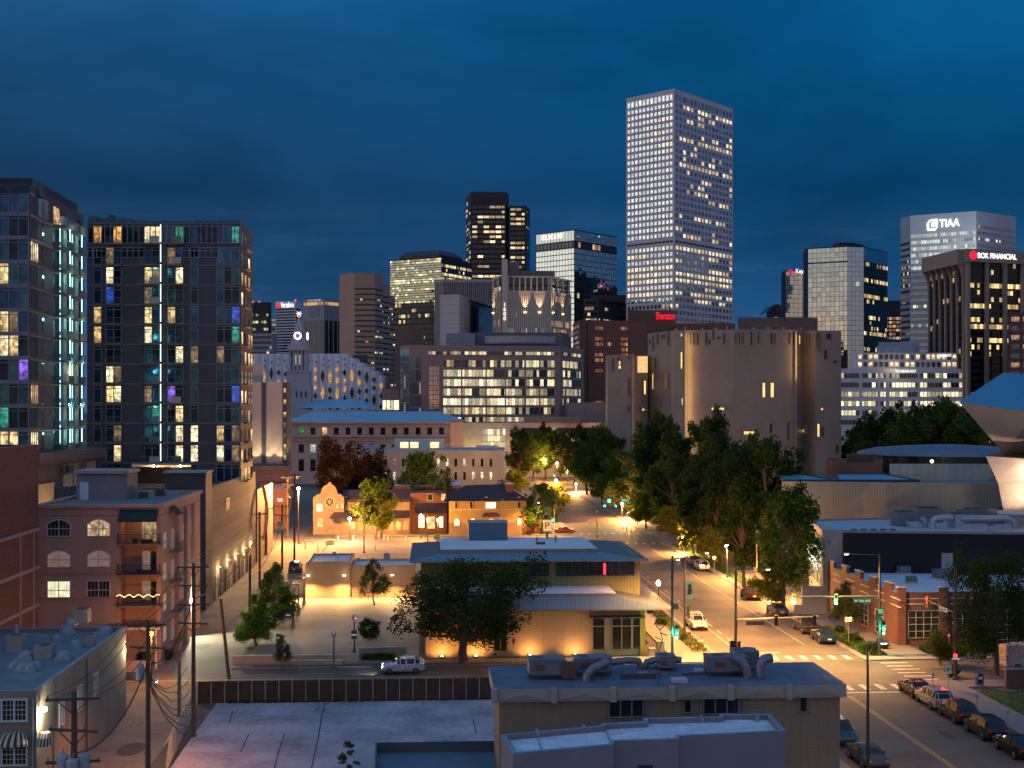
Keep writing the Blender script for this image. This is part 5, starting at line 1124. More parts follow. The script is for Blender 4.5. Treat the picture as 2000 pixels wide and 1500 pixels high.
for u_, v_, a, b in ((35, 122, 2.2, 1.4), (41, 150, 1.2, 5), (33, 104, 1.5, 4), (41.5, 98, 1.0, 3), (36, 171, 2, 2.2), (-23, 98, 2.2, 4.5), (-25, 140, 1.6, 3), (5, 122, 5, 1.2), (52, 123, 4, 1.5), (-9, 141, .5, .5), (-5, 150, .6, .4), (-12, 160, .9, .4)):
    mb.face([S(u_ + a * .5 * math.cos(t_) * q.uniform(.8, 1.1), v_ + b * .5 * math.sin(t_) * q.uniform(.8, 1.1), .0095) for t_ in [.785 * k for k in range(8)]], dkp)
for _ in range(26):
    u_, v_ = q.choice(((q.uniform(31, 45), q.uniform(92, 200)), (q.uniform(-29, -21), q.uniform(85, 200)), (q.uniform(-18, 26), q.uniform(92, 112)))); h_ = .0105 if u_ > 28 or u_ < -20 else .016; a = q.uniform(0, 3.1)
    for _k in range(6):
        u2, v2 = u_ + .9 * math.cos(a), v_ + .9 * math.sin(a); mb.face([S(u_ - .03, v_, h_), S(u_ + .03, v_, h_), S(u2 + .03, v2, h_), S(u2 - .03, v2, h_)], crk); u_, v_ = u2, v2; a += q.uniform(-.7, .7)
struct(mb, 'road_patches')
# lamp-post shadow free: storm grates etc.
# ================================================================ foreground flat roofed building
def fore_building():
    D = 80; zt = 8.5; t = thing('flat_roofed_building', 'two storey beige brick building with rooftop air units and a zigzag fascia', 'building', P(1300, 800, D) - Vector((0, 0, H)))
    wm = pbr('beige_brick', (.30, .20, .12), .85, scale=.5, var=.12, bump=.25, lines=[('v', .22, .02), ('u', .6, .02)], linecol=(.20, .14, .09)); fa = pbr('fascia', (.38, .32, .27), .7, scale=.5, var=.08); fd = pbr('fascia_shade', (.33, .28, .24), .7)  # darker fascia copy has the relief's shade put into its colour
    rf = pbr('dark_blue_membrane', (.11, .14, .18), .6, scale=.6, var=.4)
    uA, vA = UV(G(965, 1343, zt)); uB = UV(G(1651, 1331, zt))[0]; d_ = 7.2; a0 = .6
    poly = rect(uA, vA, uB, vA + d_); shell(t, rect(uA + .35, vA + .35, uB - .35, vA + d_ - .35), 0, zt - .9, wm, rf, par=.05, pt=.3)
    m = MB(); inn = inset(ccw(poly), .18); pc = ccw(poly)
    m.prism(pc, zt - .95, zt - .12, fa, top=rf); m.build('fascia', t)
    # zigzag relief
    A, B, tt, nr, L = wall_frame(S(uA, vA), S(uB, vA)); m = MB(); n_ = 6; sg = L / n_
    for i in range(n_):
        a, c, b = A + tt * (sg * i + .3), A + tt * (sg * (i + .5)), A + tt * (sg * (i + 1) - .3)
        V = lambda p, z, o=.03: p + nr * o + Vector((0, 0, z))
        m.face([V(a, zt - .9), V(b, zt - .9), V(c, zt - .45, .12)], fd); m.face([V(a, zt - .2), V(a, zt - .88, .02), V(c, zt - .45, .12)], fa)
        m.box(A + tt * (sg * i) + nr * .1 + Vector((0, 0, zt - 1.0)), .36, .3, .95, fa, tt)
    m.build('fascia_relief', t)
    k = L / 686.
    def win(px0, px1, y0, y1, nx):
        m = MB(); u = (px0 - 965) * k - .0; z1, z0 = ZZ(y0, D + .3), ZZ(y1, D + .3); A2 = A - nr * .35; wd = (px1 - px0) * k
        wquad(m, A2, tt, nr, u, z0, wd, z1 - z0, dull('fore_glass', (.05, .055, .06), .06, .5), .04); o = m.build('window', t); m = MB(); fr = pbr('win_frame', (.22, .19, .17), .6)
        for i in range(nx + 1): m.box(A2 + tt * (u + wd * i / nx) + nr * .08 + Vector((0, 0, z0)), .08, .12, z1 - z0, fr, tt)
        for zz in (z0 - .06, z1 - .02): m.box(A2 + tt * (u + wd / 2) + nr * .09 + Vector((0, 0, zz)), wd + .16, .14, .08, fr, tt)
        m.build('frame', o)
    win(1187, 1253, 1358, 1400, 3); win(1371, 1440, 1356, 1397, 3); win(1333, 1347, 1369, 1394, 1); win(1560, 1575, 1366, 1396, 1)
    for px in (1259, 1366, 1450): m = MB(); m.box(A + tt * ((px - 965) * k) - nr * .3, .12, .12, zt - 1, pbr('win_frame', (.22, .19, .17), .6), tt); m.build('downpipe', t)
    # plant on the roof: metal units on legs with ducts
    gv = pbr('galv_metal', (.21, .20, .22), .45, .45, .15, .8); rs = pbr('rust_panel', (.16, .075, .055), .7); zr = zt - .1; dk = pbr('fin_dark', (.07, .06, .055), .5)
    def R_(px, v, z=0): u = (px - 965) * k; return S(uA + u, vA + v, zr + z)
    for (p0, p1, v, hz, lg) in ((1038, 1110, 3.4, 0.90, .35), (1132, 1206, 4.2, 0.78, .35), (1398, 1478, 3.6, 0.86, .35), (1463, 1512, 5.0, 0.94, .35), (1310, 1345, 5.6, 0.70, .2)):
        m = MB(); c = (p0 + p1) / 2; w_ = (p1 - p0) * k; m.box(R_(c, v, lg), w_, 1.6, hz, gv); m.box(R_(c, v, lg + hz), w_ + .06, 1.66, .06, gv)
        m.box(R_(c - (p1 - p0) * .2, v - .82, lg + hz * .3), w_ * .25, .06, hz * .4, rs); m.lathe(R_(c - (p1 - p0) * .22, v, lg + hz + .06), [(.0, .02), (.34, .02), (.36, 0)], dk, 14)
        for s1 in (-1, 1):
            for s2 in (-1, 1): m.bar(R_(c + s1 * (p1 - p0) * .46, v + s2 * .7), R_(c + s1 * (p1 - p0) * .46, v + s2 * .7, lg), .07, dk)
            m.bar(R_(p0, v + s1 * .7, .2), R_(p1, v + s1 * .7, .2), .05, dk)
        m.build('air_unit', t)
    m = MB(); m.box(R_(1117, 2.6, .15), .9, .6, 1.0, rs); m.build('cabinet', t)
    for pts, r_ in (([(1150, 2.0, 0), (1150, 2.0, .35), (1162, 2.2, .75), (1185, 2.7, .95), (1196, 2.9, 1.1)], .28), ([(1196, 2.9, .5), (1196, 2.9, 1.4)], .2), ([(1446, 2.6, 1.3), (1462, 2.5, 1.1), (1472, 2.4, .6), (1474, 2.4, 0)], .3), ([(1500, 2.4, 0), (1498, 2.4, .7), (1508, 2.6, 1.15), (1524, 2.8, 1.2)], .32), ([(1205, 5.3, .5), (1250, 5.6, .6), (1272, 5.8, .5), (1276, 5.8, 0)], .24), ([(1286, 5.9, 0), (1290, 5.9, .4), (1310, 5.8, .55), (1360, 5.7, .55)], .24)):
        m = MB(); m.tube([R_(*q) for q in pts], r_, gv, 12); m.build('duct', t, True)
    for px, v, w_ in ((1330, 1.4, 1.0), (1270, 3.2, .7), (1388, 4.2, .6)): m = MB(); m.box(R_(px, v), w_, .8, .22, pbr('hatch', (.45, .43, .45))); m.build('roof_hatch', t)
    m = MB(); m.tube([R_(1230, 3.4), R_(1300, 3.4)], .09, dk); m.tube([R_(1346, 3.0, .15), R_(1398, 3.2, .15)], .08, dk); m.box(R_(1260, 2.7), 2.6, .5, .3, dk); m.build('pipe', t)
    m = MB(); m.tube([R_(1286, 1.1), R_(1286, 1.1, .5)], .08, gv); m.build('vent_pipe', t)
fore_building()
def near_roof():
    zt = 7.4; t = thing('stepped_white_roof_building', 'nearest grey building with a stepped white flat roof', 'building', P(1260, 800, 66) - Vector((0, 0, H)))
    pts = [G(975, 1441, zt)]; 
    outline = [(1002, 1481), (1198, 1463), (1200, 1456), (1325, 1452), (1327, 1446), (1535, 1436), (1505, 1402), (1405, 1402), (1404, 1407), (1256, 1410), (1255, 1417), (1175, 1421), (1173, 1425), (978, 1443)]
    q = [G(a, b, zt) for a, b in outline]; wl = pbr('grey_stucco', (.22, .19, .20), .85, scale=.6, var=.10, bump=.2); rf = pbr('white_membrane', (.58, .62, .68), .6, scale=.7, var=.28, bump=.1, lines=[('u', 2.1, .03)], linecol=(.42, .48, .55))
    shell(t, [(p.x, p.y) for p in q], 0, zt + .25, wl, rf, par=.3, pt=.28, cap=pbr('blue_cap', (.25, .38, .46), .4, .5))
    m = MB()
    for px, py in ((1050, 1437), (1140, 1428), (1262, 1416), (1370, 1409), (1478, 1406)): m.box(G(px, py, zt), .16, .5, .34, MATS['blue_cap'])
    m.build('scupper', t)
    m = MB(); p = G(1258, 1470, 0); m.face([P(1245, 1494, 64.6), P(1275, 1494, 64.6), P(1275, 1510, 64.6), P(1245, 1510, 64.6)], dull('fore_glass', (.05, .055, .06), .06, .5)); m.build('window', t)
    m = MB()
    for a, b in (((1195, 1455), (1183, 1425)), ((1060, 1470), (1050, 1440)),): m.bar(G(*a, zt + .0), G(*b, zt + .0), .06, MATS['blue_cap'])
    m.build('roof_seam', t)
near_roof()
def pit():
    zt = 3.2; t = thing('low_dark_roof', 'low building with a flat dark blue roof sunk in the concrete lot', 'building', G(850, 1500, zt) - Vector((0, 0, zt)))
    a = [G(733, 1452, zt), G(968, 1448, zt)]; a = [G(733, 1450, zt), G(1000, 1446, zt), G(1010, 1640, zt), G(726, 1640, zt)]
    shell(t, [(p.x, p.y) for p in a], 0, zt, pbr('pit_wall', (.09, .10, .11), .8), pbr('pit_roof', (.10, .15, .21), .55, scale=.5, var=.25), par=.7, pt=.12)
pit()
def panel_fence():
    A, B = G(386, 1374), G(962, 1366); A, B, tt, nr, L = wall_frame(A, B); t = thing('panel_fence', 'rusty brown steel panel fence with pale posts along the empty lot', 'fence', A)
    pm = pbr('rust_steel', (.085, .038, .020), .75, scale=.8, var=.35, bump=.1); po = pbr('fence_post', (.34, .26, .18), .7); n_ = 22; sg = L / n_
    for i in range(n_): m = MB(); m.box(A + tt * (sg * (i + .5)), sg - .1, .06, 1.95, pm, tt); m.build('fence_panel', t)
    for i in range(n_ + 1): m = MB(); m.box(A + tt * (sg * i) + nr * .08, .09, .1, 2.05, po, tt); m.build('post', t)
    # chain link run down the alley
    A, B = G(386, 1378), G(322, 1512); A.z = B.z = 0; t = thing('wire_fence', 'chain link fence running down beside the alley', 'fence', A); L = (B - A).length; tt = (B - A).normalized()
    for i in range(11):
        m = MB(); q = A + tt * (L * i / 10); m.tube([q, q + Vector((0, 0, 2.1))], .035, pbr('galv', (.35, .33, .32), .5, .5), 6); m.build('post', t)
    m = MB(); m.tube([A + Vector((0, 0, 2.08)), B + Vector((0, 0, 2.08))], .03, MATS['galv'], 5)
    for i in range(int(L / .28)):
        q = A + tt * (i * .28)
        for s_ in (-1, 1):
            e = q + tt * (s_ * 2.0); 
            if 0 < (e - A).dot(tt) < L: m.bar(q, e + Vector((0, 0, 2.05)), .008, MATS['galv'])
    m.build('wire_mesh', t)
panel_fence()
# ================================================================ left foreground buildings
def grey_house():
    zt = 7.6; t = thing('grey_stucco_building', 'two storey grey stucco building with skylight domes and a striped awning', 'building', S(-33, 86))
    wm = pbr('grey_green_stucco', (.25, .205, .15), .85, scale=.5, var=.2, bump=.25); rf = pbr('teal_membrane', (.15, .20, .22), .6, scale=.5, var=.4, bump=.2)
    v0 = 84.6; v1 = 109; shell(t, rect(-52, v0, -26, v1), 0, zt, wm, rf, par=.35, pt=.3, cap=pbr('grey_cap', (.30, .33, .33)))
    A, B, tt, nr, L = wall_frame(S(-52, v0), S(-26, v0)); k = 84.6 / F; gl_ = dull('mullion_glass', (.07, .065, .05), .1, .4); fr = pbr('white_frame', (.60, .56, .50), .6)
    def wn(A, tt, nr, u, z, w_, h_, nx=2, ny=4):
        m = MB(); wquad(m, A, tt, nr, u, z, w_, h_, gl_, .03); o = m.build('window', t); m = MB()
        for s_ in (-.06, w_ / 2, w_ + .06): m.box(A + tt * (u + s_) + nr * .06 + Vector((0, 0, z - .06)), .12, .1, h_ + .12, fr, tt)
        for zz in (z - .12, z + h_): m.box(A + tt * (u + w_ / 2) + nr * .06 + Vector((0, 0, zz)), w_ + .3, .14, .12, fr, tt)
        for i in range(1, 6): 
            if i != 3: m.box(A + tt * (u + w_ * i / 6) + nr * .04 + Vector((0, 0, z)), .025, .03, h_, fr, tt)
        for j in range(1, ny): m.box(A + tt * (u + w_ / 2) + nr * .042 + Vector((0, 0, z + h_ * j / ny)), w_, .03, .05 if j == ny // 2 else .025, fr, tt)
        m.build('frame', o)
    uo = XX(31, 84.6) - A.x
    u0 = (P(31, 0, 84.6) - A).x; wn(A, tt, nr, u0, ZZ(1392, 84.6), 1.5, 1.3); wn(A, tt, nr, u0, ZZ(1476, 84.6), 1.5, 1.25)
    ug = (P(105, 0, 84.6) - A).x
    # striped awnings
    for u, w_ in ((u0 + .75, 2.0), (ug + .2, 1.0)):
        m = MB(); z = ZZ(1438, 84.6); z1 = ZZ(1414, 84.6); s1 = pbr('awning_cream', (.55, .45, .30)); s2 = pbr('awning_dark', (.05, .04, .04)); nn = 14
        for i in range(nn):
            a0, a1 = math.pi * i / nn, math.pi * (i + 1) / nn
            pr = [(0, 1), (.35, .92), (.7, .6), (.9, .2), (.92, 0)]
            for (d0, h0), (d1, h1) in zip(pr, pr[1:]):
                f = lambda a, d_, h_: A + tt * (u - math.cos(a) * w_ / 2 * (.55 + .45 * d_ / .92)) + nr * (d_ * (.35 + .65 * math.sin(a)) + .05) + Vector((0, 0, z + (z1 - z) * h_))
                m.face([f(a0, d0, h0), f(a1, d0, h0), f(a1, d1, h1), f(a0, d1, h1)], s1 if i % 2 else s2)
        m.build('awning', t)
    m = MB(); m.tube([A + tt * (P(88, 0, 84.6) - A).x + nr * .12, A + tt * (P(88, 0, 84.6) - A).x + nr * .12 + Vector((0, 0, ZZ(1352, 84.6)))], .05, MATS['grey_cap'], 6); m.build('downpipe', t)
    A2, B2, t2, n2, L2 = wall_frame(S(-26, v0), S(-26, v1))
    for u in (5, 9.6, 14): wn(A2, t2, n2, u, 4.0, .9, 1.6, 2, 4)
    for u in (3.4, 11.8): m = MB(); m.tube([A2 + t2 * u + n2 * .1, A2 + t2 * u + n2 * .1 + Vector((0, 0, zt - .3))], .06, pbr('fin_dark', (.07, .06, .055), .5), 6); m.build('downpipe', t)
    # wall lamp on the corner, and a second at the far end
    q = A2 + t2 * .5 + n2 * .35 + Vector((0, 0, 6.1)); m = MB(); m.box(q, .3, .25, .25, emit('lamp_cool', (1, .93, .75), 14)); m.build('wall_light', t); lamp('POINT', q + n2 * .2 - Vector((0, 0, .3)), 420, (1, .88, .62), .12)
    lamp('POINT', A2 + t2 * (L2 - .2) + n2 * .6 + Vector((0, 0, 5.6)), 260, (1, .85, .5), .12)
    dome = pbr('dome', (.24, .27, .29), .3, .0, .1)
    zr = zt - .35
    for px, py, r_ in ((136, 1222, .75), (130, 1240, .9), (110, 1255, .65), (147, 1265, .7), (203, 1237, .8), (50, 1287, .75), (125, 1287, .75), (30, 1306, .6), (45, 1310, .6), (60, 1311, .55), (72, 1308, .5)):
        q = G(px, py, zr); m = MB(); m.box(q, r_ * 1.6, r_ * 1.6, .18, MATS['grey_cap']); m.lathe(q + Vector((0, 0, .18)), [(r_ * .75, 0), (r_ * .7, .2), (r_ * .45, .4), (0, .48)], dome, 14); m.build('skylight_dome', t, True)
    for px, py, s_, hh in ((88, 1285, 1.3, 1.0), (160, 1215, 1.3, 1.2), (32, 1272, 1.2, 1.3), (176, 1262, .7, .9)): q = G(px, py, zr); m = MB(); m.box(q, s_, s_, hh, pbr('unit_beige', (.32, .28, .24))); m.lathe(q + Vector((0, 0, hh + .01)), [(0, .03), (s_ * .36, .03), (s_ * .36, 0)], pbr('fin_dark', (.07, .06, .055), .5), 14); m.build('air_unit', t)
    q = G(32, 1272, zr); m = MB(); m.tube([q + Vector((0, 0, 1.3)), q + Vector((0, 0, 2.1))], .16, MATS['galv']); m.build('flue', t)
grey_house()
def brick_block():
    t = thing('brick_block', 'dark brown brick block with pale concrete bands at the left edge', 'building', S(-55, 100))
    wm = pbr('dark_brick', (.13, .062, .048), .85, scale=1.2, var=.22, bump=.2, lines=[('v', .35, .05)], linecol=(.08, .04, .032)); cp = pbr('stone_cap', (.30, .27, .28))
    u = -38.6; D2 = Dat(75, u); v1 = UV(P(75, 0, D2))[1]; v1 = D2 * cT - XX(75, D2) * sT; zt = ZZ(868, D2)
    shell(t, rect(u - 16, v1 - 30, u, v1), 0, zt, wm, darkroof, par=.5, pt=.4, cap=cp)
    A, B, tt, nr, L = wall_frame(S(u, v1 - 30), S(u, v1)); tr = pbr('band_concrete', (.28, .21, .20), .8)
    for py in (1036, 1110, 1183): z = ZZ(py, D2); m = MB(); m.box(A + tt * (L / 2) + nr * .06 + Vector((0, 0, z)), L, .12, .32, tr, tt); m.build('band', t)
    for uu in (L - 1.5, L - 5.5, L - 12, L - 20): m = MB(); m.box(A + tt * uu + nr * .03, .28, .06, ZZ(1036, D2), tr, tt); m.build('pilaster', t)
brick_block()
def pink():
    D = 128; zt = 16.5; t = thing('pink_apartments', 'salmon pink stucco apartment house with arched windows and corner balconies', 'apartment building', P(200, 800, D) - Vector((0, 0, H)))
    wm = pbr('salmon_stucco', (.44, .245, .19), .85, scale=.5, var=.15, streak=True, bump=.15); tr = pbr('salmon_trim', (.42, .25, .20), .8); fr = pbr('white_frame', (.60, .56, .50), .6)
    k = D / F; uR = -27.6; x = lambda px: (px - 75) * k
    vF = UV(P(200, 0, D))[1]; A = S(UV(P(75, 0, D))[0], vF); uL = UV(A)[0]; v0 = vF
    W_ = uR - uL; ub = uL + 160 * k          # balcony recess starts here
    z = lambda py: ZZ(py, D)
    poly = [S(uL, v0), S(ub, v0), S(ub, v0 + 2.0), S(ub + 3.6, v0 + 2.0), S(ub + 3.6, v0), S(uR, v0), S(uR, v0 + 22), S(uL, v0 + 22)]
    shell(t, [(p.x, p.y) for p in poly], 0, zt - 1.2, wm, pbr('gravel_roof', (.13, .17, .18), .9, scale=2, var=.2), par=.05, pt=.1)
    full = rect(uL, v0, uR, v0 + 22); m = MB(); inn = inset(ccw(full), .4); fc = ccw(full); out = inset(fc, -.25)
    shell(t, out, zt - .35, zt, tr, MATS['gravel_roof'], par=.3, pt=.55, name='cornice', roofname='roof_edge', cap=pbr('grey_trim', (.34, .27, .25)))
    shell(t, fc, zt - 1.15, zt - .36, wm, MATS['gravel_roof'], par=.03, pt=.3, name='frieze', roofname='roof_deck')
    A, B, tt, nr, L = wall_frame(S(uL, v0), S(ub, v0))
    dk = dull('apt_dark', (.08, .08, .09), .1, .4); bl = room('apt_blind', (.9, .55, .42), .22, (.3, .25, .25), 1, contrast=.2); lit = room('apt_lit', (1, .72, .35), .5, (.2, .15, .1), 0); wl = room('apt_white', (1, .95, .6), 1.0, (.3, .3, .2), 0, contrast=.3)
    def wn(A, tt, nr, u, z0, w_, h_, arch, mats):
        m = MB(); fo = .03
        for i, (a, b) in enumerate(((0, .5), (.5, 1))):
            base = A + nr * fo
            V = lambda uu, zz: base + tt * (u + uu) + Vector((0, 0, zz))
            if arch:
                pts = [V(a * w_, z0), V(b * w_, z0)] + [V(w_ * (b + (a - b) * q / 6), z0 + h_ * (.72 + .28 * math.sin(math.pi * (b + (a - b) * q / 6)))) for q in range(7)]
            else: pts = [V(a * w_, z0), V(b * w_, z0), V(b * w_, z0 + h_), V(a * w_, z0 + h_)]
            m.face(pts, mats[i], [((p - A).dot(tt), p.z) for p in pts])
        o = m.build('window', t); m = MB(); hh = h_ * (.72 if arch else 1)
        for s_ in (0, w_ / 2, w_): m.box(A + tt * (u + s_) + nr * .05 + Vector((0, 0, z0)), .09, .08, hh if s_ != w_ / 2 else h_, fr, tt)
        for zz in (z0 - .08, z0 + h_ * .42): m.box(A + tt * (u + w_ / 2) + nr * .05 + Vector((0, 0, zz)), w_, .08, .07, fr, tt)
        for i in (1, 2, 4, 5): m.box(A + tt * (u + w_ * i / 6) + nr * .04 + Vector((0, 0, z0)), .02, .03, hh, fr, tt)
        if arch: m.tube([A + tt * (u + w_ * q / 10) + nr * .05 + Vector((0, 0, z0 + h_ * (.72 + .28 * math.sin(math.pi * q / 10)))) for q in range(11)], .05, fr, 5)
        else: m.box(A + tt * (u + w_ / 2) + nr * .05 + Vector((0, 0, z0 + h_)), w_, .08, .07, fr, tt)
        m.build('frame', o)
    for y0, y1, ar, ms in ((1014, 1046, 1, ((dk, dk), (lit, lit))), (1075, 1106, 1, ((bl, bl), (bl, bl))), (1135, 1166, 0, ((wl, wl), (dk, dk)))):
        for i, px in enumerate((95, 171)): wn(A, tt, nr, x(px), z(y1), 43.5 * k, z(y0) - z(y1), ar, ms[i])
    m = MB()
    for py in (1120, 1168): m.box(A + tt * (L / 2) + nr * .06 + Vector((0, 0, z(py))), L, .12, .14, tr, tt)
    m.build('string_course', t)
    # balconies
    Ab, Bb, tb, nb, Lb = wall_frame(S(ub, v0 + 2.0), S(ub + 3.6, v0 + 2.0)); rail = pbr('iron', (.03, .028, .03), .5)
    for i, (ys, dm) in enumerate(((1062, (lit, lit)), (1122, (bl, dk)), (1182, (bl, dk)))):
        zf = z(ys); m = MB(); m.box(S(ub + 1.9, v0 + .75, zf - .18), 4.4, 2.9, .18, pbr('balc_slab', (.22, .14, .12), .8)); 
        R0, R1, R2, R3 = S(ub - .2, v0 + 0, zf), S(ub - .2, v0 - .65, zf), S(ub + 4.0, v0 - .65, zf), S(ub + 4.0, v0 + 0, zf); m.build('balcony_floor', t); m = MB(); hz = Vector((0, 0, 1))
        for a, b in ((R0, R1), (R1, R2), (R2, R3)):
            m.bar(a + hz, b + hz, .05, rail); m.bar(a + hz * .12, b + hz * .12, .03, rail); nn = max(2, int((b - a).length / .13))
            for j in range(nn + 1): q = a.lerp(b, j / nn); m.bar(q, q + hz, .018, rail)
        m.build('balcony_railing', t)
        m = MB(); 
        for j, mm in enumerate(dm): wquad(m, Ab, tb, nb, 1.75 + j * .85, zf + .05, .82, 2.1, mm, .03)
        o = m.build('balcony_door', t); m = MB()
        for j in range(3): m.box(Ab + tb * (1.72 + j * .86) + nb * .05 + Vector((0, 0, zf)), .07, .07, 2.2, fr, tb)
        m.box(Ab + tb * 2.6 + nb * .05 + Vector((0, 0, zf + 2.15)), 1.8, .07, .08, fr, tb); m.build('frame', o)
        m = MB(); m.box(S(ub + 1.4 + i * .4, v0 + .3, zf), .5, .5, .5, rail); m.box(S(ub + 2.6, v0 + .1, zf), 1.1, .5, .42, rail); solo(m, 'patio_furniture', ['dark patio seats on the top balcony', 'dark patio seats on the middle balcony', 'dark patio seats on the lowest balcony'][i], 'patio furniture', S(ub + 2, v0 + .2, zf))
    lamp('POINT', S(ub + 2.2, v0 + .6, z(1062) + 2.3), 45, (1, .6, .2), .1)
    m = MB(); 
    a, b = S(ub - .1, v0 + .05, z(995)), S(ub + 3.8, v0 + .05, z(995)); c, e = b + S(0, -.9, -.9 - .0), a + S(0, -.9, -.9); gm = pbr('green_awning', (.015, .045, .04), .8); m.face([a, b, c, e], gm); m.face([e, c, c - Vector((0, 0, .35)), e - Vector((0, 0, .35))], gm); m.face([a, e, e - Vector((0, 0, .3))], gm); m.face([b, c, c - Vector((0, 0, .3))], gm); m.build('awning', t)
    # string of little lights on the lowest balcony
    m = MB(); em = emit('fairy', (1, .6, .2), 9)
    for j in range(26): m.box(S(ub - .2 + 4.2 * j / 25, v0 - .7, z(1182) + 1.0 + .12 * math.sin(j * 1.1)), .06, .06, .06, em)
    tag(m.build('string_lights', t), None, None)
    # side wall windows and little balconies
    A2, B2, t2, n2, L2 = wall_frame(S(uR, v0), S(uR, v0 + 22))
    for y in (2.2, 5.4, 8.6, 11.8):
        for u in (1.0, 10.2, 14.5, 18.4): wn(A2, t2, n2, u, y, 1.2, 1.6, 0, rnd.choice(((dk, dk), (bl, dk), (lit, lit))))
        m = MB(); m.box(A2 + t2 * 5.5 + n2 * .55 + Vector((0, 0, y - .8)), 3, 1.1, .15, MATS['balc_slab'], t2); c = A2 + t2 * 5.5 + n2 * 1.05 + Vector((0, 0, y - .65))
        for j in range(15): q = c + t2 * (-1.5 + 3 * j / 14); m.bar(q, q + Vector((0, 0, 1)), .02, rail)
        m.bar(c - t2 * 1.5 + Vector((0, 0, 1)), c + t2 * 1.5 + Vector((0, 0, 1)), .05, rail); m.build('balcony', t); wn(A2, t2, n2, 4.8, y - .6, 1.4, 2.1, 0, (dk, bl))
    m = MB(); a = A2 + t2 * 4 + Vector((0, 0, z(997))); b = a + t2 * 3; m.face([a, b, b + n2 * .9 - Vector((0, 0, .9)), a + n2 * .9 - Vector((0, 0, .9))], gm); m.build('awning', t)
    for u in (8.2, 12.8, 17): m = MB(); m.box(A2 + t2 * u + n2 * .2, 1.6, .4, zt - 1.3, wm, t2); m.build('bay', t)
    # stair head, units
    zr = zt - .35; sh = pbr('mauve_stucco', (.24, .19, .19), .85); m = MB(); q = P(210, 800, 141); q.z = zr; m.box(q, 95 * 141 / F, 5, z(912) * 0 + 2.95, sh); m.box(q + Vector((0, 0, 2.95)), 95 * 141 / F + .5, 5.5, .35, pbr('grey_trim', (.34, .27, .25))); m.build('stair_head', t)
    A3 = q + Vector((-95 * 141 / F / 2, 0, 0)) + S(0, -2.5); m = MB(); m.box(q + S(-1.9, -2.55), .95, .08, 2.0, pbr('white_door', (.50, .55, .62), .5)); m.build('door', t)
    for px, D_, s_ in ((138, 142, .9), (280, 141, .9), (313, 145, 1.0), (120, 146, 1.3), (150, 147, 1.3), (252, 147, .8)): q = P(px, 0, D_); q.z = zr; m = MB(); m.box(q, s_, s_, s_ * .8, pbr('unit_teal', (.07, .10, .11), .5, .3)); m.lathe(q + Vector((0, 0, s_ * .8)), [(0, .03), (s_ * .38, .03), (s_ * .38, 0)], rail, 12); m.build('air_unit', t)
    # pergola at the foot
    pg = thing('pergola', 'white timber pergola under the pink balconies', 'pergola', S(ub + 2, v0 - 1.2)); wt = pbr('pergola_white', (.6, .5, .45)); m = MB(); zb = z(1222)
    for s_ in (-.2, 4.0): m.bar(S(ub + s_, v0 - 2, 0), S(ub + s_, v0 - 2, zb), .2, wt)
    m.build('post', pg); m = MB(); m.bar(S(ub - .6, v0 - 2, zb), S(ub + 4.4, v0 - 2, zb), .22, wt)
    for j in range(9): m.bar(S(ub - .3 + j * .55, v0 - 2.5, zb + .2), S(ub - .3 + j * .55, v0 - .1, zb + .2), .1, pbr('rafter', (.12, .09, .08)))
    m.build('rafters', pg)
    m = MB(); m.box(S(-33, v0 - 3.4), 10.5, .35, 1.1, wm); solo(m, 'garden_wall', 'low salmon wall in front of the pink apartments', 'wall', S(-33, v0 - 3.4))
pink()
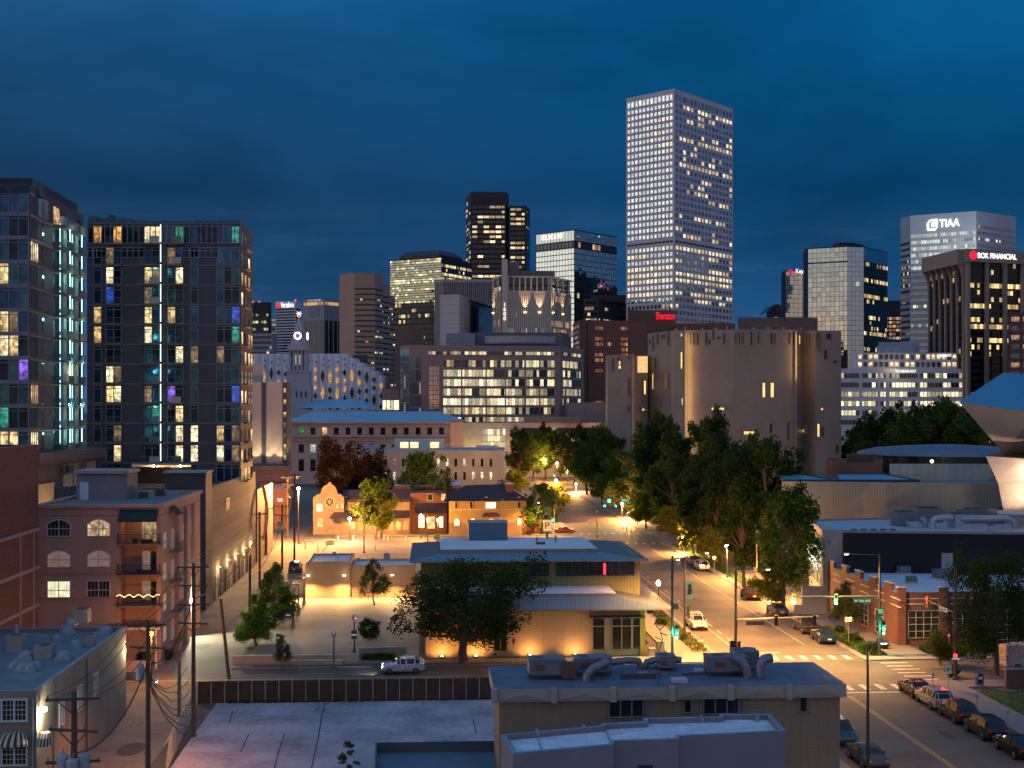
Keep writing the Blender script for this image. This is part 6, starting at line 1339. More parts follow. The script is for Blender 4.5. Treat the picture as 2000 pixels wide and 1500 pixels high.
def alley_block():
    t = thing('parking_garage', 'long concrete garage with striped brick bands and a dark stair tower', 'garage', S(-35, 190))
    wm = pbr('garage_wall', (.22, .165, .12), .85, scale=.4, var=.1, lines=[('v', 3.1, 1.3)], linecol=(.17, .125, .10)); zt = 15.7
    shell(t, rect(-52, 170.6, -29.5, 214), 0, zt, wm, pbr('garage_roof', (.2, .22, .25)), par=1.1, pt=.3, cap=pbr('grey_cap', (.30, .33, .33)))
    A, B, tt, nr, L = wall_frame(S(-29.5, 170.6), S(-29.5, 214)); dk = pbr('slit_dark', (.025, .025, .03), .3)
    for i in range(9): m = MB(); m.box(A + tt * (4 + i * 4.3) + nr * .06, 1.6, .12, 3.2, dk if i % 3 else pbr('garage_door', (.4, .33, .25)), tt); m.build('door', t)
    m = MB(); 
    for j in range(6): m.box(A + tt * 14 + nr * .05 + Vector((0, 0, 11.6 + j * .3)), 3, .1, .12, MATS['galv'], tt)
    m.build('louvre', t)
    for i in range(5): m = MB(); q = A + tt * (6 + i * 8) + nr * .3 + Vector((0, 0, 4.2)); m.box(q, .22, .2, .12, emit('lamp_soft', (1, .75, .4), 2.5)); m.build('wall_light', t); lamp('POINT', q + nr * .3 - Vector((0, 0, .2)), 420, (1, .66, .30), .12)
    m = MB(); m.prism(rect(-34.6, 165.8, -29.3, 170.5), 0, 17.9, pbr('charcoal_wall', (.055, .055, .07), .7)); m.prism(rect(-34.8, 165.6, -29.1, 170.55), 17.9, 18.1, MATS['grey_cap']); m.build('stair_tower', t)
    # end wing with a red fin at the far corner
    b = thing('red_finned_building', 'brown building end with a curved red fin at the far end of the garage', 'building', S(-30, 222)); m = MB(); m.prism(rect(-48, 217, -29.6, 238), 0, 12.5, pbr('shed_brick', (.27, .14, .10))); m.build('wall', b)
    m = MB(); m.grid([[S(-29.4 + .9 * math.sin(i * .5), 219 + 0.1 * i, 13.5 - 10 * (i / 6)), S(-29.0 + .9 * math.sin(i * .5), 220 + 0.1 * i, 13.5 - 10 * (i / 6))] for i in range(7)], pbr('red_fin', (.4, .05, .03), .5)); m.build('fin', b)
    # bright wall lamp in the alley on a post by the pink house
    for q, w_, c_ in ((S(-28.0, 147, 4.4), 9000, (1, .90, .58)), (S(-26.6, 121.5, 4.6), 1900, ORANGE)):
        lt = thing('wall_lantern', 'white security lantern at the alley corner' if q.y > 135 else 'orange lantern glowing over the alley mouth', 'lantern', q); m = MB(); m.box(q, .3, .3, .35, emit('lamp_cool', (1, .93, .75), 14) if q.y > 135 else emit('lamp_orange', (1, .38, .06), 14)); m.build('lamp_head', lt)
        m = MB(); m.bar(q - Vector((0, 0, q.z)), q, .12, pbr('iron', (.03, .028, .03), .5)); m.build('post', lt); lamp('POINT', q + Vector((.5, -.4, -.2)), w_, c_, .15)
alley_block()
# ================================================================ glass apartment towers
def towers():
    wall = pbr('tower_panel', (.085, .068, .090), .6, scale=.2, var=.1); wh = pbr('tower_white', (.20, .19, .22), .5); bl = pbr('balc_glass', (.14, .19, .21), .15, .3)
    T = [dull('tw_teal', (.05, .17, .24), .08, .7), dull('tw_navy', (.04, .13, .25), .08, .7), dull('tw_dark', (.02, .05, .08), .1, .6)]
    wm_ = [room('tw_w%d' % i, c_, st, (.15, .14, .1)) for i, (c_, st) in enumerate((((1, .70, .30), 1.3), ((1, .62, .24), .8), ((1, .80, .45), 1.6), ((1, .45, .10), 1.1)))]
    sp = {'g': room('tw_green', (.02, .35, .14), .6, contrast=.4), 'p': room('tw_purple', (.28, .12, .9), 1.0), 'b': room('tw_blue', (.03, .12, .9), .8), 't': room('tw_tl', (.05, .8, .6), .4), 'o': wm_[3], 'd': room('tw_dim', (.9, .55, .25), .28)}
    led = emit('led_white', (.72, 1, .98), 2.6)
    def pick(p): return rnd.choice(wm_[:3]) if rnd.random() < p else rnd.choice(T)
    def P_(c): return {'.': None, 'w': wm_[0], 'W': wm_[2], 'e': wm_[1]}.get(c) or sp.get(c) or rnd.choice(T)
    D = 195; k = D / F; t = thing('glass_apartment_tower', 'dark grey apartment tower with a single vertical white light line and stacked balconies', 'apartment tower', P(320, 800, D) - Vector((0, 0, H)))
    z = lambda py: ZZ(py, D); A = P(170, 0, D); A.z = 0; B = P(470, 0, D); B.z = 0; back = 14
    uR = UV(B)[0]; vR = UV(B)[1]
    poly = [(A.x, D), (B.x, D), (B.x - .4 + .0, D + 13), (A.x, D + 13)]; poly = [(A.x, D), (B.x, D), tuple(S(uR, vR + 13)[:2]), (A.x - .8, D + 13)]
    shell(t, poly, 0, z(432), wall, darkroof, par=1.5, pt=.3)
    A, B, tt, nr, L = wall_frame(A, B); W = Wins(t)
    u = lambda px: (px - 170) * k
    top = 438; fh = 38.6
    rows = ['oo..Ww.g.t', '..d...d...', '..W.wd.W..', '..b.d.....', 'e...w.e..b', 'e...W....t', '.......Wd.', '..Wd......', '..wWd.p..b', '.....t.w..', '...d...Wed', '...w...WWd', '..........']
    fr = MB()
    def frame(px0, px1, y0, y1, nx, tr=1):
        for i in range(nx + 1): fr.box(A + tt * u(px0 + (px1 - px0) * i / nx) + nr * .1 + Vector((0, 0, z(y1))), .13, .1, z(y0) - z(y1), wh, tt)
        for yy in ([y0, y1] + ([y0 + 6] if tr else [])): fr.box(A + tt * u((px0 + px1) / 2) + nr * .105 + Vector((0, 0, z(yy) - .06)), u(px1) - u(px0), .1, .12, wh, tt)
    for r_, s_ in enumerate(rows):
        y0 = 484 + (r_ - 1) * fh if r_ else 443; y1 = y0 + 31
        cols_ = [(184, 198, 1, s_[0]), (208, 222, 1, s_[2]), (222, 237, 1, s_[3] if r_ else 'o'), (283, 297, 1, s_[4]), (297, 312, 1, s_[5]), (328, 343, 1, s_[6] if r_ != 8 else 'p'), (343, 358, 1, s_[7]), (373, 387, 1, 'd' if s_[8] != '.' and r_ < 10 else '.'), (424, 438.5, 1, s_[8]), (438.5, 453, 1, '.'), (453, 467, 1, s_[9])]
        if r_ in (10, 11): cols_[7] = (373, 387, 1, 'W')
        for a, b, _, ch in cols_:
            W.add(A, tt, nr, u(a), z(y1), u(b) - u(a), z(y0) - z(y1), P_(ch), .05, 1)
        if r_ in (0,):
            for a, b in ((172, 183), (199, 207), (238, 282), (359, 372), (388, 423)): W.add(A, tt, nr, u(a), z(y1), u(b) - u(a), z(y0) - z(y1), T[2], .05)
            frame(172, 470, 436, 475, 27, 1)
        if r_ == 1:
            for a, b in ((172, 207), (238, 282), (359, 423)): W.add(A, tt, nr, u(a), z(y0 + 19), u(b) - u(a), z(y0) - z(y0 + 19), T[2], .05); frame(a, b, y0, y0 + 19, 4 if b - a < 50 else 6, 1)
        for a, b, nx in ((183.5, 198.5, 1), (207.5, 237.5, 2), (282.5, 312.5, 2), (327.5, 358.5, 2), (372.5, 387.5, 1), (423, 468, 3)):
            if r_: frame(a, b, y0 - 1, y1 + 1, nx)
        # slab lines + balconies
        if r_:
            fr.box(A + tt * (L / 2) + nr * .04 + Vector((0, 0, z(y1 + 4))), L, .08, .14, wh, tt)
        for a, b in ((208, 238), (279, 316), (321, 359)):
            m = MB(); zf = z(y1 + 2); dd = 1.5 if a != 208 else .5
            m.box(A + tt * u((a + b) / 2) + nr * dd / 2 + nr * .12 + Vector((0, 0, zf - .22)), u(b) - u(a), dd, .2, pbr('balc_edge', (.16, .14, .14)), tt); c = A + tt * u(a) + nr * (dd + .1) + Vector((0, 0, zf))
            e = c + tt * (u(b) - u(a)); mg = bl if rnd.random() < .6 else pbr('balc_white', (.45, .42, .38), .6); hf = Vector((0, 0, 1.0))
            if rnd.random() < .45 and a != 208: mid = c.lerp(e, .5); m.face([mid, e, e + hf, mid + hf], mg)
            m.bar(c + hf, e + hf, .05, wh); 
            for j in range(9): q = c.lerp(e, j / 8); m.bar(q, q + hf, .025, wh)
            m.build('balcony', t)
    W.done(); fr.build('window_frames', t)
    for r_ in range(12): m = MB(); m.box(A + tt * u(319) + nr * 1.5 + Vector((0, 0, z(475 + r_ * 38.6))), .11, .08, z(437) - z(475) - .35, led, tt); m.build('light_strip', t)
    # right flank with stacked glowing balconies
    A2, B2, t2, n2, L2 = wall_frame(S(uR, vR), S(uR, vR + 13)); W = Wins(t)
    for r_ in range(13):
        for a in (.6, 4.2, 8.2, 11): W.add(A2, t2, n2, a, z(478 + r_ * fh), 1.5, 1.9, pick(.42), .05)
        m = MB(); m.box(A2 + t2 * 6 + n2 * .3 + Vector((0, 0, z(481 + r_ * fh))), 5, .6, .2, pbr('balc_edge', (.16, .14, .14)), t2); m.build('balcony', t)
    W.done()
    q = chain([(478, D + 16), (489, D + 14), (489, D + 24), (478, D + 24)]); m = MB(); m.prism([(p.x, p.y) for p in q], 0, ZZ(451, D + 15), wall); m.build('rear_wing', t)
    A2, B2, t2, n2, L2 = wall_frame(q[0], q[1])
    for r_ in range(11):
        if rnd.random() < .8: m = MB(); wquad(m, A2, t2, n2, .25, ZZ(480 + r_ * 40, D + 15), .5, 1.9, pick(.6), .05); m.build('rear_window', t)
    for a, b, y in ((177, 196, 411), (197, 216, 414), (233, 262, 415), (216, 222, 407)): m = MB(); c = P((a + b) / 2, 0, D + 6); c.z = z(434) - .2; m.box(c, (b - a) * k, 2.5, z(y) - z(434), pbr('roof_teal', (.06, .12, .14), .5, .3), (1, 0, 0)); m.build('roof_unit', t)
    for i, px in enumerate((280, 291, 312, 324, 352, 364, 388, 402, 430)): m = MB(); c = P(px, 0, D + 4 + i % 3); c.z = z(434) - .2; m.box(c, .9, .9, 1.0, pbr('roof_teal', (.06, .12, .14), .5, .3)); m.build('roof_unit', t)
    # ---- second tower, left edge
    D = 159; k = D / F; t = thing('white_framed_apartment_tower', 'apartment tower with white window frames and two cyan vertical light lines', 'apartment tower', P(40, 800, D) - Vector((0, 0, H)))
    z = lambda py: ZZ(py, D); B = P(57, 0, D); A = P(-130, 0, D); A.z = B.z = 0; uR, vR = UV(B); vR2 = vR + 25; pl = [(A.x, A.y), (B.x, B.y), tuple(S(uR, vR2)[:2]), tuple(S(uR - 12, vR2)[:2])]
    shell(t, pl, 0, z(361), wall, darkroof, par=1, pt=.3); A, B, tt, nr, L = wall_frame(A, B); u = lambda px: (px + 130) * k; fr = MB(); W = Wins(t)
    rows = ['...', '...', '...', 'w..', '...', 'wd.', 'Ww.', '..p', '...', 't..', 'ww.', '...', '...']
    def frame(px0, px1, y0, y1, nx):
        for i in range(nx + 1): fr.box(A + tt * u(px0 + (px1 - px0) * i / nx) + nr * .1 + Vector((0, 0, z(y1))), .13, .1, z(y0) - z(y1), wh, tt)
    fh = 46.9
    for r_, s_ in enumerate(rows):
        y0 = 380 + (r_ * fh if r_ else 0) - (2 if r_ == 0 else 0); y0 = 378 if r_ == 0 else 421 + (r_ - 1) * fh; y1 = 414 if r_ == 0 else y0 + 39
        for bay in range(3):
            for i in range(3):
                a = 1 + i * 18.3 - bay * 60; W.add(A, tt, nr, u(a), z(y1), 17.6 * k, z(y0) - z(y1), P_(s_[i]) if bay == 0 else pick(.3), .05, 1 if bay == 0 else 0)
        frame(-59, 56, y0, y1, 6); 
        for yy, hh in ((y1 + 8, .5), (y0 + 7, .1)): fr.box(A + tt * (L / 2) + nr * .12 + Vector((0, 0, z(yy))), L, .12, hh, wh, tt)
    for i in range(7): W.add(A, tt, nr, u(-60 + i * 17), z(376), 16 * k, z(363) - z(376), T[2], .05)
    A2, B2, t2, n2, L2 = wall_frame(B, S(uR, vR2))
    fhm = fh * k
    for r_ in range(13):
        zb = z(414 if r_ == 0 else 460 + (r_ - 1) * fh)
        if r_ == 0: W.add(A2, t2, n2, .3, zb, 7.6, 2.6, T[0], .05)
        m_ = pick(.25); W.add(A2, t2, n2, .3, zb, 3.0, 2.4, m_, .055, 1)
        for j in range(5): fr.box(A2 + t2 * (.3 + j * .75) + n2 * .1 + Vector((0, 0, zb)), .09, .1, 2.4, wh, t2)
        W.add(A2, t2, n2, 5.2, zb, .7, 2.3, T[2], .05); W.add(A2, t2, n2, 10.2, zb, 2.6, 2.4, pick(.14), .05, 1); W.add(A2, t2, n2, 16.2, zb, 2.6, 2.4, pick(.12), .05, 1); W.add(A2, t2, n2, 21.4, zb, 2.0, 2.4, pick(.1), .05)
        fr.box(A2 + t2 * (L2 / 2) + n2 * .12 + Vector((0, 0, zb - .55)), L2, .12, .35 if r_ < 2 else .16, wh, t2)
        for c_ in (11.8, 17.8):
            m = MB(); m.box(A2 + t2 * c_ + n2 * .9 + Vector((0, 0, zb - .4)), 4.6, 1.6, .2, pbr('balc_edge', (.16, .14, .14)), t2); c = A2 + t2 * (c_ - 2.3) + n2 * 1.7 + Vector((0, 0, zb - .2)); e = c + t2 * 4.6; hf = Vector((0, 0, 1))
            m.bar(c + hf, e + hf, .05, wh); m.face([c.lerp(e, .4), e, e + hf, c.lerp(e, .4) + hf], bl)
            for j in range(9): q = c.lerp(e, j / 8); m.bar(q, q + hf, .025, wh)
            m.build('balcony', t)
    W.done(); fr.build('window_frames', t)
    led2 = emit('led_cyan', (.50, 1, .95), 2.6); zb = z(875)
    for c_, w_ in ((12.6, 1.0), (18.4, .8)):
        
        for r_ in range(10): m = MB(); q = A2 + t2 * c_ + Vector((0, 0, zb + .3 + r_ * fhm)); m.box(q + n2 * 1.55, .13, .1, fhm - .55, led2, t2); m.build('light_strip', t); m = MB(); m.box(q - t2 * 1.0 + n2 * .5, .07, .07, fhm - .55, led2, t2); m.build('light_strip', t)
        m = MB(); m.box(A2 + t2 * (c_ + .9) + n2 * .35 + Vector((0, 0, zb)), 1.6, .6, z(392) - zb, pbr('white_blade', (.42, .46, .46), .5), t2); m.build('blade_wall', t)
        for y in (430, 520, 610, 700, 790, 850): lamp('POINT', A2 + t2 * (c_ + .2) + n2 * 2.1 + Vector((0, 0, z(y))), 60, (.3, 1, .9), .2)
    for px, dd, w_, y in ((63, 4, 2.4, 343), (72, 4, 1.0, 346), (52, 5, 1.2, 349), (100, 14, 1.4, 360)): m = MB(); c = P(px, 0, D + dd); c.z = z(361) - .9; m.box(c, w_, 2, (361 - y) * k + .9, pbr('roof_teal', (.06, .12, .14), .5, .3)); m.build('roof_unit', t)
    m = MB(); m.prism(rect(uR - 12, vR + 3, uR - .6, vR2 - 1), z(361) - 1, z(361) + 1.4, pbr('mech_dark', (.03, .045, .06), .6)); m.build('roof_screen', t)
    # podium with amber lit bays between the two towers
    b = thing('podium', 'dark podium with tall amber lit openings between the apartment towers', 'building', P(140, 800, 172) - Vector((0, 0, H))); zt = ZZ(882, 168)
    a0, a1 = P(60, 0, 158), P(195, 0, 186); a0.z = a1.z = 0; pl = [a0, a1, a1 + Vector((-3, 8, 0)), a0 + Vector((-14, 8, 0))]; m = MB(); m.prism([(q.x, q.y) for q in pl], 0, zt, wall); m.build('wall', b)
    A, B, tt, nr, L = wall_frame(a0, a1); am = pbr('amber_wall', (.50, .36, .20), .7)
    for f0, f1 in ((.02, .30), (.42, .56), (.58, .72), (.74, .92)): m = MB(); wquad(m, A, tt, nr, f0 * L, 0, (f1 - f0) * L, zt - 1.8 if f0 > .3 else zt - 4, am, .08); m.build('bay', b)
    m = MB(); m.box(A + tt * (L / 2) + nr * .5 + Vector((0, 0, zt - 1.4)), L, 1.2, 1.4, wall, tt); m.build('canopy', b)
    for f in (.16, .49, .65, .83): lamp('SPOT', A + tt * (f * L) + nr * 1.6 + Vector((0, 0, 9.5)), 2600, (1, .62, .22), .3, A + tt * (f * L) + Vector((0, 0, 17)), 75)
    # roof terrace strip in front of the tower with two warm lamps
    D = 176; b = thing('roof_terrace', 'low terrace wing with a pale canopy edge and two starry warm lamps', 'building', P(310, 800, D) - Vector((0, 0, H))); zt = ZZ(948, D)
    m = MB(); m.prism([(q.x, q.y) for q in chain([(255, D + .5), (400, D + .5), (400, D + 10), (255, D + 10)])], 0, zt, wall); m.build('wall', b)
    m = MB(); m.prism([(q.x, q.y) for q in chain([(257, D + 1), (373, D + 1), (373, D + 6), (257, D + 6)])], ZZ(913, D), ZZ(909, D), pbr('canopy_pale', (.42, .34, .33))); m.build('canopy', b)
    m = MB(); m.prism([(q.x, q.y) for q in chain([(257, D + 6.1), (373, D + 6.1), (373, D + 7), (257, D + 7)])], zt, ZZ(912, D), pbr('slit_dark', (.025, .025, .03), .3)); m.build('rear_wall', b)
    for px, py in ((300, 911), (352, 911)):
        q = P(px, py, D + .3); m = MB(); m.lathe(q, [(0, -.12), (.16, 0), (.16, .15), (0, .25)], emit('lamp_warm', (1, .8, .5), 12), 8); m.build('wall_light', b); lamp('POINT', q + Vector((0, -.4, -.2)), 300, (1, .6, .2), .1)
towers()
# ================================================================ the lit block in the middle
def library():
    t = thing('wide_eaved_library', 'low modern building with two tiers of wide hipped metal eaves and tan panel walls', 'building', S(8, 131))
    tan = pbr('tan_panel', (.50, .33, .17), .7, scale=.3, var=.06, lines=[('u', 2.0, .035), ('v', 2.6, .035)], linecol=(.36, .23, .12)); mr = pbr('standing_seam', (.20, .27, .33), .4, .5, .10, .3, lines=[('u', .5, .06)], linecol=(.28, .36, .42)); ms = pbr('seam_dark', (.13, .14, .16), .5, .4, .1)
    wr = pbr('white_roof', (.66, .68, .70), .8, var=.12, scale=.15); fas = pbr('eave_fascia', (.30, .25, .22), .5, .3); sid = pbr('olive_siding', (.26, .24, .10), .5, .2, .12, .4, lines=[('u', .35, .08)], linecol=(.16, .15, .06)); gl_ = dull('library_glass', (.10, .16, .22), .05, .8); gk = dull('library_glass_low', (.05, .045, .035), .06, .4); fr = pbr('bronze', (.06, .05, .045), .5)
    # ground storey
    A = G(831, 1285); B = G(1262, 1282); vF = UV(A)[1]; u0, u1 = UV(A)[0], UV(B)[0]; ze = ZZ(1190, 132)
    m = MB(); m.prism(rect(u0, vF, u1, vF + 21), 0, ze, tan); m.build('wall', t)
    def hip(px, uA, vA, uB, vB, z0, z1, rise_in, dk=.18, name='roof'):
        o = rect(uA, vA, uB, vB); i = rect(uA + rise_in[0], vA + rise_in[1], uB - rise_in[2], vB - rise_in[3]); m = MB()
        for k in range(4):
            a, b = o[k], o[(k + 1) % 4]; c, e = i[k], i[(k + 1) % 4]
            m.face([(a[0], a[1], z0), (b[0], b[1], z0), (e[0], e[1], z1), (c[0], c[1], z1)], mr if k in (0, 2) else ms)
            m.face([(a[0], a[1], z0 - dk), (b[0], b[1], z0 - dk), (b[0], b[1], z0), (a[0], a[1], z0)], fas)
        m.face([(p[0], p[1], z0 - dk) for p in reversed(o)], fas); m.build(name, t); m = MB()
        m.prism(i, z1, z1 + .35, fas, top=wr); ii = inset(ccw(i), .25); m.face([(p[0], p[1], z1 + .365) for p in ii], wr); m.build('flat_roof', t); return i
    z0 = ze; uE = UV(G(1310, 1186, z0))[0]; vE = UV(G(1100, 1192, z0))[1]
    zr = z0 + 1.35; vin = UV(G(1100, 1166, zr))[1] - vE
    hip(0, u0 - 1, vE, uE, vE + 20, z0 + .1, zr, (2, vin, 6.0, 3))
    # upper storey
    zu0 = zr + .37; zu1 = ZZ(1096, 151); 
    v2 = UV(G(1100, 1144, zu0))[1]; uU0 = UV(G(822, 1144, zu0))[0]; uU1 = UV(G(1252, 1144, zu0))[0]
    zu1 = zu0 + 3.0; vE2 = v2 - 1.6; m = MB(); m.prism(rect(uU0, v2, uU1, v2 + 15), 0, zu1 + .1, sid); m.build('upper_wall', t)
    A, B, tt, nr, L = wall_frame(S(uU0, v2), S(uU1, v2)); k = L / (1252 - 822)
    for px0, wd_, nn_ in ((1022, 50, 2), (1087, 153, 10)):
        m = MB(); wquad(m, A, tt, nr, (px0 - 822) * k, zu0 + 1.15, wd_ * k, 1.6, gl_, .05); o = m.build('window', t); m = MB()
        for i in range(nn_ + 1): m.box(A + tt * ((px0 - 822 + wd_ / nn_ * i) * k) + nr * .1 + Vector((0, 0, zu0 + 1.1)), .08, .12, 1.7, fr, tt)
        m.box(A + tt * ((px0 - 822 + wd_ / 2) * k) + nr * .105 + Vector((0, 0, zu0 + 1.08)), wd_ * k, .12, .09, fr, tt); m.build('frame', o)
    m = MB(); q = A + tt * ((1181 - 822) * k) + nr * .3 + Vector((0, 0, zu0 + 1.25)); m.box(q, .22, .1, 1.2, emit('red_neon', (1, .02, .04), 5), tt); m.build('red_light', t)
    i = hip(0, uU0 - 1.2, vE2, uU1 + .6, v2 + 17.5, zu1, zu1 + .45, (3.4, 3.9, 5.0, 2.6)); zu1 -= .85
    bx = pbr('box_teal', (.10, .17, .22), .6, .2, .06); c = G(953, 1056, zu1 + 1.65); m = MB(); m.box(c + S(0, 1.5), 4.6, 3, 2.1, bx); m.box(c + S(0, 1.5, 2.1), 4.75, 3.15, .12, MATS['grey_cap']); m.build('roof_plant', t)
    for px, py in ((1048, 1062), (1085, 1060), (1068, 1052)): c = G(px, py, zu1 + 1.66); m = MB(); m.tube([c, c + Vector((0, 0, .8))], .12, fas, 8); m.build('vent_pipe', t)
    c = G(1056, 1063, zu1 + 1.66); m = MB(); m.box(c, 1.0, .6, .25, pbr('rust_panel', (.16, .075, .055), .7)); m.build('roof_hatch', t)
    # ground windows at the right end
    A, B, tt, nr, L = wall_frame(S(u0, vF), S(u1, vF)); k = L / (1262 - 831)
    for a, b, nx in ((1158, 1182, 1), (1196, 1235, 2), (1237, 1252, 1), (964, 990, 2)):
        m = MB(); wquad(m, A, tt, nr, (a - 831) * k, .7, (b - a) * k, 3.5, gk, .05); o = m.build('window', t); m = MB()
        for i in range(nx + 1): m.box(A + tt * ((a - 831 + (b - a) * i / nx) * k) + nr * .09 + Vector((0, 0, .6)), .1, .14, 3.7, pbr('tan_frame', (.4, .3, .2)), tt)
        m.box(A + tt * (((a + b) / 2 - 831) * k) + nr * .095 + Vector((0, 0, 3.1)), (b - a) * k, .14, .1, MATS['tan_frame'], tt); m.build('frame', o)
    m = MB(); m.box(A + tt * ((1257 - 831) * k) + nr * .1, .55, .3, ze - .3, pbr('yellow_pier', (.60, .38, .06), .6), tt); m.build('yellow_pier', t)
    m = MB(); m.box(A + tt * ((1205 - 831) * k) + nr * .6 + Vector((0, 0, ze - .95)), (1262 - 1155) * k, 1.4, .14, fr, tt); m.build('door_canopy', t)
    for px in (863, 929, 1034, 1122):
        q = A + tt * ((px - 831) * k) + nr * .8; m = MB(); m.box(q, .25, .25, .3, fr); m.box(q + Vector((0, 0, .3)), .22, .22, .1, MATS['lamp_warm']); m.build('ground_light', t)
        lamp('SPOT', q + nr * .35 + Vector((0, 0, .45)), 230, (1, .50, .16), .1, q - nr * .8 + Vector((0, 0, 1.6)), 150)
    # low wing on the left
    b = thing('low_tan_wing', 'low tan panelled garage wing with a flat pale roof and three downlights', 'building', S(-20, 175))
    A = G(597, 1169); vF = UV(A)[1]; ua, um, ub = UV(A)[0], UV(G(684, 1168))[0], UV(G(812, 1166))[0]; z1 = ZZ(1096, 174); z2 = ZZ(1102, 174)
    shell(b, rect(ua, vF, um, vF + 10), 0, z1, tan, MATS['white_roof'], par=.25, pt=.3, cap=fas); shell(b, rect(um + .02, vF + .3, ub, vF + 8), 0, z2 - .2, tan, MATS['white_roof'], par=.25, pt=.3, cap=fas, name='east_wall')
    A, B, tt, nr, L = wall_frame(S(ua, vF), S(um, vF)); m = MB(); wquad(m, A, tt, nr, L * .17, .05, L * .64, 3.5, pbr('roller_door', (.50, .34, .18), .6, lines=[('v', .3, .03)], linecol=(.4, .26, .13)), .05); m.build('garage_door', b)
    for px in (602, 672, 765): q = P(px, 1125, 173.0); q.y = S(ua, vF).y - .3 + (px - 597) * .004 ; q = q + nr * .25; m = MB(); m.box(q, .4, .2, .14, MATS['lamp_warm']); m.build('wall_light', b); lamp('SPOT', q + nr * .5 - Vector((0, 0, .1)), 5200, (1, .56, .2), .15, q + nr * 2.6 - Vector((0, 0, 3)), 165, .6)
    m = MB(); 
    for px, py, s_ in ((653, 1085, .5), (756, 1094, .9), (700, 1096, .4)): c = G(px, py, z1 - .2); m.box(c, s_, s_, s_ * 1.1, MATS['galv'])
    m.build('roof_vent', b); m = MB(); c = G(621, 1082, z1 - .2); m.tube([c, c + Vector((0, 0, 1.6))], .06, fr); m.build('vent_pipe', b)
    rl = thing('handrail', 'thin steel handrail in front of the low tan wing', 'railing', G(690, 1172)); a, e = G(670, 1171), G(770, 1170)
    for i, nm in ((0, 1),): m = MB(); m.bar(a + Vector((0, 0, 1)), e + Vector((0, 0, 1)), .05, fr); m.build('rail', rl)
    for i in range(7): q = a.lerp(e, i / 6); m = MB(); m.bar(q, q + Vector((0, 0, 1)), .04, fr); m.build('post', rl)
    # street-front planter walls
    cw = pbr('planter_concrete', (.36, .27, .20), .85, scale=.5, var=.1)
    def wl(a, b_, h_, th, lab): A, B, tt, nr, L = wall_frame(G(*a), G(*b_)); m = MB(); m.box(A + tt * L / 2, L, th, h_, cw, tt); m.box(A + tt * L / 2 + Vector((0, 0, h_)), L + .1, th + .1, .06, pbr('wall_cap', (.48, .38, .28)), tt); solo(m, 'low_wall', lab, 'wall', A)
    wl((455, 1298), (700, 1294), .85, .35, 'long low terracotta coloured wall along the plaza front'); wl((570, 1300), (668, 1299), .5, .7, 'low concrete bench wall on the pavement'); wl((701, 1290), (794, 1286), 1.25, .3, 'taller planter wall behind the ornamental grass')
    wl((478, 1246), (500, 1228), .5, .3, 'short kerb wall at the left end of the plaza')
library()
def gable(m, u0, v0, u1, v1, z0, z1, mat, wallm, axis='u', ov=.6):
    if axis == 'u':
        vm = (v0 + v1) / 2; a, b, c, e = S(u0 - ov, v0 - ov, z0 - .3), S(u1 + ov, v0 - ov, z0 - .3), S(u1 + ov, vm, z1), S(u0 - ov, vm, z1); f, g_ = S(u1 + ov, v1 + ov, z0 - .3), S(u0 - ov, v1 + ov, z0 - .3)
        m.face([a, b, c, e], mat); m.face([f, g_, e, c], mat)
        for u in (u0, u1): m.face([S(u, v0, z0), S(u, v1, z0), S(u, vm, z1 - .15)], wallm)
    else:
        um = (u0 + u1) / 2; a, b, c, e = S(u0 - ov, v0 - ov, z0 - .3), S(u0 - ov, v1 + ov, z0 - .3), S(um, v1 + ov, z1), S(um, v0 - ov, z1); f, g_ = S(u1 + ov, v0 - ov, z0 - .3), S(u1 + ov, v1 + ov, z0 - .3)
        m.face([a, b, c, e][::-1], mat); m.face([f, g_, c, e], mat)
        for v in (v0, v1): m.face([S(u0, v, z0), S(u1, v, z0), S(um, v, z1 - .15)], wallm)
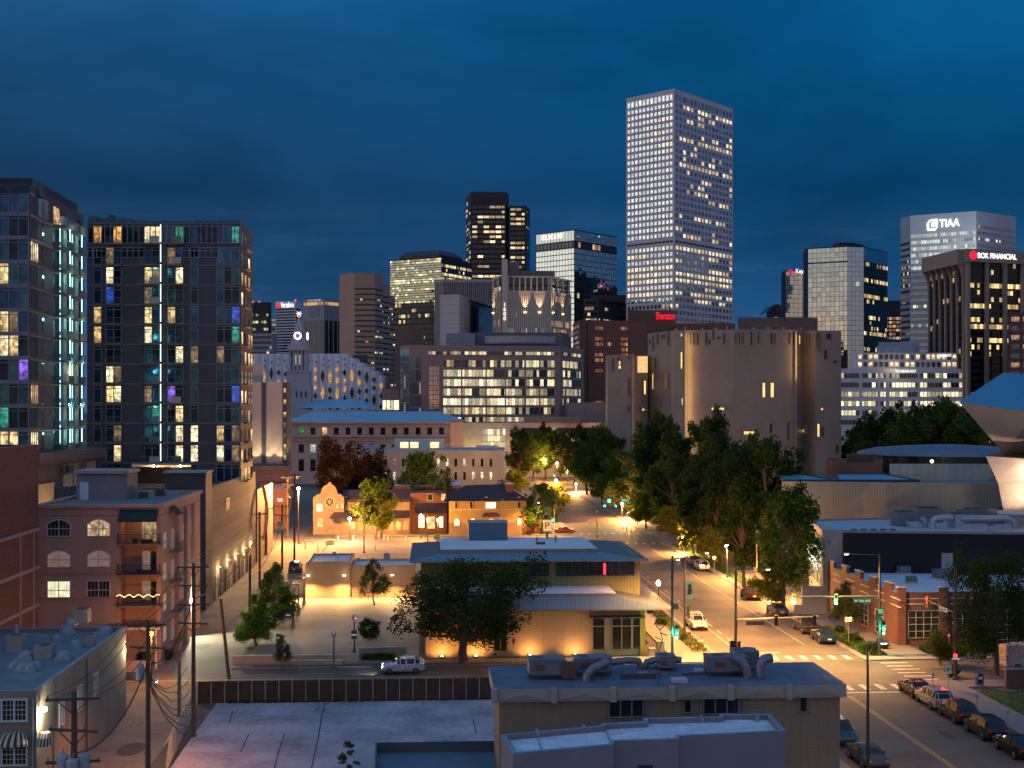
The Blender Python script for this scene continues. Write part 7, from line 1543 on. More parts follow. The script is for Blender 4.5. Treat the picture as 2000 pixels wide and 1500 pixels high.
def houses():
    D = 262; k = D / F; z = lambda y: ZZ(y, D); v0 = UV(P(700, 800, D))[1]; U = lambda px: UV(P(px, 0, D))[0]
    st = pbr('mission_stone', (.22, .155, .10), .85, scale=.8, var=.25, bump=.3); rf = pbr('dark_tile_roof', (.045, .035, .045), .7, scale=1, var=.3, bump=.3, lines=[('u', .4, .08)], linecol=(.03, .025, .03)); rt = pbr('red_tile_roof', (.14, .05, .04), .7, scale=1, var=.3)
    dk = dull('house_dark', (.05, .045, .04), .1, .4); lit = room('house_lit', (1, .55, .2), 1.6); litp = room('house_pale', (1, .8, .5), 2.2, contrast=.4); tr = pbr('cream_trim', (.55, .45, .32))
    t = thing('mission_house', 'stone mission style house with curved gable, rose window and lit arched arcade', 'building', S(U(690), v0))
    ua, ub = U(612), U(672); m = MB(); m.prism(rect(ua, v0, ub, v0 + 12), 0, z(985), st)
    # shaped gable
    prof = [(612, 985), (612, 972), (620, 965), (626, 965), (630, 952), (640, 945), (644, 940), (648, 945), (656, 952), (660, 965), (666, 965), (672, 972), (672, 985)]
    fa = [S(U(x), v0 + .01 - .05, z(y)) for x, y in prof]; bk = [p + S(0, .5) for p in fa]; m.face(fa, st); m.face(bk[::-1], st)
    for i in range(len(fa) - 1): m.face([fa[i + 1], fa[i], bk[i], bk[i + 1]], tr)
    m.build('wall', t); m = MB(); gable(m, ua, v0 + .6, ub, v0 + 12, z(985), z(960), rf, st, 'v'); m.build('roof', t)
    m = MB(); c = S(U(644), v0 - .12, z(980)); 
    m.face([c + S(math.cos(a) * .85, 0, math.sin(a) * .95) for a in [math.pi * 2 * i / 16 for i in range(16)]], dk); m.build('rose_window', t)
    m = MB()
    for i in range(4): a = math.pi / 4 * i; m.bar(c + S(math.cos(a) * .8, -.03, math.sin(a) * .9), c - S(math.cos(a) * .8, .03, math.sin(a) * .9), .06, tr)
    m.tube([c + S(math.cos(a) * .9, -.04, math.sin(a) * 1.0) for a in [math.pi * 2 * i / 16 for i in range(17)]], .08, tr, 5); m.build('tracery', t)
    def win(px0, px1, y0, y1, mt, arch=False, dv=0, par=None):
        m = MB(); a, b = U(px0), U(px1); zz0, zz1 = z(y1), z(y0); pts = [S(a, v0 - .07 + dv, zz0), S(b, v0 - .07 + dv, zz0)]
        if arch: r_ = (b - a) / 2; pts += [S((a + b) / 2 + r_ * math.cos(x), v0 - .07 + dv, zz1 - r_ + r_ * math.sin(x)) for x in [math.pi * i / 6 for i in range(7)]]
        else: pts += [S(b, v0 - .07 + dv, zz1), S(a, v0 - .07 + dv, zz1)]
        m.face(pts, mt, [(p.x, p.z) for p in pts]); o = m.build('window', par or t)
        f = MB(); q = pts + [pts[0]]
        for a_, b_ in zip(q, q[1:]): f.bar(a_ + S(0, -.03), b_ + S(0, -.03), .09, tr)
        f.build('frame', o)
    for w_ in ((619, 630, 984, 998, litp, 0), (657, 661, 984, 992, lit, 1), (667, 671, 984, 992, lit, 1), (621, 631, 1012, 1028, lit, 1), (694, 706, 984, 996, litp, 0)): win(*w_[:5], bool(w_[5]), 0 if w_[0] < 690 else 1.5)
    # main range and arcade
    uc = U(800); m = MB(); m.prism(rect(ub + .05, v0 + 1.6, uc, v0 + 11), 0, z(978), st); gable(m, ub, v0 + 1.6, uc, v0 + 11, z(978), z(960), rf, st, 'u'); m.build('main_range', t)
    m = MB(); n_ = 9; a0, a1 = U(668), U(800); wd = (a1 - a0) / n_; za, zb, rr = z(1023), z(1010), wd * .34
    for i in range(n_):
        l = a0 + wd * i; cc = l + wd / 2; vv = v0 - 1.2
        arc = [S(cc - rr * math.cos(x), vv, za + rr * math.sin(x)) for x in [math.pi * j / 8 for j in range(9)]]
        m.face([S(l, vv, zb), S(l, vv, z(1040)), S(cc - rr, vv, z(1040))] + arc[:5] + [S(cc, vv, zb)], st); m.face([S(l + wd, vv, zb), S(cc, vv, zb)] + arc[4:] + [S(cc + rr, vv, z(1040)), S(l + wd, vv, z(1040))], st)
        m.face([S(l, vv - .1, 0), S(l + wd, vv - .1, 0), S(l + wd, vv - .1, z(1034)), S(l, vv - .1, z(1034))], st)
    m.build('arcade', t); m = MB(); m.face([S(a0 - .5, v0 - 1.8, zb - .1), S(a1, v0 - 1.8, zb - .1), S(a1, v0 + 1.7, z(998)), S(a0 - .5, v0 + 1.7, z(998))], rf); m.build('arcade_roof', t)
    m = MB(); cp = [(U(645), U(690))]; a, b = cp[0]; mid = (a + b) / 2; m.face([S(a, v0 - 3, zb), S(b, v0 - 3, zb), S(b - .8, v0, z(1000)), S(a + .8, v0, z(1000))], rf); m.face([S(a, v0 - 3, zb), S(a + .8, v0, z(1000)), S(a, v0, zb)], rf); m.build('porch_roof', t)
    for i in range(n_): 
        if i % 2: lamp('POINT', S(a0 + wd * (i + .5), v0 + .2, z(1018)), 1500, SOD, .15)
    # little shop fronts to the right
    t2 = thing('brick_row', 'small brick row with a dark tiled awning roof between the two houses', 'building', S(U(830), v0 + 6)); bkk = pbr('row_brick', (.16, .07, .045), .85, scale=1, var=.2)
    m = MB(); m.prism(rect(U(800.5), v0 + 3, U(873), v0 + 12), 0, z(965), bkk); m.build('wall', t2); m = MB(); m.face([S(U(812), v0 + .2, z(1004)), S(U(873), v0 + .2, z(1004)), S(U(873), v0 + 3, z(985)), S(U(812), v0 + 3, z(985))], rf); m.build('awning_roof', t2)
    for a, b, y0, y1, mm, dv in ((835, 845, 967, 980, dk, 3), (862, 870, 967, 980, lit, 3), (817, 829, 1010, 1034, litp, 3), (834, 850, 1012, 1036, lit, 3), (858, 866, 1012, 1034, litp, 3)): win(a, b, y0, y1, mm, False, dv, t2)
    # yellow house
    t3 = thing('yellow_house', 'two storey ochre house with a dark hipped roof, chimney and arched windows', 'house', S(U(950), v0 - 2)); oc = pbr('ochre_stucco', (.38, .25, .09), .85, scale=.6, var=.15, bump=.15)
    a, b = U(877), U(1027); va = v0 - 3; m = MB(); m.prism(rect(a, va, b, va + 13), 0, z(978), oc); m.box(S((a + b) / 2, va - .06, 0), b - a, .14, 2.6, pbr('house_plinth', (.22, .14, .08))); m.box(S((a + b) / 2, va - .04, z(995)), b - a + .05, .1, .14, tr); m.build('wall', t3)
    o = rect(a - 1, va - 1, b + 1, va + 14); i = [S(a + 3.6, va + 5.5, z(951)), S(b - 4.4, va + 5.5, z(949)), S(b - 4.4, va + 7.5, z(949)), S(a + 3.6, va + 7.5, z(951))]; m = MB(); zz = z(977)
    for q in range(4): p1, p2 = o[q], o[(q + 1) % 4]; m.face([(p1[0], p1[1], zz), (p2[0], p2[1], zz), i[(q + 1) % 4], i[q]], rf)
    m.face(i, rf); m.face([(p[0], p[1], zz - .02) for p in reversed(o)], tr); rfo = m.build('roof', t3)
    m = MB(); m.box(S(U(996), va + 3, z(975)), 1.5, 1.2, z(946) - z(975), bkk); m.box(S(U(996), va + 3, z(946)), 1.8, 1.5, .2, tr); m.build('chimney', rfo)
    v0s = v0; 
    for w_ in ((888, 893, 979, 992, dk, 0), (917, 923, 979, 992, dk, 0), (948, 968, 980, 992, litp, 0), (1010, 1017, 979, 992, dk, 0), (887, 897, 1011, 1025, litp, 1), (918, 928, 1011, 1025, litp, 1), (950, 967, 1011, 1027, lit, 1), (1010, 1017, 1011, 1025, litp, 1)): win(*w_[:5], bool(w_[5]), -3.1, t3)
    m = MB(); c = U(958); m.face([S(c - 2.1, va - 1.4, z(1008)), S(c + 2.1, va - 1.4, z(1008)), S(c + 1.2, va, z(1000)), S(c - 1.2, va, z(1000))], rt); m.build('porch_hood', t3)
    m = MB(); m.prism(rect(b + .05, va + 2, b + 3.8, va + 9), 0, z(1003), bkk); gable(m, b, va + 2, b + 3.8, va + 9, z(1003), z(992), rf, bkk, 'u', .3); m.build('side_wing', t3)
    # flat roofs behind them
    b2 = thing('flat_roof_row', 'pale flat roofs of low buildings behind the houses', 'building', S(U(840), v0 + 26)); m = MB(); m.prism(rect(U(765), v0 + 18, U(905), v0 + 34), 0, z(962) + .3, bkk, top=MATS['white_roof']); m.build('wall', b2)
houses()
def car_park_kit():
    # bollards and barrier boxes in the lot behind the library
    bo = pbr('bollard_pale', (.62, .55, .42), .7)
    pts = [(588, 1068, 1.6), (596, 1072, 1.6), (611, 1066, 1.3), (660, 1055, .8), (690, 1054, .9), (750, 1054, .9), (758, 1057, .9), (733, 1075, 1.1), (793, 1056, .8), (828, 1056, .7), (1217, 1036, .9), (1224, 1036, .9), (1232, 1040, .7), (1240, 1040, .7)]
    for i, (px, py, h_) in enumerate(pts):
        q = G(px, py); m = MB(); m.lathe(q, [(.0, 0), (.11, 0), (.11, h_ - .1), (.07, h_), (0, h_ + .02)], bo, 8); solo(m, 'bollard', 'pale bollard standing in the lot in front of the houses' if px < 1000 else 'white bollard at the far right street corner', 'bollard', q, 'bollards in the lot' if px < 1000 else 'bollards at the far corner')
    for px, py, w_, lab in ((645, 1064, 1.5, 'white barrier box beside the utility poles'), (853, 1054, 1.2, 'green utility cabinet near the ochre house')):
        q = G(px, py); m = MB(); mt = bo if px < 800 else pbr('green_cab', (.06, .10, .05)); m.box(q, w_, .8, .9, mt); m.box(q + Vector((0, 0, .9)), w_ + .1, .9, .08, mt); m.bar(q + S(0, -.42, .1), q + S(0, -.42, .8), .03, MATS['iron']); solo(m, 'utility_box', lab, 'utility box', q)
car_park_kit()
# ================================================================ trees
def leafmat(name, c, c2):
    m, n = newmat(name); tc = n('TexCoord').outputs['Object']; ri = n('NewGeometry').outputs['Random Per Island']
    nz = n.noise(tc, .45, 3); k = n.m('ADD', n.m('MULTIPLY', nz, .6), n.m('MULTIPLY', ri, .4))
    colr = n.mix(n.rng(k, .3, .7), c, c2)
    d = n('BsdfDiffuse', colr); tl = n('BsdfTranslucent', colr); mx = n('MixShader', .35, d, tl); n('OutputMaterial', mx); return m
LM = {'dark': leafmat('leaf_dark', (.022, .046, .012), (.070, .115, .028)), 'green': leafmat('leaf_green', (.036, .075, .014), (.115, .185, .035)), 'brown': leafmat('leaf_bronze', (.045, .025, .012), (.10, .055, .022)), 'umber': leafmat('leaf_umber', (.028, .050, .012), (.080, .105, .025)), 'fresh': leafmat('leaf_lamplit_green', (.05, .11, .018), (.15, .25, .04)), 'yellow': leafmat('leaf_lamplit_yellow', (.10, .12, .015), (.22, .22, .03))}  # brightest green and yellow leaf tones have lamplight put into the colour
BARK = pbr('bark', (.13, .085, .055), .9, scale=2, var=.3, bump=.5, bscale=10, streak=True)
def make_tree(h, r, trunk_h, leaf, nleaf, kind, seed, tr=.28, cone=False, loose=.0, nclump=26, csr=(.15, .38)):
    """trunk + limbs (one mesh) and crown (many leaf cards in clumps round the limb ends)"""
    q = random.Random(seed); t = bpy.data.objects.new('tree', None); col.objects.link(t); ORG[t.name] = Vector((0, 0, 0))
    tk = MB(); ends = []; top = Vector((q.uniform(-.3, .3), q.uniform(-.3, .3), trunk_h))
    tk.tube([(0, 0, 0), (0, 0, .25), top * .5 + Vector((q.uniform(-.15, .15), 0, 0)), top], [tr * 1.5, tr * 1.1, tr * .9, tr * .8], BARK, 8)
    lead = top + Vector((q.uniform(-.5, .5), q.uniform(-.5, .5), (h - trunk_h) * .75)); tk.tube([top, top.lerp(lead, .5) + Vector((q.uniform(-.4, .4), q.uniform(-.4, .4), 0)), lead], [tr * .75, tr * .4, tr * .12], BARK, 6)
    ch = h - trunk_h
    for i in range(nclump):
        a = q.random() * 6.283; f = (i + .5) / nclump
        if cone: zz = trunk_h + ch * (f * .9); rad = r * (1 - f) ** .7 * q.uniform(.45, .95) + .1; cs = r * .30 * (1 - f * .55)
        else:
            ph = f * 2 - 1; zz = trunk_h + ch * (.46 + .46 * ph); rad = r * math.sqrt(max(0, 1 - ph * ph * .85)) * q.uniform(.35, 1.0) * (1.08 if ph < 0 else .92); cs = r * q.uniform(*csr)
        e = Vector((math.cos(a) * rad, math.sin(a) * rad, zz)); ends.append((e, cs))
        s0 = top.lerp(lead, min(1, max(0, (zz - trunk_h) / ch * .7 - .1))); mid = s0.lerp(e, .55) + Vector((0, 0, -.06 * rad)); tk.tube([s0, mid, e], [tr * .38, tr * .2, tr * .06], BARK, 5, False)
        for _ in range(2):
            e2 = e + Vector((q.uniform(-1, 1), q.uniform(-1, 1), q.uniform(-.4, .9))) * cs * 1.1; tk.tube([mid.lerp(e, .6), e2], [tr * .12, tr * .03], BARK, 4, False)
            if not cone: ends.append((e2, cs * .55))
    tk.build('trunk', t)
    cr = MB(); mt = LM[kind]; tot = sum(c ** 2 for _, c in ends)
    cr.mats = [mt]
    for e, cs in ends:
        cnt = int(nleaf * cs * cs / tot)
        for _ in range(cnt):
            d_ = Vector((q.gauss(0, 1), q.gauss(0, 1), q.gauss(0, .8))); d_ = d_.normalized() * (q.random() ** (.45 + loose)) * cs; 
            if loose and q.random() < .15: d_ *= 1.5
            p = e + d_; s_ = leaf * q.uniform(.6, 1.4)
            x = Vector((q.gauss(0, 1), q.gauss(0, 1), q.gauss(0, .6))).normalized() * s_; y = x.cross(Vector((q.gauss(0, 1), q.gauss(0, 1), q.gauss(0, 1)))).normalized() * s_ * .62
            k = len(cr.v); cr.v += [p - x, p - y * .9 + x * .1, p + x, p + y * .9 - x * .1]; cr.f.append([k, k + 1, k + 2, k + 3]); cr.m.append(0); cr.uv.append([(0, 0), (1, 0), (1, 1), (0, 1)])
    cr.build('crown', t)
    return t
TREES = {}
def proto(key, *a, **k): TREES[key] = make_tree(*a, **k)
proto('park', 15, 5.6, 3.0, .26, 11000, 'dark', 1, tr=.40, nclump=34); proto('park2', 15, 5.0, 4.0, .26, 10000, 'dark', 2, tr=.38, nclump=30); proto('park3', 13, 5.5, 2.6, .24, 10000, 'green', 3, tr=.34, nclump=30)
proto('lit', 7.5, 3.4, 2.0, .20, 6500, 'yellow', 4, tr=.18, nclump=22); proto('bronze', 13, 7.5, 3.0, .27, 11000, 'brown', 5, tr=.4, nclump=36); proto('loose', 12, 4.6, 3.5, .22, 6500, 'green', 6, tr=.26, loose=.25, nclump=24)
proto('cone', 7.4, 2.7, 1.1, .10, 13000, 'fresh', 7, tr=.14, cone=True, nclump=60); proto('small', 6.0, 2.3, 1.6, .09, 5200, 'dark', 8, tr=.10, cone=True, nclump=46)
proto('spread', 8.6, 6.2, 2.0, .12, 19000, 'umber', 9, tr=.34, nclump=32, csr=(.16, .30)); proto('bush', 2.5, 1.35, .25, .07, 6500, 'dark', 10, tr=.05, nclump=26); proto('sapling', 3.2, 1.0, 1.2, .10, 700, 'green', 12, tr=.04, nclump=9, loose=.2)
used = set()
def plant(key, p, rz=0, s=1.0, label='', group=None, name='tree', cat='tree'):
    src = TREES[key]
    if key in used: o = copy_tree(src, p, rz, s)
    else: o = src; used.add(key); o.location = p; o.rotation_euler = (0, 0, rz); o.scale = (s,) * 3 if not hasattr(s, '__len__') else s
    o.name = name; tag(o, label, cat, group); return o
def at(px, D, z=0): return Vector((XX(px, D), D, z))
def Hs(ytop, D, h0): return ZZ(ytop, D) / h0
GP = 'trees of the park in front of the museum towers'
# big park mass: (px, depth, top row, proto)
mass = [(1016, 455, 838, 'park'), (1042, 462, 842, 'park3'), (1066, 470, 832, 'park2'), (1094, 462, 846, 'park'), (1120, 425, 838, 'park2'), (1146, 385, 836, 'park'), (1166, 375, 832, 'park3'), (1190, 350, 850, 'park2'), (1212, 330, 880, 'park3'),
        (1236, 236, 884, 'park'), (1262, 262, 838, 'park2'), (1290, 252, 812, 'park'), (1316, 262, 846, 'park2'), (1330, 232, 880, 'park3'), (1392, 258, 812, 'park2'), (1402, 240, 846, 'park'), (1296, 214, 905, 'park'), (1350, 206, 925, 'park3'),
        (1430, 214, 892, 'park'), (1466, 222, 868, 'park2'), (1500, 208, 858, 'park'), (1405, 194, 938, 'park2'), (1540, 190, 952, 'park'), (1452, 186, 955, 'park3'), (1250, 205, 930, 'park2'), (1560, 184, 985, 'park2'), (1498, 178, 985, 'park'), (1370, 222, 900, 'park2')]
lb = ['dense dark park tree rising before the museum towers', 'broad dark park tree with a heavy low crown', 'mid green park tree among the darker ones']
for i, (px, D, yt, k) in enumerate(mass):
    if px > 1215: D = max(D, Dat(px, 49 + (i % 3) * 4))
    h0 = {'park': 15, 'park2': 15, 'park3': 13}[k]; s_ = Hs(yt, D, h0); w_ = min(1.0, 14.5 / (h0 * s_) + .15)
    plant(k, at(px, D), i * 1.3, (s_ * w_ * .85, s_ * w_ * .85, s_), lb[('park', 'park2', 'park3').index(k)], GP if k == 'park' else GP + (' with low crowns' if k == 'park2' else ' of mid green'), 'park_tree')
# street-lit small trees along the right kerb
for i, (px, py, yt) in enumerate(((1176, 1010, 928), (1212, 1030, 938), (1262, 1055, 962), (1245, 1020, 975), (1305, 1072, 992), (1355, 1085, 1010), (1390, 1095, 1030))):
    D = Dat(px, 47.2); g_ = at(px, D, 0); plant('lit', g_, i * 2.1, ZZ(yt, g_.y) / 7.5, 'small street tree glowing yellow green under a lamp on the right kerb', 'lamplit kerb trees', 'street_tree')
# big bare trunk by the driveway
g_ = G(1453, 1148); plant('park2', g_, 2.2, (.72, .72, ZZ(950, g_.y) / 15), 'tall tree with a thick lamplit orange trunk beside the driveway', None, 'street_tree')
g_ = G(1530, 1195); plant('loose', g_, .6, (1.0, 1.0, ZZ(965, g_.y) / 12), 'open crowned tree with dark forked limbs left of the gallery', None, 'street_tree')
g_ = G(1505, 1192); plant('lit', g_, 1.6, ZZ(1110, g_.y) / 7.5, 'bushy lamplit shrub tree below the open crowned tree', None, 'street_tree')
g_ = G(1655, 1235); plant('small', g_, .9, ZZ(1130, g_.y) / 6, 'small dark street tree in front of the brick shop', None, 'street_tree')
# trees beyond the pavilion
for i, (px, D, yt, k) in enumerate(((1668, 400, 838, 'park3'), (1700, 380, 812, 'park'), (1735, 390, 798, 'park2'), (1768, 372, 806, 'park3'), (1800, 392, 795, 'park'), (1832, 380, 790, 'park2'), (1850, 372, 782, 'park3'), (1880, 384, 800, 'park'), (1905, 376, 828, 'park2'), (1925, 366, 830, 'park3'), (1690, 350, 862, 'park2'), (1755, 345, 850, 'park'))):
    h0 = {'park': 15, 'park2': 15, 'park3': 13}[k]; s_ = Hs(yt, D, h0); plant(k, at(px, D), i * 1.9, (s_ * .75, s_ * .75, s_), 'distant tree in the row before the white newspaper building', 'tree row before the newspaper building', 'park_tree')
# left and middle trees
plant('bronze', at(668, 292), 0, (1.0, .9, Hs(874, 292, 13)), 'wide bronze leaved tree in front of the civic building', None, 'shade_tree')
plant('bronze', at(722, 300), 2, (.75, .75, Hs(892, 300, 13)), 'smaller bronze tree beside the wide one', None, 'shade_tree')
plant('loose', at(806, 285), 1, (1.0, 1.0, Hs(886, 285, 12)), 'open tree in front of the cream annex, left of a pair', None, 'shade_tree')
plant('loose', at(848, 282), 3, (1.15, 1.1, Hs(880, 282, 12)), 'open tree in front of the cream annex, right of a pair', None, 'shade_tree')
plant('loose', at(745, 254), 4, (.95, .95, Hs(935, 254, 12)), 'lamplit light green tree before the mission house arcade', None, 'shade_tree')
plant('lit', at(733, 252), 2, Hs(960, 252, 7.5), 'low yellow green tree lit by the arcade lamps', None, 'shade_tree')
plant('park3', at(1055, 262), 1, (.62, .62, Hs(944, 262, 13)), 'dark round street tree right of the ochre house', None, 'street_tree')
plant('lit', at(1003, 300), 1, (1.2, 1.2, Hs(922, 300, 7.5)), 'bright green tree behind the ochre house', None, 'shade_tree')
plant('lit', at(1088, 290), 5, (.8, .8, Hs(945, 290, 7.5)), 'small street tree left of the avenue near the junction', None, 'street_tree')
plant('cone', G(500, 1262), 0, (1.0, 1.0, ZZ(1155, G(500, 1262).y) / 7.4), 'pointed green maple at the plaza edge, nearer of two', None, 'plaza_tree')
plant('cone', G(536, 1225), 2, (1.15, 1.15, ZZ(1090, G(536, 1225).y) / 7.4), 'pointed green maple at the plaza edge, farther of two', None, 'plaza_tree')
plant('small', G(731, 1182), 0, (1.05, 1.05, ZZ(1086, G(731, 1182).y) / 6), 'small young tree before the low tan wing', None, 'plaza_tree')
plant('spread', G(906, 1298), 0, (1.42, 1.25, ZZ(1100, G(906, 1298).y) / 8.6), 'broad spreading tree in front of the wide eaved library', None, 'shade_tree')
plant('bush', G(721, 1252), 0, 1.0, 'round clipped dark bush on the plaza', None, 'bush', 'bush')
plant('small', G(552, 1308), 1, (.5, .5, .62), 'thin young tree on the street pavement by the plaza wall', None, 'young_tree')
plant('sapling', G(680, 1530), 0, .9, 'lone sapling growing in the concrete lot', None, 'young_tree')
plant('park3', G(100, 1262), .5, (.42, .42, .40), 'leafy green tree between the brick block and the pink apartments', None, 'garden_tree')
plant('spread', G(1945, 1318), 2, (.78, .78, ZZ(1090, G(1945, 1318).y) / 8.6), 'rounded tree on the corner by the brick shop at the right edge', None, 'shade_tree')
plant('spread', G(1836, 1300), 4, (.32, .32, .42), 'small dark tree before the brick shop windows', None, 'street_tree')
for i, (px, py, s_, lab) in enumerate(((1290, 1222, .35, 'low shrub in the kerbside planting strip, farther one'), (1270, 1200, .3, 'low shrub in the kerbside planting strip near the white car'), (1668, 1258, .5, 'green shrub on the corner bed by the blue sedan'), (1700, 1278, .5, 'green shrub at the tip of the corner bed'), (1640, 1240, .4, 'green shrub beside the pickup truck'), (1722, 1268, .45, 'green shrub near the traffic signal pole'), (320, 1290, .5, 'dark shrub in the garden wall of the pink apartments'), (280, 1292, .4, 'small dark shrub beside the garden wall'), (1860, 1322, .45, 'low shrub at the foot of the corner pole'), (150, 1240, .5, 'dark shrub at the foot of the pink apartments'), (270, 1262, .55, 'yucca like shrub under the pergola'), (1835, 1284, .55, 'hedge shrub under the brick shop windows, left one'), (1870, 1284, .5, 'hedge shrub under the brick shop windows, right one'), (1255, 1262, .3, 'small shrub beside the library corner'), (1335, 1252, .3, 'sparse shrub beside the orange cone'))):
    plant('bush', G(px, py), i, (s_ * 1.6, s_ * 1.2, s_), lab, None, 'shrub', 'shrub')
for px in (1030, 1200): pass
# ornamental grass mound
mb = MB(); q = random.Random(5); c = G(739, 1290); gm = LM['green']
for _ in range(900):
    a = q.random() * 6.28; rr = math.sqrt(q.random()); b = c + S(rr * math.cos(a) * 1.7, rr * math.sin(a) * .6); d_ = Vector((q.gauss(0, .25), q.gauss(0, .2), q.uniform(.5, 1.0))) ; w_ = Vector((.025, 0, 0)); mb.face([b - w_, b + w_, b + w_ * .6 + d_ * .7, b + d_ + Vector((d_.x * .4, d_.y * .3, -.05)), b - w_ * .6 + d_ * .7], gm)
tag(solo(mb, 'ornamental_grass', 'clump of tall ornamental grass before the planter wall', 'grass clump', c), None, None)
# ================================================================ vehicles
PF = {  # (x, belt z, top z) as fractions of length / metres; glass from station g0..g1
 'suv': [(-.5, .80, .84), (-.485, 1.02, 1.08), (-.44, 1.08, 1.56), (-.36, 1.08, 1.70), (-.10, 1.06, 1.74), (.08, 1.05, 1.70), (.14, 1.04, 1.60), (.26, 1.03, 1.08), (.40, .95, 1.0), (.48, .80, .84), (.5, .6, .62)],
 'sedan': [(-.5, .75, .78), (-.48, .95, .98), (-.34, .98, 1.06), (-.20, .97, 1.36), (-.08, .96, 1.44), (.06, .95, 1.43), (.12, .94, 1.34), (.25, .92, .98), (.40, .84, .88), (.485, .70, .73), (.5, .55, .57)],
 'hatch': [(-.5, .80, .84), (-.48, 1.0, 1.10), (-.40, 1.04, 1.46), (-.28, 1.02, 1.58), (-.08, .99, 1.61), (.06, .97, 1.56), (.13, .96, 1.42), (.27, .95, 1.0), (.41, .86, .9), (.485, .7, .74), (.5, .55, .57)],
 'pickup': [(-.5, .95, .98), (-.49, 1.12, 1.14), (-.30, 1.12, 1.14), (-.14, 1.12, 1.16), (-.12, 1.12, 1.75), (.0, 1.1, 1.86), (.08, 1.1, 1.84), (.20, 1.08, 1.2), (.36, 1.06, 1.14), (.485, .9, 1.0), (.5, .6, .7)],
 'van': [(-.5, 1.2, 2.1), (-.495, 1.25, 2.5), (-.4, 1.25, 2.58), (-.1, 1.25, 2.6), (.15, 1.2, 2.58), (.25, 1.15, 2.4), (.3, 1.15, 2.2), (.38, 1.1, 1.35), (.44, 1.0, 1.15), (.49, .8, .85), (.5, .6, .65)]}
tyre = pbr('tyre', (.012, .012, .012), .9); rimm = pbr('rim_metal', (.45, .45, .45), .3, .8); cgl = dull('car_glass', (.03, .035, .04), .04, .4); tail = emit('tail_red', (.5, .01, .01), .35, False); headl = dull('head_glass', (.7, .7, .7), .1, .6); hl_on = emit('head_on', (1, .85, .6), 8)
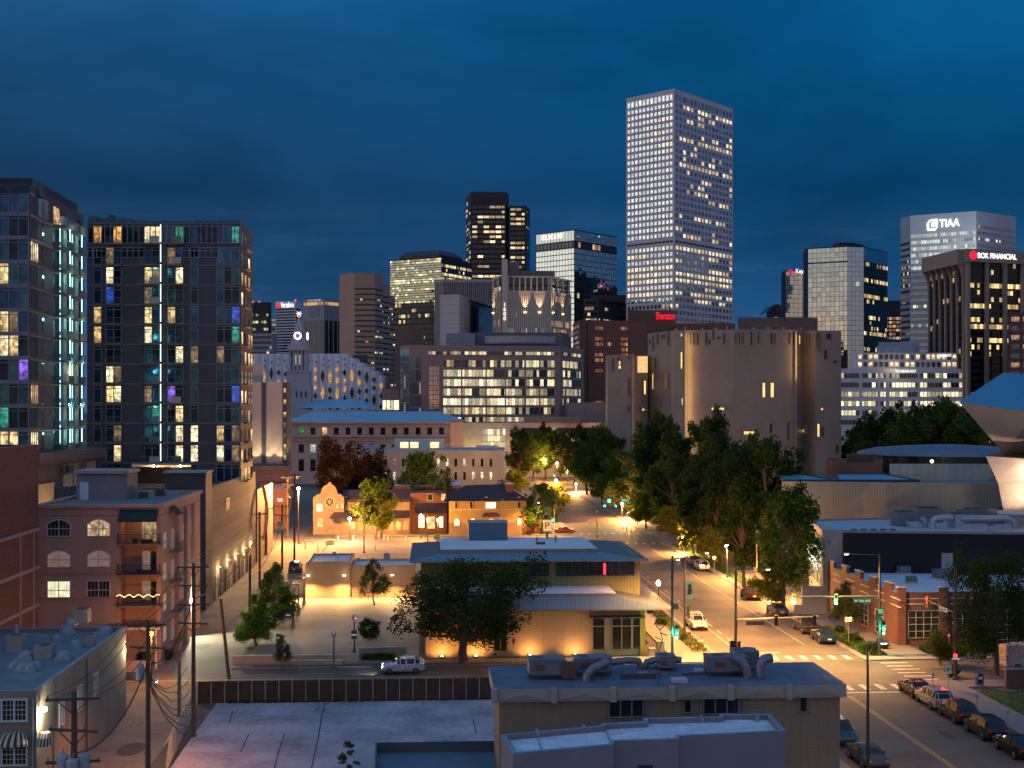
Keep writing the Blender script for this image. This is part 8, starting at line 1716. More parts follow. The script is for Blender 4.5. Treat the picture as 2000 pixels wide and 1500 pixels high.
def car(kind, L, W_, paint, p, head, label, on=False, group=None, rough=.25, metal=.5):
    t = thing({'suv': 'parked_car', 'sedan': 'parked_car', 'hatch': 'parked_car', 'pickup': 'pickup_truck', 'van': 'van'}[kind], label, {'pickup': 'pickup truck', 'van': 'van'}.get(kind, 'car'), p, group, local=True)
    t.rotation_euler = (0, 0, math.atan2(head.y, head.x)); pm = pbr('paint_%d_%d_%d' % tuple(int(c * 99) for c in paint), paint, rough, metal, .05)
    pf = PF[kind]; b = MB(); g = MB(); rows = []
    for i, (x, zb, zt) in enumerate(pf):
        e = 1 - .10 * abs(x * 2) ** 5; w = W_ / 2 * e; cab = zt - zb > .12; wt = w * (.80 if cab and kind != 'van' else .93); zl = .28 + (.12 if abs(x) > .45 else 0)
        hs = [(w * .9, zl), (w * .99, zl + .12), (w, (zl + zb) / 2), (w * .97, zb), (wt, zt - (.04 if cab else .01)), (wt * .75, zt + (.02 if cab else .02))]
        rows.append([Vector((x * L, -y, z)) for y, z in hs] + [Vector((x * L, y, z)) for y, z in reversed(hs)])
    m = 12
    for i in range(len(rows) - 1):
        c0, c1 = pf[i][2] - pf[i][1] > .12, pf[i + 1][2] - pf[i + 1][1] > .12
        for j in range(m - 1):
            q = [rows[i][j], rows[i + 1][j], rows[i + 1][j + 1], rows[i][j + 1]]; sideg = j in (3, 7) and (c0 and c1) and not (kind == 'van' and i < 4) and not (kind == 'pickup' and i < 4)
            top = j in (4, 5, 6); scr = top and ((c0 != c1) or (c0 and c1 and abs(pf[i][2] - pf[i + 1][2]) > .09)) and not (kind == 'van' and i < 5) and not (kind == 'pickup' and i < 3)
            if sideg or scr:      # leave a pillar of paint round each pane
                c = sum(q, Vector()) / 4; qi = [c + (v - c) * .88 for v in q]; g.face(qi, cgl)
                for a in range(4): b.face([q[a], q[(a + 1) % 4], qi[(a + 1) % 4], qi[a]], pm)
            else: b.face(q, pm)
    b.face(rows[0], pm); b.face(rows[-1][::-1], pm)
    for i in range(len(rows) - 1): b.face([rows[i][0], rows[i][-1], rows[i + 1][-1], rows[i + 1][0]], tyre)
    if kind == 'pickup': b.box((-.32 * L, 0, 1.145), L * .30, W_ * .74, .02, tyre, (1, 0, 0))
    b.build('body', t, False, Vector()); g.build('window', t, False, Vector())
    r_ = .36 if kind in ('suv', 'pickup', 'van') else .33
    for sx in (-.30, .31):
        for sy in (-1, 1):
            w = MB(); c = Vector((sx * L, sy * (W_ / 2 - .10), r_)); ring = lambda rr, y: [c + Vector((rr * math.cos(a), y, rr * math.sin(a))) for a in [6.283 * k / 14 for k in range(14)]]
            w.grid([ring(r_ * 1.0, -.12 * sy), ring(r_, .10 * sy), ring(r_ * .9, .13 * sy), ring(r_ * .66, .13 * sy)], tyre, True); o = w.build('wheel', t, False, Vector()); w = MB(); w.face(ring(r_ * .66, .115 * sy), tyre)
            for k in range(5): a = 6.283 * k / 5; w.bar(c + Vector((0, .13 * sy, 0)), c + Vector((r_ * .62 * math.cos(a), .13 * sy, r_ * .62 * math.sin(a))), .03, rimm, .07)
            w.grid([ring(r_ * .66, .12 * sy), ring(r_ * .58, .135 * sy)], rimm, True); w.build('rim', o, False, Vector())
    zb = pf[1][1] if kind != 'van' else 1.2
    for sy in (-1, 1):
        w = MB(); w.box((-.487 * L, sy * W_ * .37, zb - .28), .09, W_ * .16, .26, tail, (1, 0, 0)); w.build('taillight', t, False, Vector())
        w = MB(); w.box((.470 * L, sy * W_ * .36, .66), .14, W_ * .18, .15, hl_on if on else headl, (1, 0, 0)); w.build('headlight', t, False, Vector())
        w = MB(); w.box((.17 * L, sy * (W_ / 2 + .04), 1.0 if kind != 'van' else 1.4), .14, .18, .13, pm, (1, 0, 0)); w.build('wing_mirror', t, False, Vector())
    w = MB(); w.box((-.5 * L - .02, 0, .58), .03, .42, .14, pbr('plate', (.5, .5, .5)), (1, 0, 0)); w.build('number_plate', t, False, Vector())
    w = MB(); w.box((.5 * L - .02, 0, .40), .06, W_ * .5, .16, tyre, (1, 0, 0)); w.build('grille', t, False, Vector())
    return t
NO = S(0, 1) - S(0, 0); EA = S(1, 0) - S(0, 0)
def vv(px, py): return UV(G(px, py))[1]
blk_ = (.012, .013, .016); gk = 'cars parked along the right kerb'
for k, L, W_, c, px, py, lab in (('sedan', 4.8, 1.84, (.018, .02, .024), 1797, 1357, 'black sedan, first in the right kerb line south of the junction'), ('suv', 4.8, 1.88, (.42, .38, .30), 1842, 1378, 'champagne silver suv parked behind the black sedan'), ('suv', 4.7, 1.88, (.06, .055, .045), 1884, 1405, 'dark bronze suv parked behind the silver one'), ('suv', 4.6, 1.85, (.03, .04, .04), 1944, 1437, 'dark green suv parked fourth from the junction'), ('sedan', 4.7, 1.84, blk_, 1992, 1473, 'black sedan cut by the lower right frame edge'),
                               ('pickup', 5.7, 2.0, (.05, .05, .055), 1588, 1233, 'dark pickup truck parked before the junction'), ('sedan', 4.6, 1.82, (.015, .035, .07), 1617, 1253, 'navy blue sedan nearest the crosswalk'), ('sedan', 4.6, 1.84, (.10, .10, .10), 1521, 1200, 'grey sedan partly hidden behind the signal arm'), ('suv', 4.7, 1.88, (.05, .015, .02), 1462, 1169, 'dark maroon suv beside the tall lamplit trunk'), ('suv', 4.6, 1.85, (.55, .52, .46), 1366, 1113, 'white suv parked under the kerb trees'), ('hatch', 4.4, 1.8, (.12, .12, .11), 1353, 1104, 'dark hatchback in front of the white suv')):
    v_ = vv(px, py); u_ = 44.3 if v_ > 125 else 44.5; car(k, L, W_, c, S(u_, v_, .01), NO, lab)
car('suv', 4.9, 1.92, (.62, .58, .50), S(31.9, vv(1359, 1226), .01), -NO, 'white suv facing the camera beside the teal banner pole')
car('suv', 4.8, 1.9, (.03, .08, .10), S(32.2, 97, .01), -NO, 'dark teal suv half hidden by the flat roofed building'); car('sedan', 4.8, 1.86, (.06, .065, .07), S(32.3, 90.5, .01), -NO, 'grey sedan at the bottom edge beside the tall lamp pole')
car('hatch', 4.3, 1.78, (.66, .64, .66), G(787, 1314, .01), -EA, 'white hatchback with a lit headlight driving past the panel fence', True)
lamp('SPOT', G(748, 1306, .7) - EA * .3, 250, (1, .85, .6), .1, G(700, 1312, 0), 70)
car('van', 5.8, 2.05, (.60, .48, .44), G(2012, 1306, .01), EA, 'white van entering at the right frame edge'); car('suv', 4.8, 1.9, (.10, .09, .08), G(577, 1116, .01), NO, 'dark suv parked by the utility poles'); car('sedan', 4.6, 1.8, (.5, .48, .44), G(1021, 927, .01), EA, 'small white car at the far crossing'); car('sedan', 4.6, 1.8, (.12, .02, .02), G(1103, 1042, .01), EA, 'dark red car waiting at the near crossing'); car('sedan', 4.6, 1.8, (.03, .03, .03), G(507, 1038, .01), NO, 'black sedan in the alley near the mission house')
# ================================================================ street furniture
pole_m = pbr('lamp_post', (.05, .05, .05), .4); wood = pbr('pole_wood', (.10, .065, .045), .9, scale=1, var=.3, bump=.4, streak=True); grn_on = emit('signal_green', (.02, 1, .55), 24); red_on = emit('signal_red', (1, .02, .03), 7); lens_off = pbr('lens_off', (.04, .015, .01), .3); sigy = pbr('signal_yellow', (.55, .33, .03), .6); sigb = pbr('signal_black', (.02, .02, .02), .6)
def head(p, n_, lit, parent, mt=None, walk=False):
    m = MB(); tt = Vector((-n_.y, n_.x, 0)); mt = mt or sigy; h_ = 1.1; m.box(p, .36, .26, h_, mt, tt)
    o = m.build('signal_head', parent); m = MB()
    for i, c in enumerate('gyr'):
        q = p + n_ * .145 + Vector((0, 0, .2 + .34 * i)); on = c == lit; mm = grn_on if (on and c == 'g') else red_on if on else lens_off
        m.face([q + tt * (.13 * math.cos(a)) + Vector((0, 0, .13 * math.sin(a))) for a in [6.283 * k / 10 for k in range(10)]], mm)
        for a, b in ((2.6, 1.57), (1.57, .5)): m.bar(q + tt * (.16 * math.cos(a)) + Vector((0, 0, .16 * math.sin(a))) + n_ * .08, q + tt * (.16 * math.cos(b)) + Vector((0, 0, .16 * math.sin(b))) + n_ * .08, .02, sigb, .16)
    m.build('lens', o)
    if lit in 'gr' and lit: lamp('POINT', p + n_ * .6 + Vector((0, 0, .2 if lit == 'g' else .9)), 420 if lit == 'g' else 90, (.05, 1, .6) if lit == 'g' else (1, .05, .05), .08)
    if walk: m = MB(); m.box(p - Vector((0, 0, .45)), .36, .2, .36, sigb, tt); m.face([p + n_ * .11 - Vector((0, 0, .40)) + tt * a + Vector((0, 0, b)) for a, b in ((-.1, 0), (.1, 0), (.1, .26), (-.1, .26))], emit('walk_white', (1, .95, .8), 5)); m.build('walk_signal', parent)
def pole(t, p, h_, r0=.13, r1=.09, mt=None): m = MB(); m.tube([p, p + Vector((0, 0, h_))], [r0, r1], mt or pole_m, 10); m.lathe(p, [(r0 * 2, 0), (r0 * 2, .15), (r0, .5)], mt or pole_m, 10); return m.build('pole', t)
def arm(t, a, b, r=.06, nm='arm', mt=None, sag=0): m = MB(); mid = a.lerp(b, .5) + Vector((0, 0, sag)); m.tube([a, mid, b], [r * 1.3, r, r * .8], mt or pole_m, 8); return m.build(nm, t)
def cobra(t, a, b, power, on=True):
    d_ = (b - a); d_.z = 0; d_.normalize(); m = MB(); m.tube([b - d_ * .1, b + d_ * .25, b + d_ * .6], [.07, .13, .06], pbr('lamp_grey', (.3, .3, .3), .5), 8); o = m.build('lamp_head', t)
    m = MB(); m.box(b + d_ * .28 - Vector((0, 0, .13)), .36, .2, .05, emit('lamp_warm', (1, .8, .5), 12) if on else headl, d_); m.build('lens', o)
    if on: lamp('SPOT', b + d_ * .28 - Vector((0, 0, .25)), power * 2.2, SOD, .25, b + d_ * .28 - Vector((0, 0, 5)), 160, .6)  # street mast heads are really unlit; their light is added to brighten the road
cat_s, cat_l = 'traffic signal', 'street lamp'
# junction, near side right: tall pole with street-name sign
b = G(1718, 1282); t = thing('signal_mast', 'tall black mast with two green signals on its arm and green street name sign', cat_s, b); top = ZZ(1082, b.y); pole(t, b, top, .16, .11)
arm(t, b + Vector((0, 0, top - .1)), P(1660, 1082, b.y), .05); cobra(t, b + Vector((0, 0, top)), P(1658, 1081, b.y), 9000)
za = ZZ(1165, b.y); e = P(1536, 1165, b.y + 1); arm(t, b + Vector((0, 0, za)), e, .08, 'signal_arm')
SO = Vector((-.25, -1, 0)).normalized()
for px in (1550, 1633): head(P(px, 1180, b.y + .5), SO, 'g', t)
head(P(1726, 1232, b.y - .3), SO, 'g', t, sigb, True); head(P(1712, 1212, b.y - .2), Vector((-1, 0, 0)), 'r', t, sigb)
def sign(t, p, w_, h_, bg, body, fc, th, nm='street_sign', off=.03, dx=Vector((1, 0, 0))):
    m = MB(); nn = Vector((dx.y, -dx.x, 0)); m.box(p, w_, .05, h_, bg, dx); o = m.build(nm, t)
    if body: text_mesh(body, p + nn * .035 + Vector((0, 0, (h_ - th) / 2)), dx, th, fc, 'sign_text', o, width=min(w_ * .86, th * len(body) * .75), depth=.01, bold=.01)
    return o
sgreen = pbr('sign_green', (.01, .22, .10), .4); swhite = pbr('sign_white', (.7, .7, .66), .5); sred = pbr('sign_redp', (.55, .03, .03), .5); lw = emit('sign_letter', (.8, 1, .85), .8, False)
sign(t, P(1684, 1178, b.y - .1), 1.95, .5, sgreen, 'W 12th AVE', lw, .26); sign(t, P(1720, 1200, b.y - .3), .7, .7, sgreen, 'ONE\nWAY', lw, .4)
b = G(1866, 1330); t = thing('signal_mast', 'dark corner mast with red signal on a short arm and white name sign', cat_s, b); top = ZZ(1108, b.y); pole(t, b, top, .17, .12, wood); za = ZZ(1198, b.y)
e = P(1812, 1172, b.y + 5); arm(t, b + Vector((0, 0, za)), e, .07, 'signal_arm'); head(e + Vector((0, 0, -.7)), Vector((-1, -.3, 0)).normalized(), 'r', t); head(P(1856, 1258, b.y - .2), Vector((-1, -.3, 0)).normalized(), 'r', t, sigb); m = MB(); m.box(P(1866, 1284, b.y - .3), .3, .2, .3, red_on); m.build('walk_signal', t)
dx = (e - b); dx.z = 0; dx.normalize(); sign(t, b.lerp(Vector((e.x, e.y, 0)), .45) + Vector((0, -.15, za - .15)), 1.5, .42, swhite, 'Bannock', sigb, .22, dx=-dx); sign(t, P(1867, 1290, b.y - .3), .9, .3, sgreen, 'NO TURN', lw, .14)
b = G(1437, 1294); t = thing('signal_mast', 'black mast left of the crosswalk seen from behind with its long lit arm', cat_s, b); top = ZZ(1112, b.y); pole(t, b, top, .17, .12); arm(t, b + Vector((0, 0, top)), P(1496, 1111, b.y + 2), .05); cobra(t, b, P(1496, 1111, b.y + 2), 9000)
za = ZZ(1211, b.y); e = P(1598, 1204, b.y + 1.5); arm(t, b + Vector((0, 0, za)), e, .08, 'signal_arm', pbr('lit_arm_tone', (.35, .28, .2), .4, .6))  # arm colour paler and warmer than the mast: lamplight put into it
for px in (1516, 1591): head(P(px, 1222, b.y + .7), -SO, '', t, sigb)
head(P(1443, 1273, b.y + .2), EA, 'r', t, sigb); m = MB(); m.box(P(1430, 1273, b.y), .45, .35, 1.15, sigb); m.build('signal_back', t); sign(t, P(1475, 1221, b.y + .8), 1.9, .42, pbr('sign_back', (.12, .10, .08), .6), '', lw, .2)
b = G(1313, 1292); t = thing('signal_mast', 'thick black mast on the library corner with green signal and white walk light', cat_s, b); top = ZZ(1085, b.y); pole(t, b, top, .16, .11); cobra(t, b, P(1322, 1092, b.y + 1), 9000); arm(t, b + Vector((0, 0, top - .3)), P(1322, 1092, b.y + 1), .05); head(P(1322, 1240, b.y - .1), SO, 'g', t, sigb, True)
za = ZZ(1176, b.y); arm(t, b + Vector((0, 0, za)), P(1340, 1184, b.y + 6), .06, 'signal_arm'); head(P(1344, 1203, b.y + 6), EA, '', t, sigb); m = MB(); m.box(P(1320, 1190, b.y), .5, .08, .6, pbr('sign_back', (.12, .10, .08), .6)); m.build('sign_back', t)
b = G(1337, 1241); t = thing('banner_pole', 'slim black lamp pole hung with a teal banner', cat_l, b); top = ZZ(1088, b.y); pole(t, b, top, .12, .08); arm(t, b + Vector((0, 0, top)), P(1376, 1079, b.y), .05, sag=.3); cobra(t, b, P(1376, 1079, b.y), 9000)
m = MB(); m.box(P(1347, 1170, b.y), .72, .05, 2.1, pbr('teal_cloth', (.10, .30, .33), .8)); o = m.build('banner', t); m = MB(); q = P(1347, 1153, b.y - .06); m.face([q + Vector((.22 * math.cos(a), 0, .5 + .26 * math.sin(a))) for a in [6.283 * k / 10 for k in range(10)]], sigb); m.face([q + Vector((x, 0, z_)) for x, z_ in ((-.28, -.5), (.2, -.5), (.28, .1), (.1, .35), (-.2, .2))], sigb); m.build('print', o)
# pedestrian lanterns on the library side
for px, py, yb, w_ in ((1240, 1105, 1163, 5200), (1286, 1140, 1206, 5200), (652, 1240, 1305, 0), (692, 1207, 1274, 0), (1166, 1000, 1050, 0)):
    b = G(px, yb); z_ = ZZ(py, b.y); t = thing('lantern_post', {1240: 'very bright lantern post at the library eave corner', 1286: 'very bright lantern post on the pavement beside the avenue', 652: 'unlit black lantern post on the street pavement', 692: 'thin unlit post with a purple sign on the plaza', 1166: 'slim unlit lantern post at the middle junction'}[px], cat_l, b); pole(t, b, z_ - .2, .09, .06)
    m = MB(); m.lathe(b + Vector((0, 0, z_ - .25)), [(.08, 0), (.24, .12), (.26, .4), (.12, .6), (0, .68)], emit('lantern_hot', (1, .82, .5), 45) if w_ else headl, 10); m.build('lamp_head', t)
    if w_: lamp('POINT', b + Vector((.0, 0, z_ + .65)), w_, SOD, .25)
    if px == 692: sign(t, b + Vector((0, -.12, ZZ(1248, b.y))), .62, .95, pbr('purple_sign', (.10, .05, .13), .6), 'PARKING', lw, .12)
# far and side street lamps: head position, base row, power
LP = [(583, 955, 1062, 24000, 'very bright lamp high on a pole among the utility poles'), (683, 1014, 1056, 4200, 'white hot lamp in front of the mission house arcade'), (822, 1008, 1052, 5200, 'bright lamp post between the mission house and the ochre house'), (835, 1016, 1058, 1500, 'left globe of the twin warm lamps by the shop entrance'), (855, 1016, 1058, 1500, 'right globe of the twin warm lamps by the shop entrance'), (1125, 946, 975, 16000, 'bright starry lamp at the far bend of the avenue'), (1086, 939, 1022, 9000, 'warm lamp above the distant green signal'),
      (1088, 905, 942, 9000, 'large warm lamp at the far crossing, right one'), (1065, 898, 938, 9000, 'large warm lamp at the far crossing, left one'), (1108, 920, 950, 3000, 'small warm lamp beside the far crossing'), (1120, 880, 935, 3000, 'high small lamp against the dark park trees'), (1228, 1003, 1060, 6500, 'warm lamp hidden among the kerb trees'), (790, 952, 985, 4500, 'small lamp behind the tree pair'), (889, 951, 985, 4500, 'small lamp behind the ochre house roof'), (1335, 1052, 1122, 6500, 'lamp lighting the kerb trees from beneath, farther'), (1420, 1068, 1150, 6500, 'lamp lighting the tall trunk by the driveway'), (1215, 985, 1045, 7000, 'lamp on the corner behind the green signals'), (1500, 1120, 1185, 3500, 'lamp beside the open crowned tree')]
for px, py, yb, w_, lab in LP:
    if px > 1120 and py > 940: D = Dat(px, 46); b = Vector((XX(px, D), D, 0))
    else: b = G(px, yb)
    z_ = ZZ(py, b.y); t = thing('street_lamp', lab, cat_l, b); pole(t, b, z_ - .1, .10, .07); m = MB(); s_ = .9 if w_ > 4000 else .6
    m.lathe(b + Vector((0, 0, z_ - .15)), [(.05, 0), (.3 * s_, .1), (.34 * s_, .35), (.1, .5), (0, .52)], emit('lantern_hot', (1, .82, .5), 45) if w_ > 1300 else MATS['lamp_warm'], 10); m.build('lamp_head', t); lamp('POINT', b + Vector((0, -.45, z_ - .3)), w_ * (1.0 if px in (683, 835, 855) else 1.8 if px == 822 else 3.6 if px == 583 else 2.6), (1, .93, .8) if px == 683 else SOD, .25)
for px, yb, yt, arms, on, lab in ((711, 1080, 975, (-1,), 0, 'tan metal lamp pole with one long arm in the lot'), (982, 1058, 975, (-1, 1), 0, 'tan lamp pole with two arms before the ochre house'), (1083, 1049, 985, (-1,), 7000, 'signal lamp pole left of the middle junction'), (1478, 1168, 1035, (1,), 0, 'slim grey pole on the lawn by the driveway')):
    b = G(px, yb); z_ = ZZ(yt, b.y); t = thing('street_lamp', lab, cat_l, b); pole(t, b, z_, .11, .08, pbr('tan_pole', (.30, .22, .14), .6))
    for s_ in arms: e = b + Vector((s_ * 3, 0, z_ + .4)); arm(t, b + Vector((0, 0, z_ - .3)), e, .05, sag=.2); cobra(t, b, e, on or 1, bool(on))
    if px == 1083: head(b + Vector((-.3, -.3, 3.3)), SO, 'g', t, sigb); arm(t, b + Vector((0, 0, 6.0)), b + Vector((9, 1, 6.3)), .07, 'signal_arm', MATS['lit_arm_tone'])
b = G(1262, 1030); t = thing('signal_mast', 'distant mast arm with two bright green signals over the avenue', cat_s, b); pole(t, b, 7.4); za = ZZ(976, b.y); arm(t, b + Vector((0, 0, za)), P(1178, 974, b.y), .08, 'signal_arm')
for px in (1181, 1203): head(P(px, 990, b.y - .2), SO, 'g', t, sigb)
sign(t, P(1221, 980, b.y - .2), 1.6, .6, swhite, '', lw, .2); sign(t, P(1232, 985, b.y - .3), 1.9, .5, sgreen, 'W 13th AVE', lw, .25); sign(t, P(1190, 982, b.y - .3), .8, .9, swhite, '', lw, .2)
b = G(1083, 957); t = thing('signal_mast', 'farthest signal with a single green light below the warm lamps', cat_s, b); pole(t, b, 6); head(P(1083, 930, b.y - .3), SO, 'g', t, sigb); b = G(1035, 940); t = thing('signal_mast', 'farthest signal showing a small red light', cat_s, b); pole(t, b, 7); head(P(1035, 905, b.y - .3), SO, 'r', t, sigb)
# near tall pole at the lower right
b = Vector((XX(1695, 85), 85, 0)); t = thing('street_lamp', 'nearest tall dark lamp pole rising from the bottom right street', cat_l, b); z_ = ZZ(1262, 85); pole(t, b, z_, .12, .09); arm(t, b + Vector((0, 0, z_ - .5)), P(1718, 1255, 85), .05, sag=.2); cobra(t, b, P(1718, 1254, 85), 1500, True)
# utility poles and wires
UP = [(145, 60, 1352, 3, 3, 'nearest utility pole with three transformers and crossed arms'), (289, 84, 1212, 2, 1, 'dark utility pole with a tangle of cables over the alley'), (378, 100, 1100, 4, 0, 'tall utility pole with stacked crossarms beside the pink building'), (350, 106, 1290, 0, 0, 'short pale pole at the wire fence'), (447, 121.5, 1170, 0, 0, 'leaning brown pole at the end of the panel fence'), (488, 150, 1085, 0, 0, 'slim dark pole at the alley by the pointed maples'), (507, 182, 1000, 1, 0, 'utility pole beside the garage, nearer one'), (551, 205, 985, 2, 2, 'utility pole with two transformers in the lot'), (575, 214, 925, 1, 1, 'tall utility pole in front of the very bright lamp'), (520, 225, 990, 1, 0, 'utility pole beside the garage, farther one'), (562, 255, 930, 2, 0, 'distant utility pole before the beige slab')]
WP = []
for px, D, yt, na, nt, lab in UP:
    b = Vector((XX(px, D), D, 0)); z_ = ZZ(yt, D); t = thing('utility_pole', lab, 'utility pole', b); ln = Vector((-.8 if px == 447 else 0, 0, 0)); m = MB(); m.tube([b, b + ln + Vector((0, 0, z_))], [.19, .13], pbr('pale_wood', (.26, .19, .13), .9) if px == 350 else wood, 9); m.build('pole', t)
    for i in range(na):
        zz = z_ - .3 - 1.5 * i; dxx = Vector((1, .18 * (-1) ** i, 0)).normalized(); c = b + Vector((0, 0, zz)); m = MB(); m.bar(c - dxx * 1.25 + Vector((0, -.16, 0)), c + dxx * 1.25 + Vector((0, -.16, 0)), .12, wood)
        for s_ in (-1, 1): m.bar(c + dxx * s_ * .8 + Vector((0, -.14, 0)), c + Vector((0, -.14, -.75)), .05, wood)
        for s_ in (-1.15, -.6, .6, 1.15): m.lathe(c + dxx * s_ + Vector((0, -.16, .06)), [(.03, 0), (.06, .06), (.05, .16), (0, .2)], pbr('insulator', (.22, .22, .22), .3), 8)
        m.build('crossarm', t)
    for i in range(nt):
        a = -2.6 + 1.15 * i; c = b + Vector((math.cos(a) * .55, math.sin(a) * .45, z_ - 3.9 - (i % 2) * .2)); m = MB(); m.lathe(c, [(0, 0), (.27, .02), (.28, .9), (.24, 1.0), (0, 1.05)], pbr('transformer', (.34, .35, .36), .5, .2, .3), 12); m.tube([c + Vector((0, 0, 1.0)), c + Vector((.05, 0, 1.3))], .04, MATS['insulator'], 6); m.bar(c + Vector((0, 0, .6)), b + Vector((0, 0, z_ - 3.3)), .07, sigb); m.build('transformer', t)
    WP.append((b, z_))
def wire(a, e, sag, n_=12, r=.018, lab=None):
    m = MB(); m.tube([a.lerp(e, i / n_) - Vector((0, 0, sag * 4 * (i / n_) * (1 - i / n_))) for i in range(n_ + 1)], r, sigb, 4, False); return m
ws = [(0, 1), (1, 2), (2, 6), (6, 9), (7, 8), (8, 10), (5, 7)]
for i, (a, e) in enumerate(ws):
    lab = 'black overhead cables strung between ' + ['the nearest pole and the cable tangled pole', 'the tangled pole and the stacked crossarm pole', 'the crossarm pole and the garage pole', 'the two garage side poles', 'the two transformer poles', 'the bright lamp pole and the distant pole', 'the maple pole and the transformer pole'][i]
    (p0, z0), (p1, z1) = WP[a], WP[e]; m = MB()
    for s_, dz, sg in ((-1.1, .2, .8), (-.6, .2, .9), (.6, .2, .8), (1.1, .2, .9), (0, -2.6, 1.4)):
        w_ = wire(p0 + Vector((s_, -.15, z0 - .3 + dz)), p1 + Vector((s_, -.15, z1 - .3 + dz)), sg, 10, .022 if dz > 0 else .05); m.v, k0 = m.v + w_.v, len(m.v); m.f += [[x + k0 for x in f] for f in w_.f]; m.m += w_.m; m.uv += w_.uv; m.mats = w_.mats
    solo(m, 'overhead_cable', lab, 'cable', p0)
p0, z0 = WP[1]; m = MB(); q = random.Random(3)
for i in range(7): a = p0 + Vector((0, 0, z0 - 3.5 - i * .1)); e = P(365 + i * 4, 1300 + i * 22, 93); m.tube([a.lerp(e, k / 10) + Vector((q.uniform(-.12, .12), 0, q.uniform(-.15, .1) - 1.3 * 4 * (k / 10) * (1 - k / 10))) for k in range(11)], .03, sigb, 4)
solo(m, 'cable_bundle', 'tangled bundle of black cables hanging beside the alley pole', 'cable', p0)
# plaza posts, signs, cone, mailbox, meters
for px, yt, yb, lab in ((583, 1142, 1202, 'dark shoebox lamp on a concrete foot at the plaza, nearer'), (594, 1130, 1182, 'dark shoebox lamp on a concrete foot at the plaza, farther'), (573, 1167, 1222, 'thin dark lamp post beside the purple signs')):
    b = G(px, yb); z_ = ZZ(yt, b.y); t = thing('plaza_lamp', lab, cat_l, b); pole(t, b + Vector((0, 0, .7)), z_ - .7, .07, .06); m = MB(); m.lathe(b, [(.28, 0), (.25, .7), (0, .72)], pbr('wall_cap', (.48, .38, .28)), 12); m.build('foot', t); m = MB(); m.box(b + Vector((-.35, 0, z_)), .9, .35, .12, pole_m); m.build('lamp_head', t)
for px, yt, yb, w_, h_, bg, tx, th, lab in ((563, 1196, 1240, .9, .62, MATS['purple_sign'], 'PARKING', .1, 'pair of purple parking notices on one post'), (544, 1238, 1300, .5, .8, MATS['purple_sign'], 'TOW', .14, 'purple notice behind the thin young tree'), (587, 1259, 1308, .5, .25, swhite, '', .1, 'small pale sign on the pavement'), (1657, 1205, 1262, .75, .5, swhite, 'ONE WAY', .16, 'white one way sign on the corner bed'), (1852, 1300, 1345, .55, .75, swhite, 'P', .4, 'white and green parking sign near the corner mast'), (1213 , 1232, 1278, .4, .6, swhite, '', .1, 'small pale sign before the library door'), (1003, 1247, 1300, .3, .5, sred, '', .1, 'small red and white sign below the spreading tree'), (1475, 1108, 1150, .5, .5, swhite, '', .1, 'small yellowish sign by the driveway'), (1395, 1086, 1122, .5, .5, swhite, '', .1, 'small round white sign under the kerb trees')):
    b = G(px, yb); z_ = ZZ(yt, b.y); t = thing('sign_post', lab, 'sign', b); m = MB(); m.tube([b, b + Vector((0, 0, z_))], .035, MATS['galv'], 6); m.build('post', t); sign(t, b + Vector((0, -.06, z_ - h_)), w_, h_, bg, tx, lw if bg != swhite else sigb, th)
b = G(1069, 1052); t = thing('parking_sign', 'lit red and white parking sign with a big letter P', 'sign', b); z_ = ZZ(1016, b.y); m = MB(); m.box(b, .3, .3, z_ - 2.3, pole_m); m.build('post', t); sign(t, b + Vector((0, 0, z_ - 2.2)), 1.7, 2.2, emit('sign_lit', (1, .62, .25), .9), 'P', sred, 1.3)
b = G(1371, 1262); t = thing('traffic_cone', 'orange cone with a white band on the kerb', 'traffic cone', b); m = MB(); oc_ = pbr('cone_orange', (.65, .09, .02), .5); m.box(b, .5, .5, .06, oc_); m.lathe(b, [(.22, .06), (.15, .5)], oc_, 12); m.lathe(b, [(.15, .5), (.11, .75)], swhite, 12); m.lathe(b, [(.11, .75), (.05, 1.1), (0, 1.12)], oc_, 12); m.build('cone', t)
b = G(1913, 1341); t = thing('mailbox', 'dark blue rounded mailbox on legs at the corner', 'mailbox', b); m = MB(); bl_ = pbr('mail_blue', (.015, .03, .10), .5); pr = [(-.3, .3), (.3, .3), (.3, 1.0), (.21, 1.21), (0, 1.3), (-.21, 1.21), (-.3, 1.0)]; f = [b + Vector((x, -.3, z_)) for x, z_ in pr]; g_ = [p + Vector((0, .6, 0)) for p in f]; m.face(f, bl_); m.face(g_[::-1], bl_)
for i in range(7): m.face([f[(i + 1) % 7], f[i], g_[i], g_[(i + 1) % 7]], bl_)
m.build('box', t)
for sx in (-.25, .25):
    for sy in (-.25, .25): m = MB(); m.bar(b + Vector((sx, sy, 0)), b + Vector((sx, sy, .3)), .06, bl_); m.build('leg', t)
m = MB(); m.face([b + Vector((x, -.31, z_)) for x, z_ in ((-.18, .75), (.18, .75), (.18, .98), (-.18, .98))], swhite); m.build('notice', t)
for i, (px, py) in enumerate(((1822, 1345), (1908, 1388), (1968, 1420), (1653, 1236))):
    b = G(px, py); t = thing('parking_meter', ['parking meter beside the black sedan', 'parking meter beside the dark bronze suv', 'parking meter beside the dark green suv', 'parking meter beside the navy sedan'][i], 'parking meter', b); m = MB(); m.tube([b, b + Vector((0, 0, 1.1))], .04, MATS['galv'], 6); m.build('post', t); m = MB(); m.lathe(b + Vector((0, 0, 1.1)), [(.06, 0), (.13, .1), (.13, .3), (.06, .4), (0, .42)], pbr('lamp_grey', (.3, .3, .3), .5), 10); m.build('meter_head', t)
b = G(1285, 1278); t = thing('branch_sculpture', 'dark angular branch like sculpture beside the library corner', 'sculpture', b); m = MB()
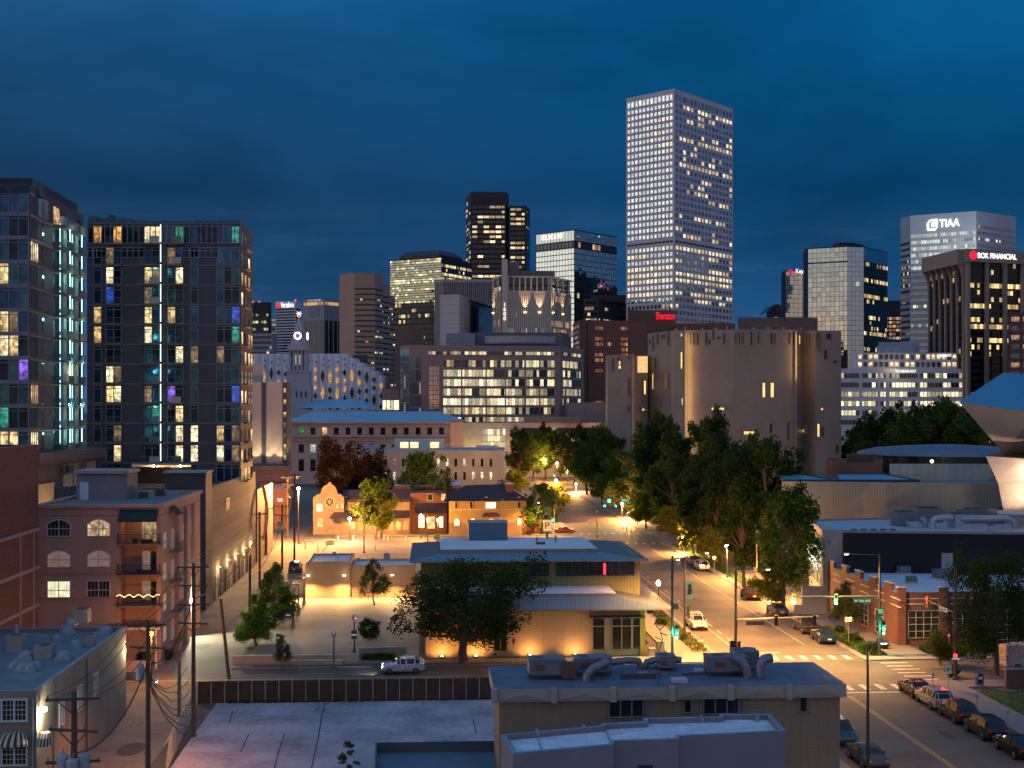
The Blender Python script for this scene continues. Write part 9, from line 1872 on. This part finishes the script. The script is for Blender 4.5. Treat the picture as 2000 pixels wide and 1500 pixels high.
for a, e in (((0, 0, 0), (.5, 0, 1.6)), ((.5, 0, 1.6), (.2, 0, 2.6)), ((.2, 0, 2.6), (.9, 0, 3.3)), ((.45, 0, 1.5), (-.3, 0, 1.9)), ((.3, 0, 2.3), (1.0, 0, 2.0)), ((.2, 0, 2.6), (-.4, 0, 3.4))): m.bar(b + Vector(a), b + Vector(e), .08, sigb)
m.build('branches', t)
for px, py, s_, lab in ((1290, 1275, (.8, .6, 1.2), 'grey utility cabinet on the library pavement'), (1273, 1283, (.6, .5, .9), 'tan utility cabinet beside the grey one')): b = G(px, py); m = MB(); m.box(b, *s_, pbr('cab_grey', (.33, .28, .22), .6)); m.box(b + Vector((0, 0, s_[2])), s_[0] + .08, s_[1] + .08, .05, MATS['cab_grey']); solo(m, 'utility_box', lab, 'utility box', b)
b = G(2010, 1352); m = MB(); m.box(b + Vector((2, 2, 0)), 7, .4, 1.7, pbr('shop_brick', (.22, .095, .065))); m.box(b + Vector((2, 2, 1.7)), 7.2, .55, .15, side); solo(m, 'brick_wall', 'low brick garden wall at the right frame edge', 'wall', b)
b, z_ = WP[1]; t = thing('alley_lamp', 'small street lamp head on a curved arm over the orange lit alley', cat_l, b); e = P(304, 1330, 90); arm(t, b + Vector((0, 0, e.z - .4)), e, .035, sag=.25); cobra(t, b, e, 900)
for o in bpy.data.objects:
    if o.type == 'LIGHT' and (o.location - e).length < 1.5: o.data.color = (1, .36, .10)
# low planting
def cover(name, lab, u0, v0, u1, v1, n_, h_, kind, z0=.14):
    m = MB(); q = random.Random(int(u0 * 7 + v0)); mt = LM[kind]
    for _ in range(n_):
        b = S(q.uniform(u0, u1), q.uniform(v0, v1), z0); hh = h_ * q.uniform(.3, 1) * (.5 + .9 * abs(math.sin(b.x * 1.9) * math.cos(b.y * 1.3))); d_ = Vector((q.gauss(0, .5), q.gauss(0, .5), 1)).normalized() * hh; w_ = Vector((q.gauss(0, 1), q.gauss(0, 1), 0)).normalized() * (.03 + h_ * .1)
        m.face([b - w_ * .4 , b + w_ * .4, b + w_ + d_ * .6, b + d_, b - w_ + d_ * .6], mt)
    o = m.build(name); o['kind'] = 'stuff'; o['label'] = lab; o['category'] = 'plants'
cover('ground_cover', 'low green planting in the corner strip beside the navy sedan', 45.9, 129.5, 48.4, 146, 3500, .55, 'green')
cover('ground_cover', 'sparse low planting in the strip along the library pavement', 28.3, 133, 30.0, 165, 1300, .4, 'green')
cover('ground_cover', 'low planting under the brick shop windows', 53, 131, 66, 132.6, 2200, .8, 'dark', .13)
cover('grass', 'rough grass on the corner lawn at the right edge', 50.6, 88, 66, 113, 9000, .16, 'green', .01)
cover('grass', 'lawn grass along the kerb under the lamplit trees', 46.6, 168, 48.8, 238, 5000, .14, 'green', .135)
cover('grass', 'dry weeds along the foot of the panel fence', -18, 112.6, 26, 113.3, 1500, .35, 'umber', .01)
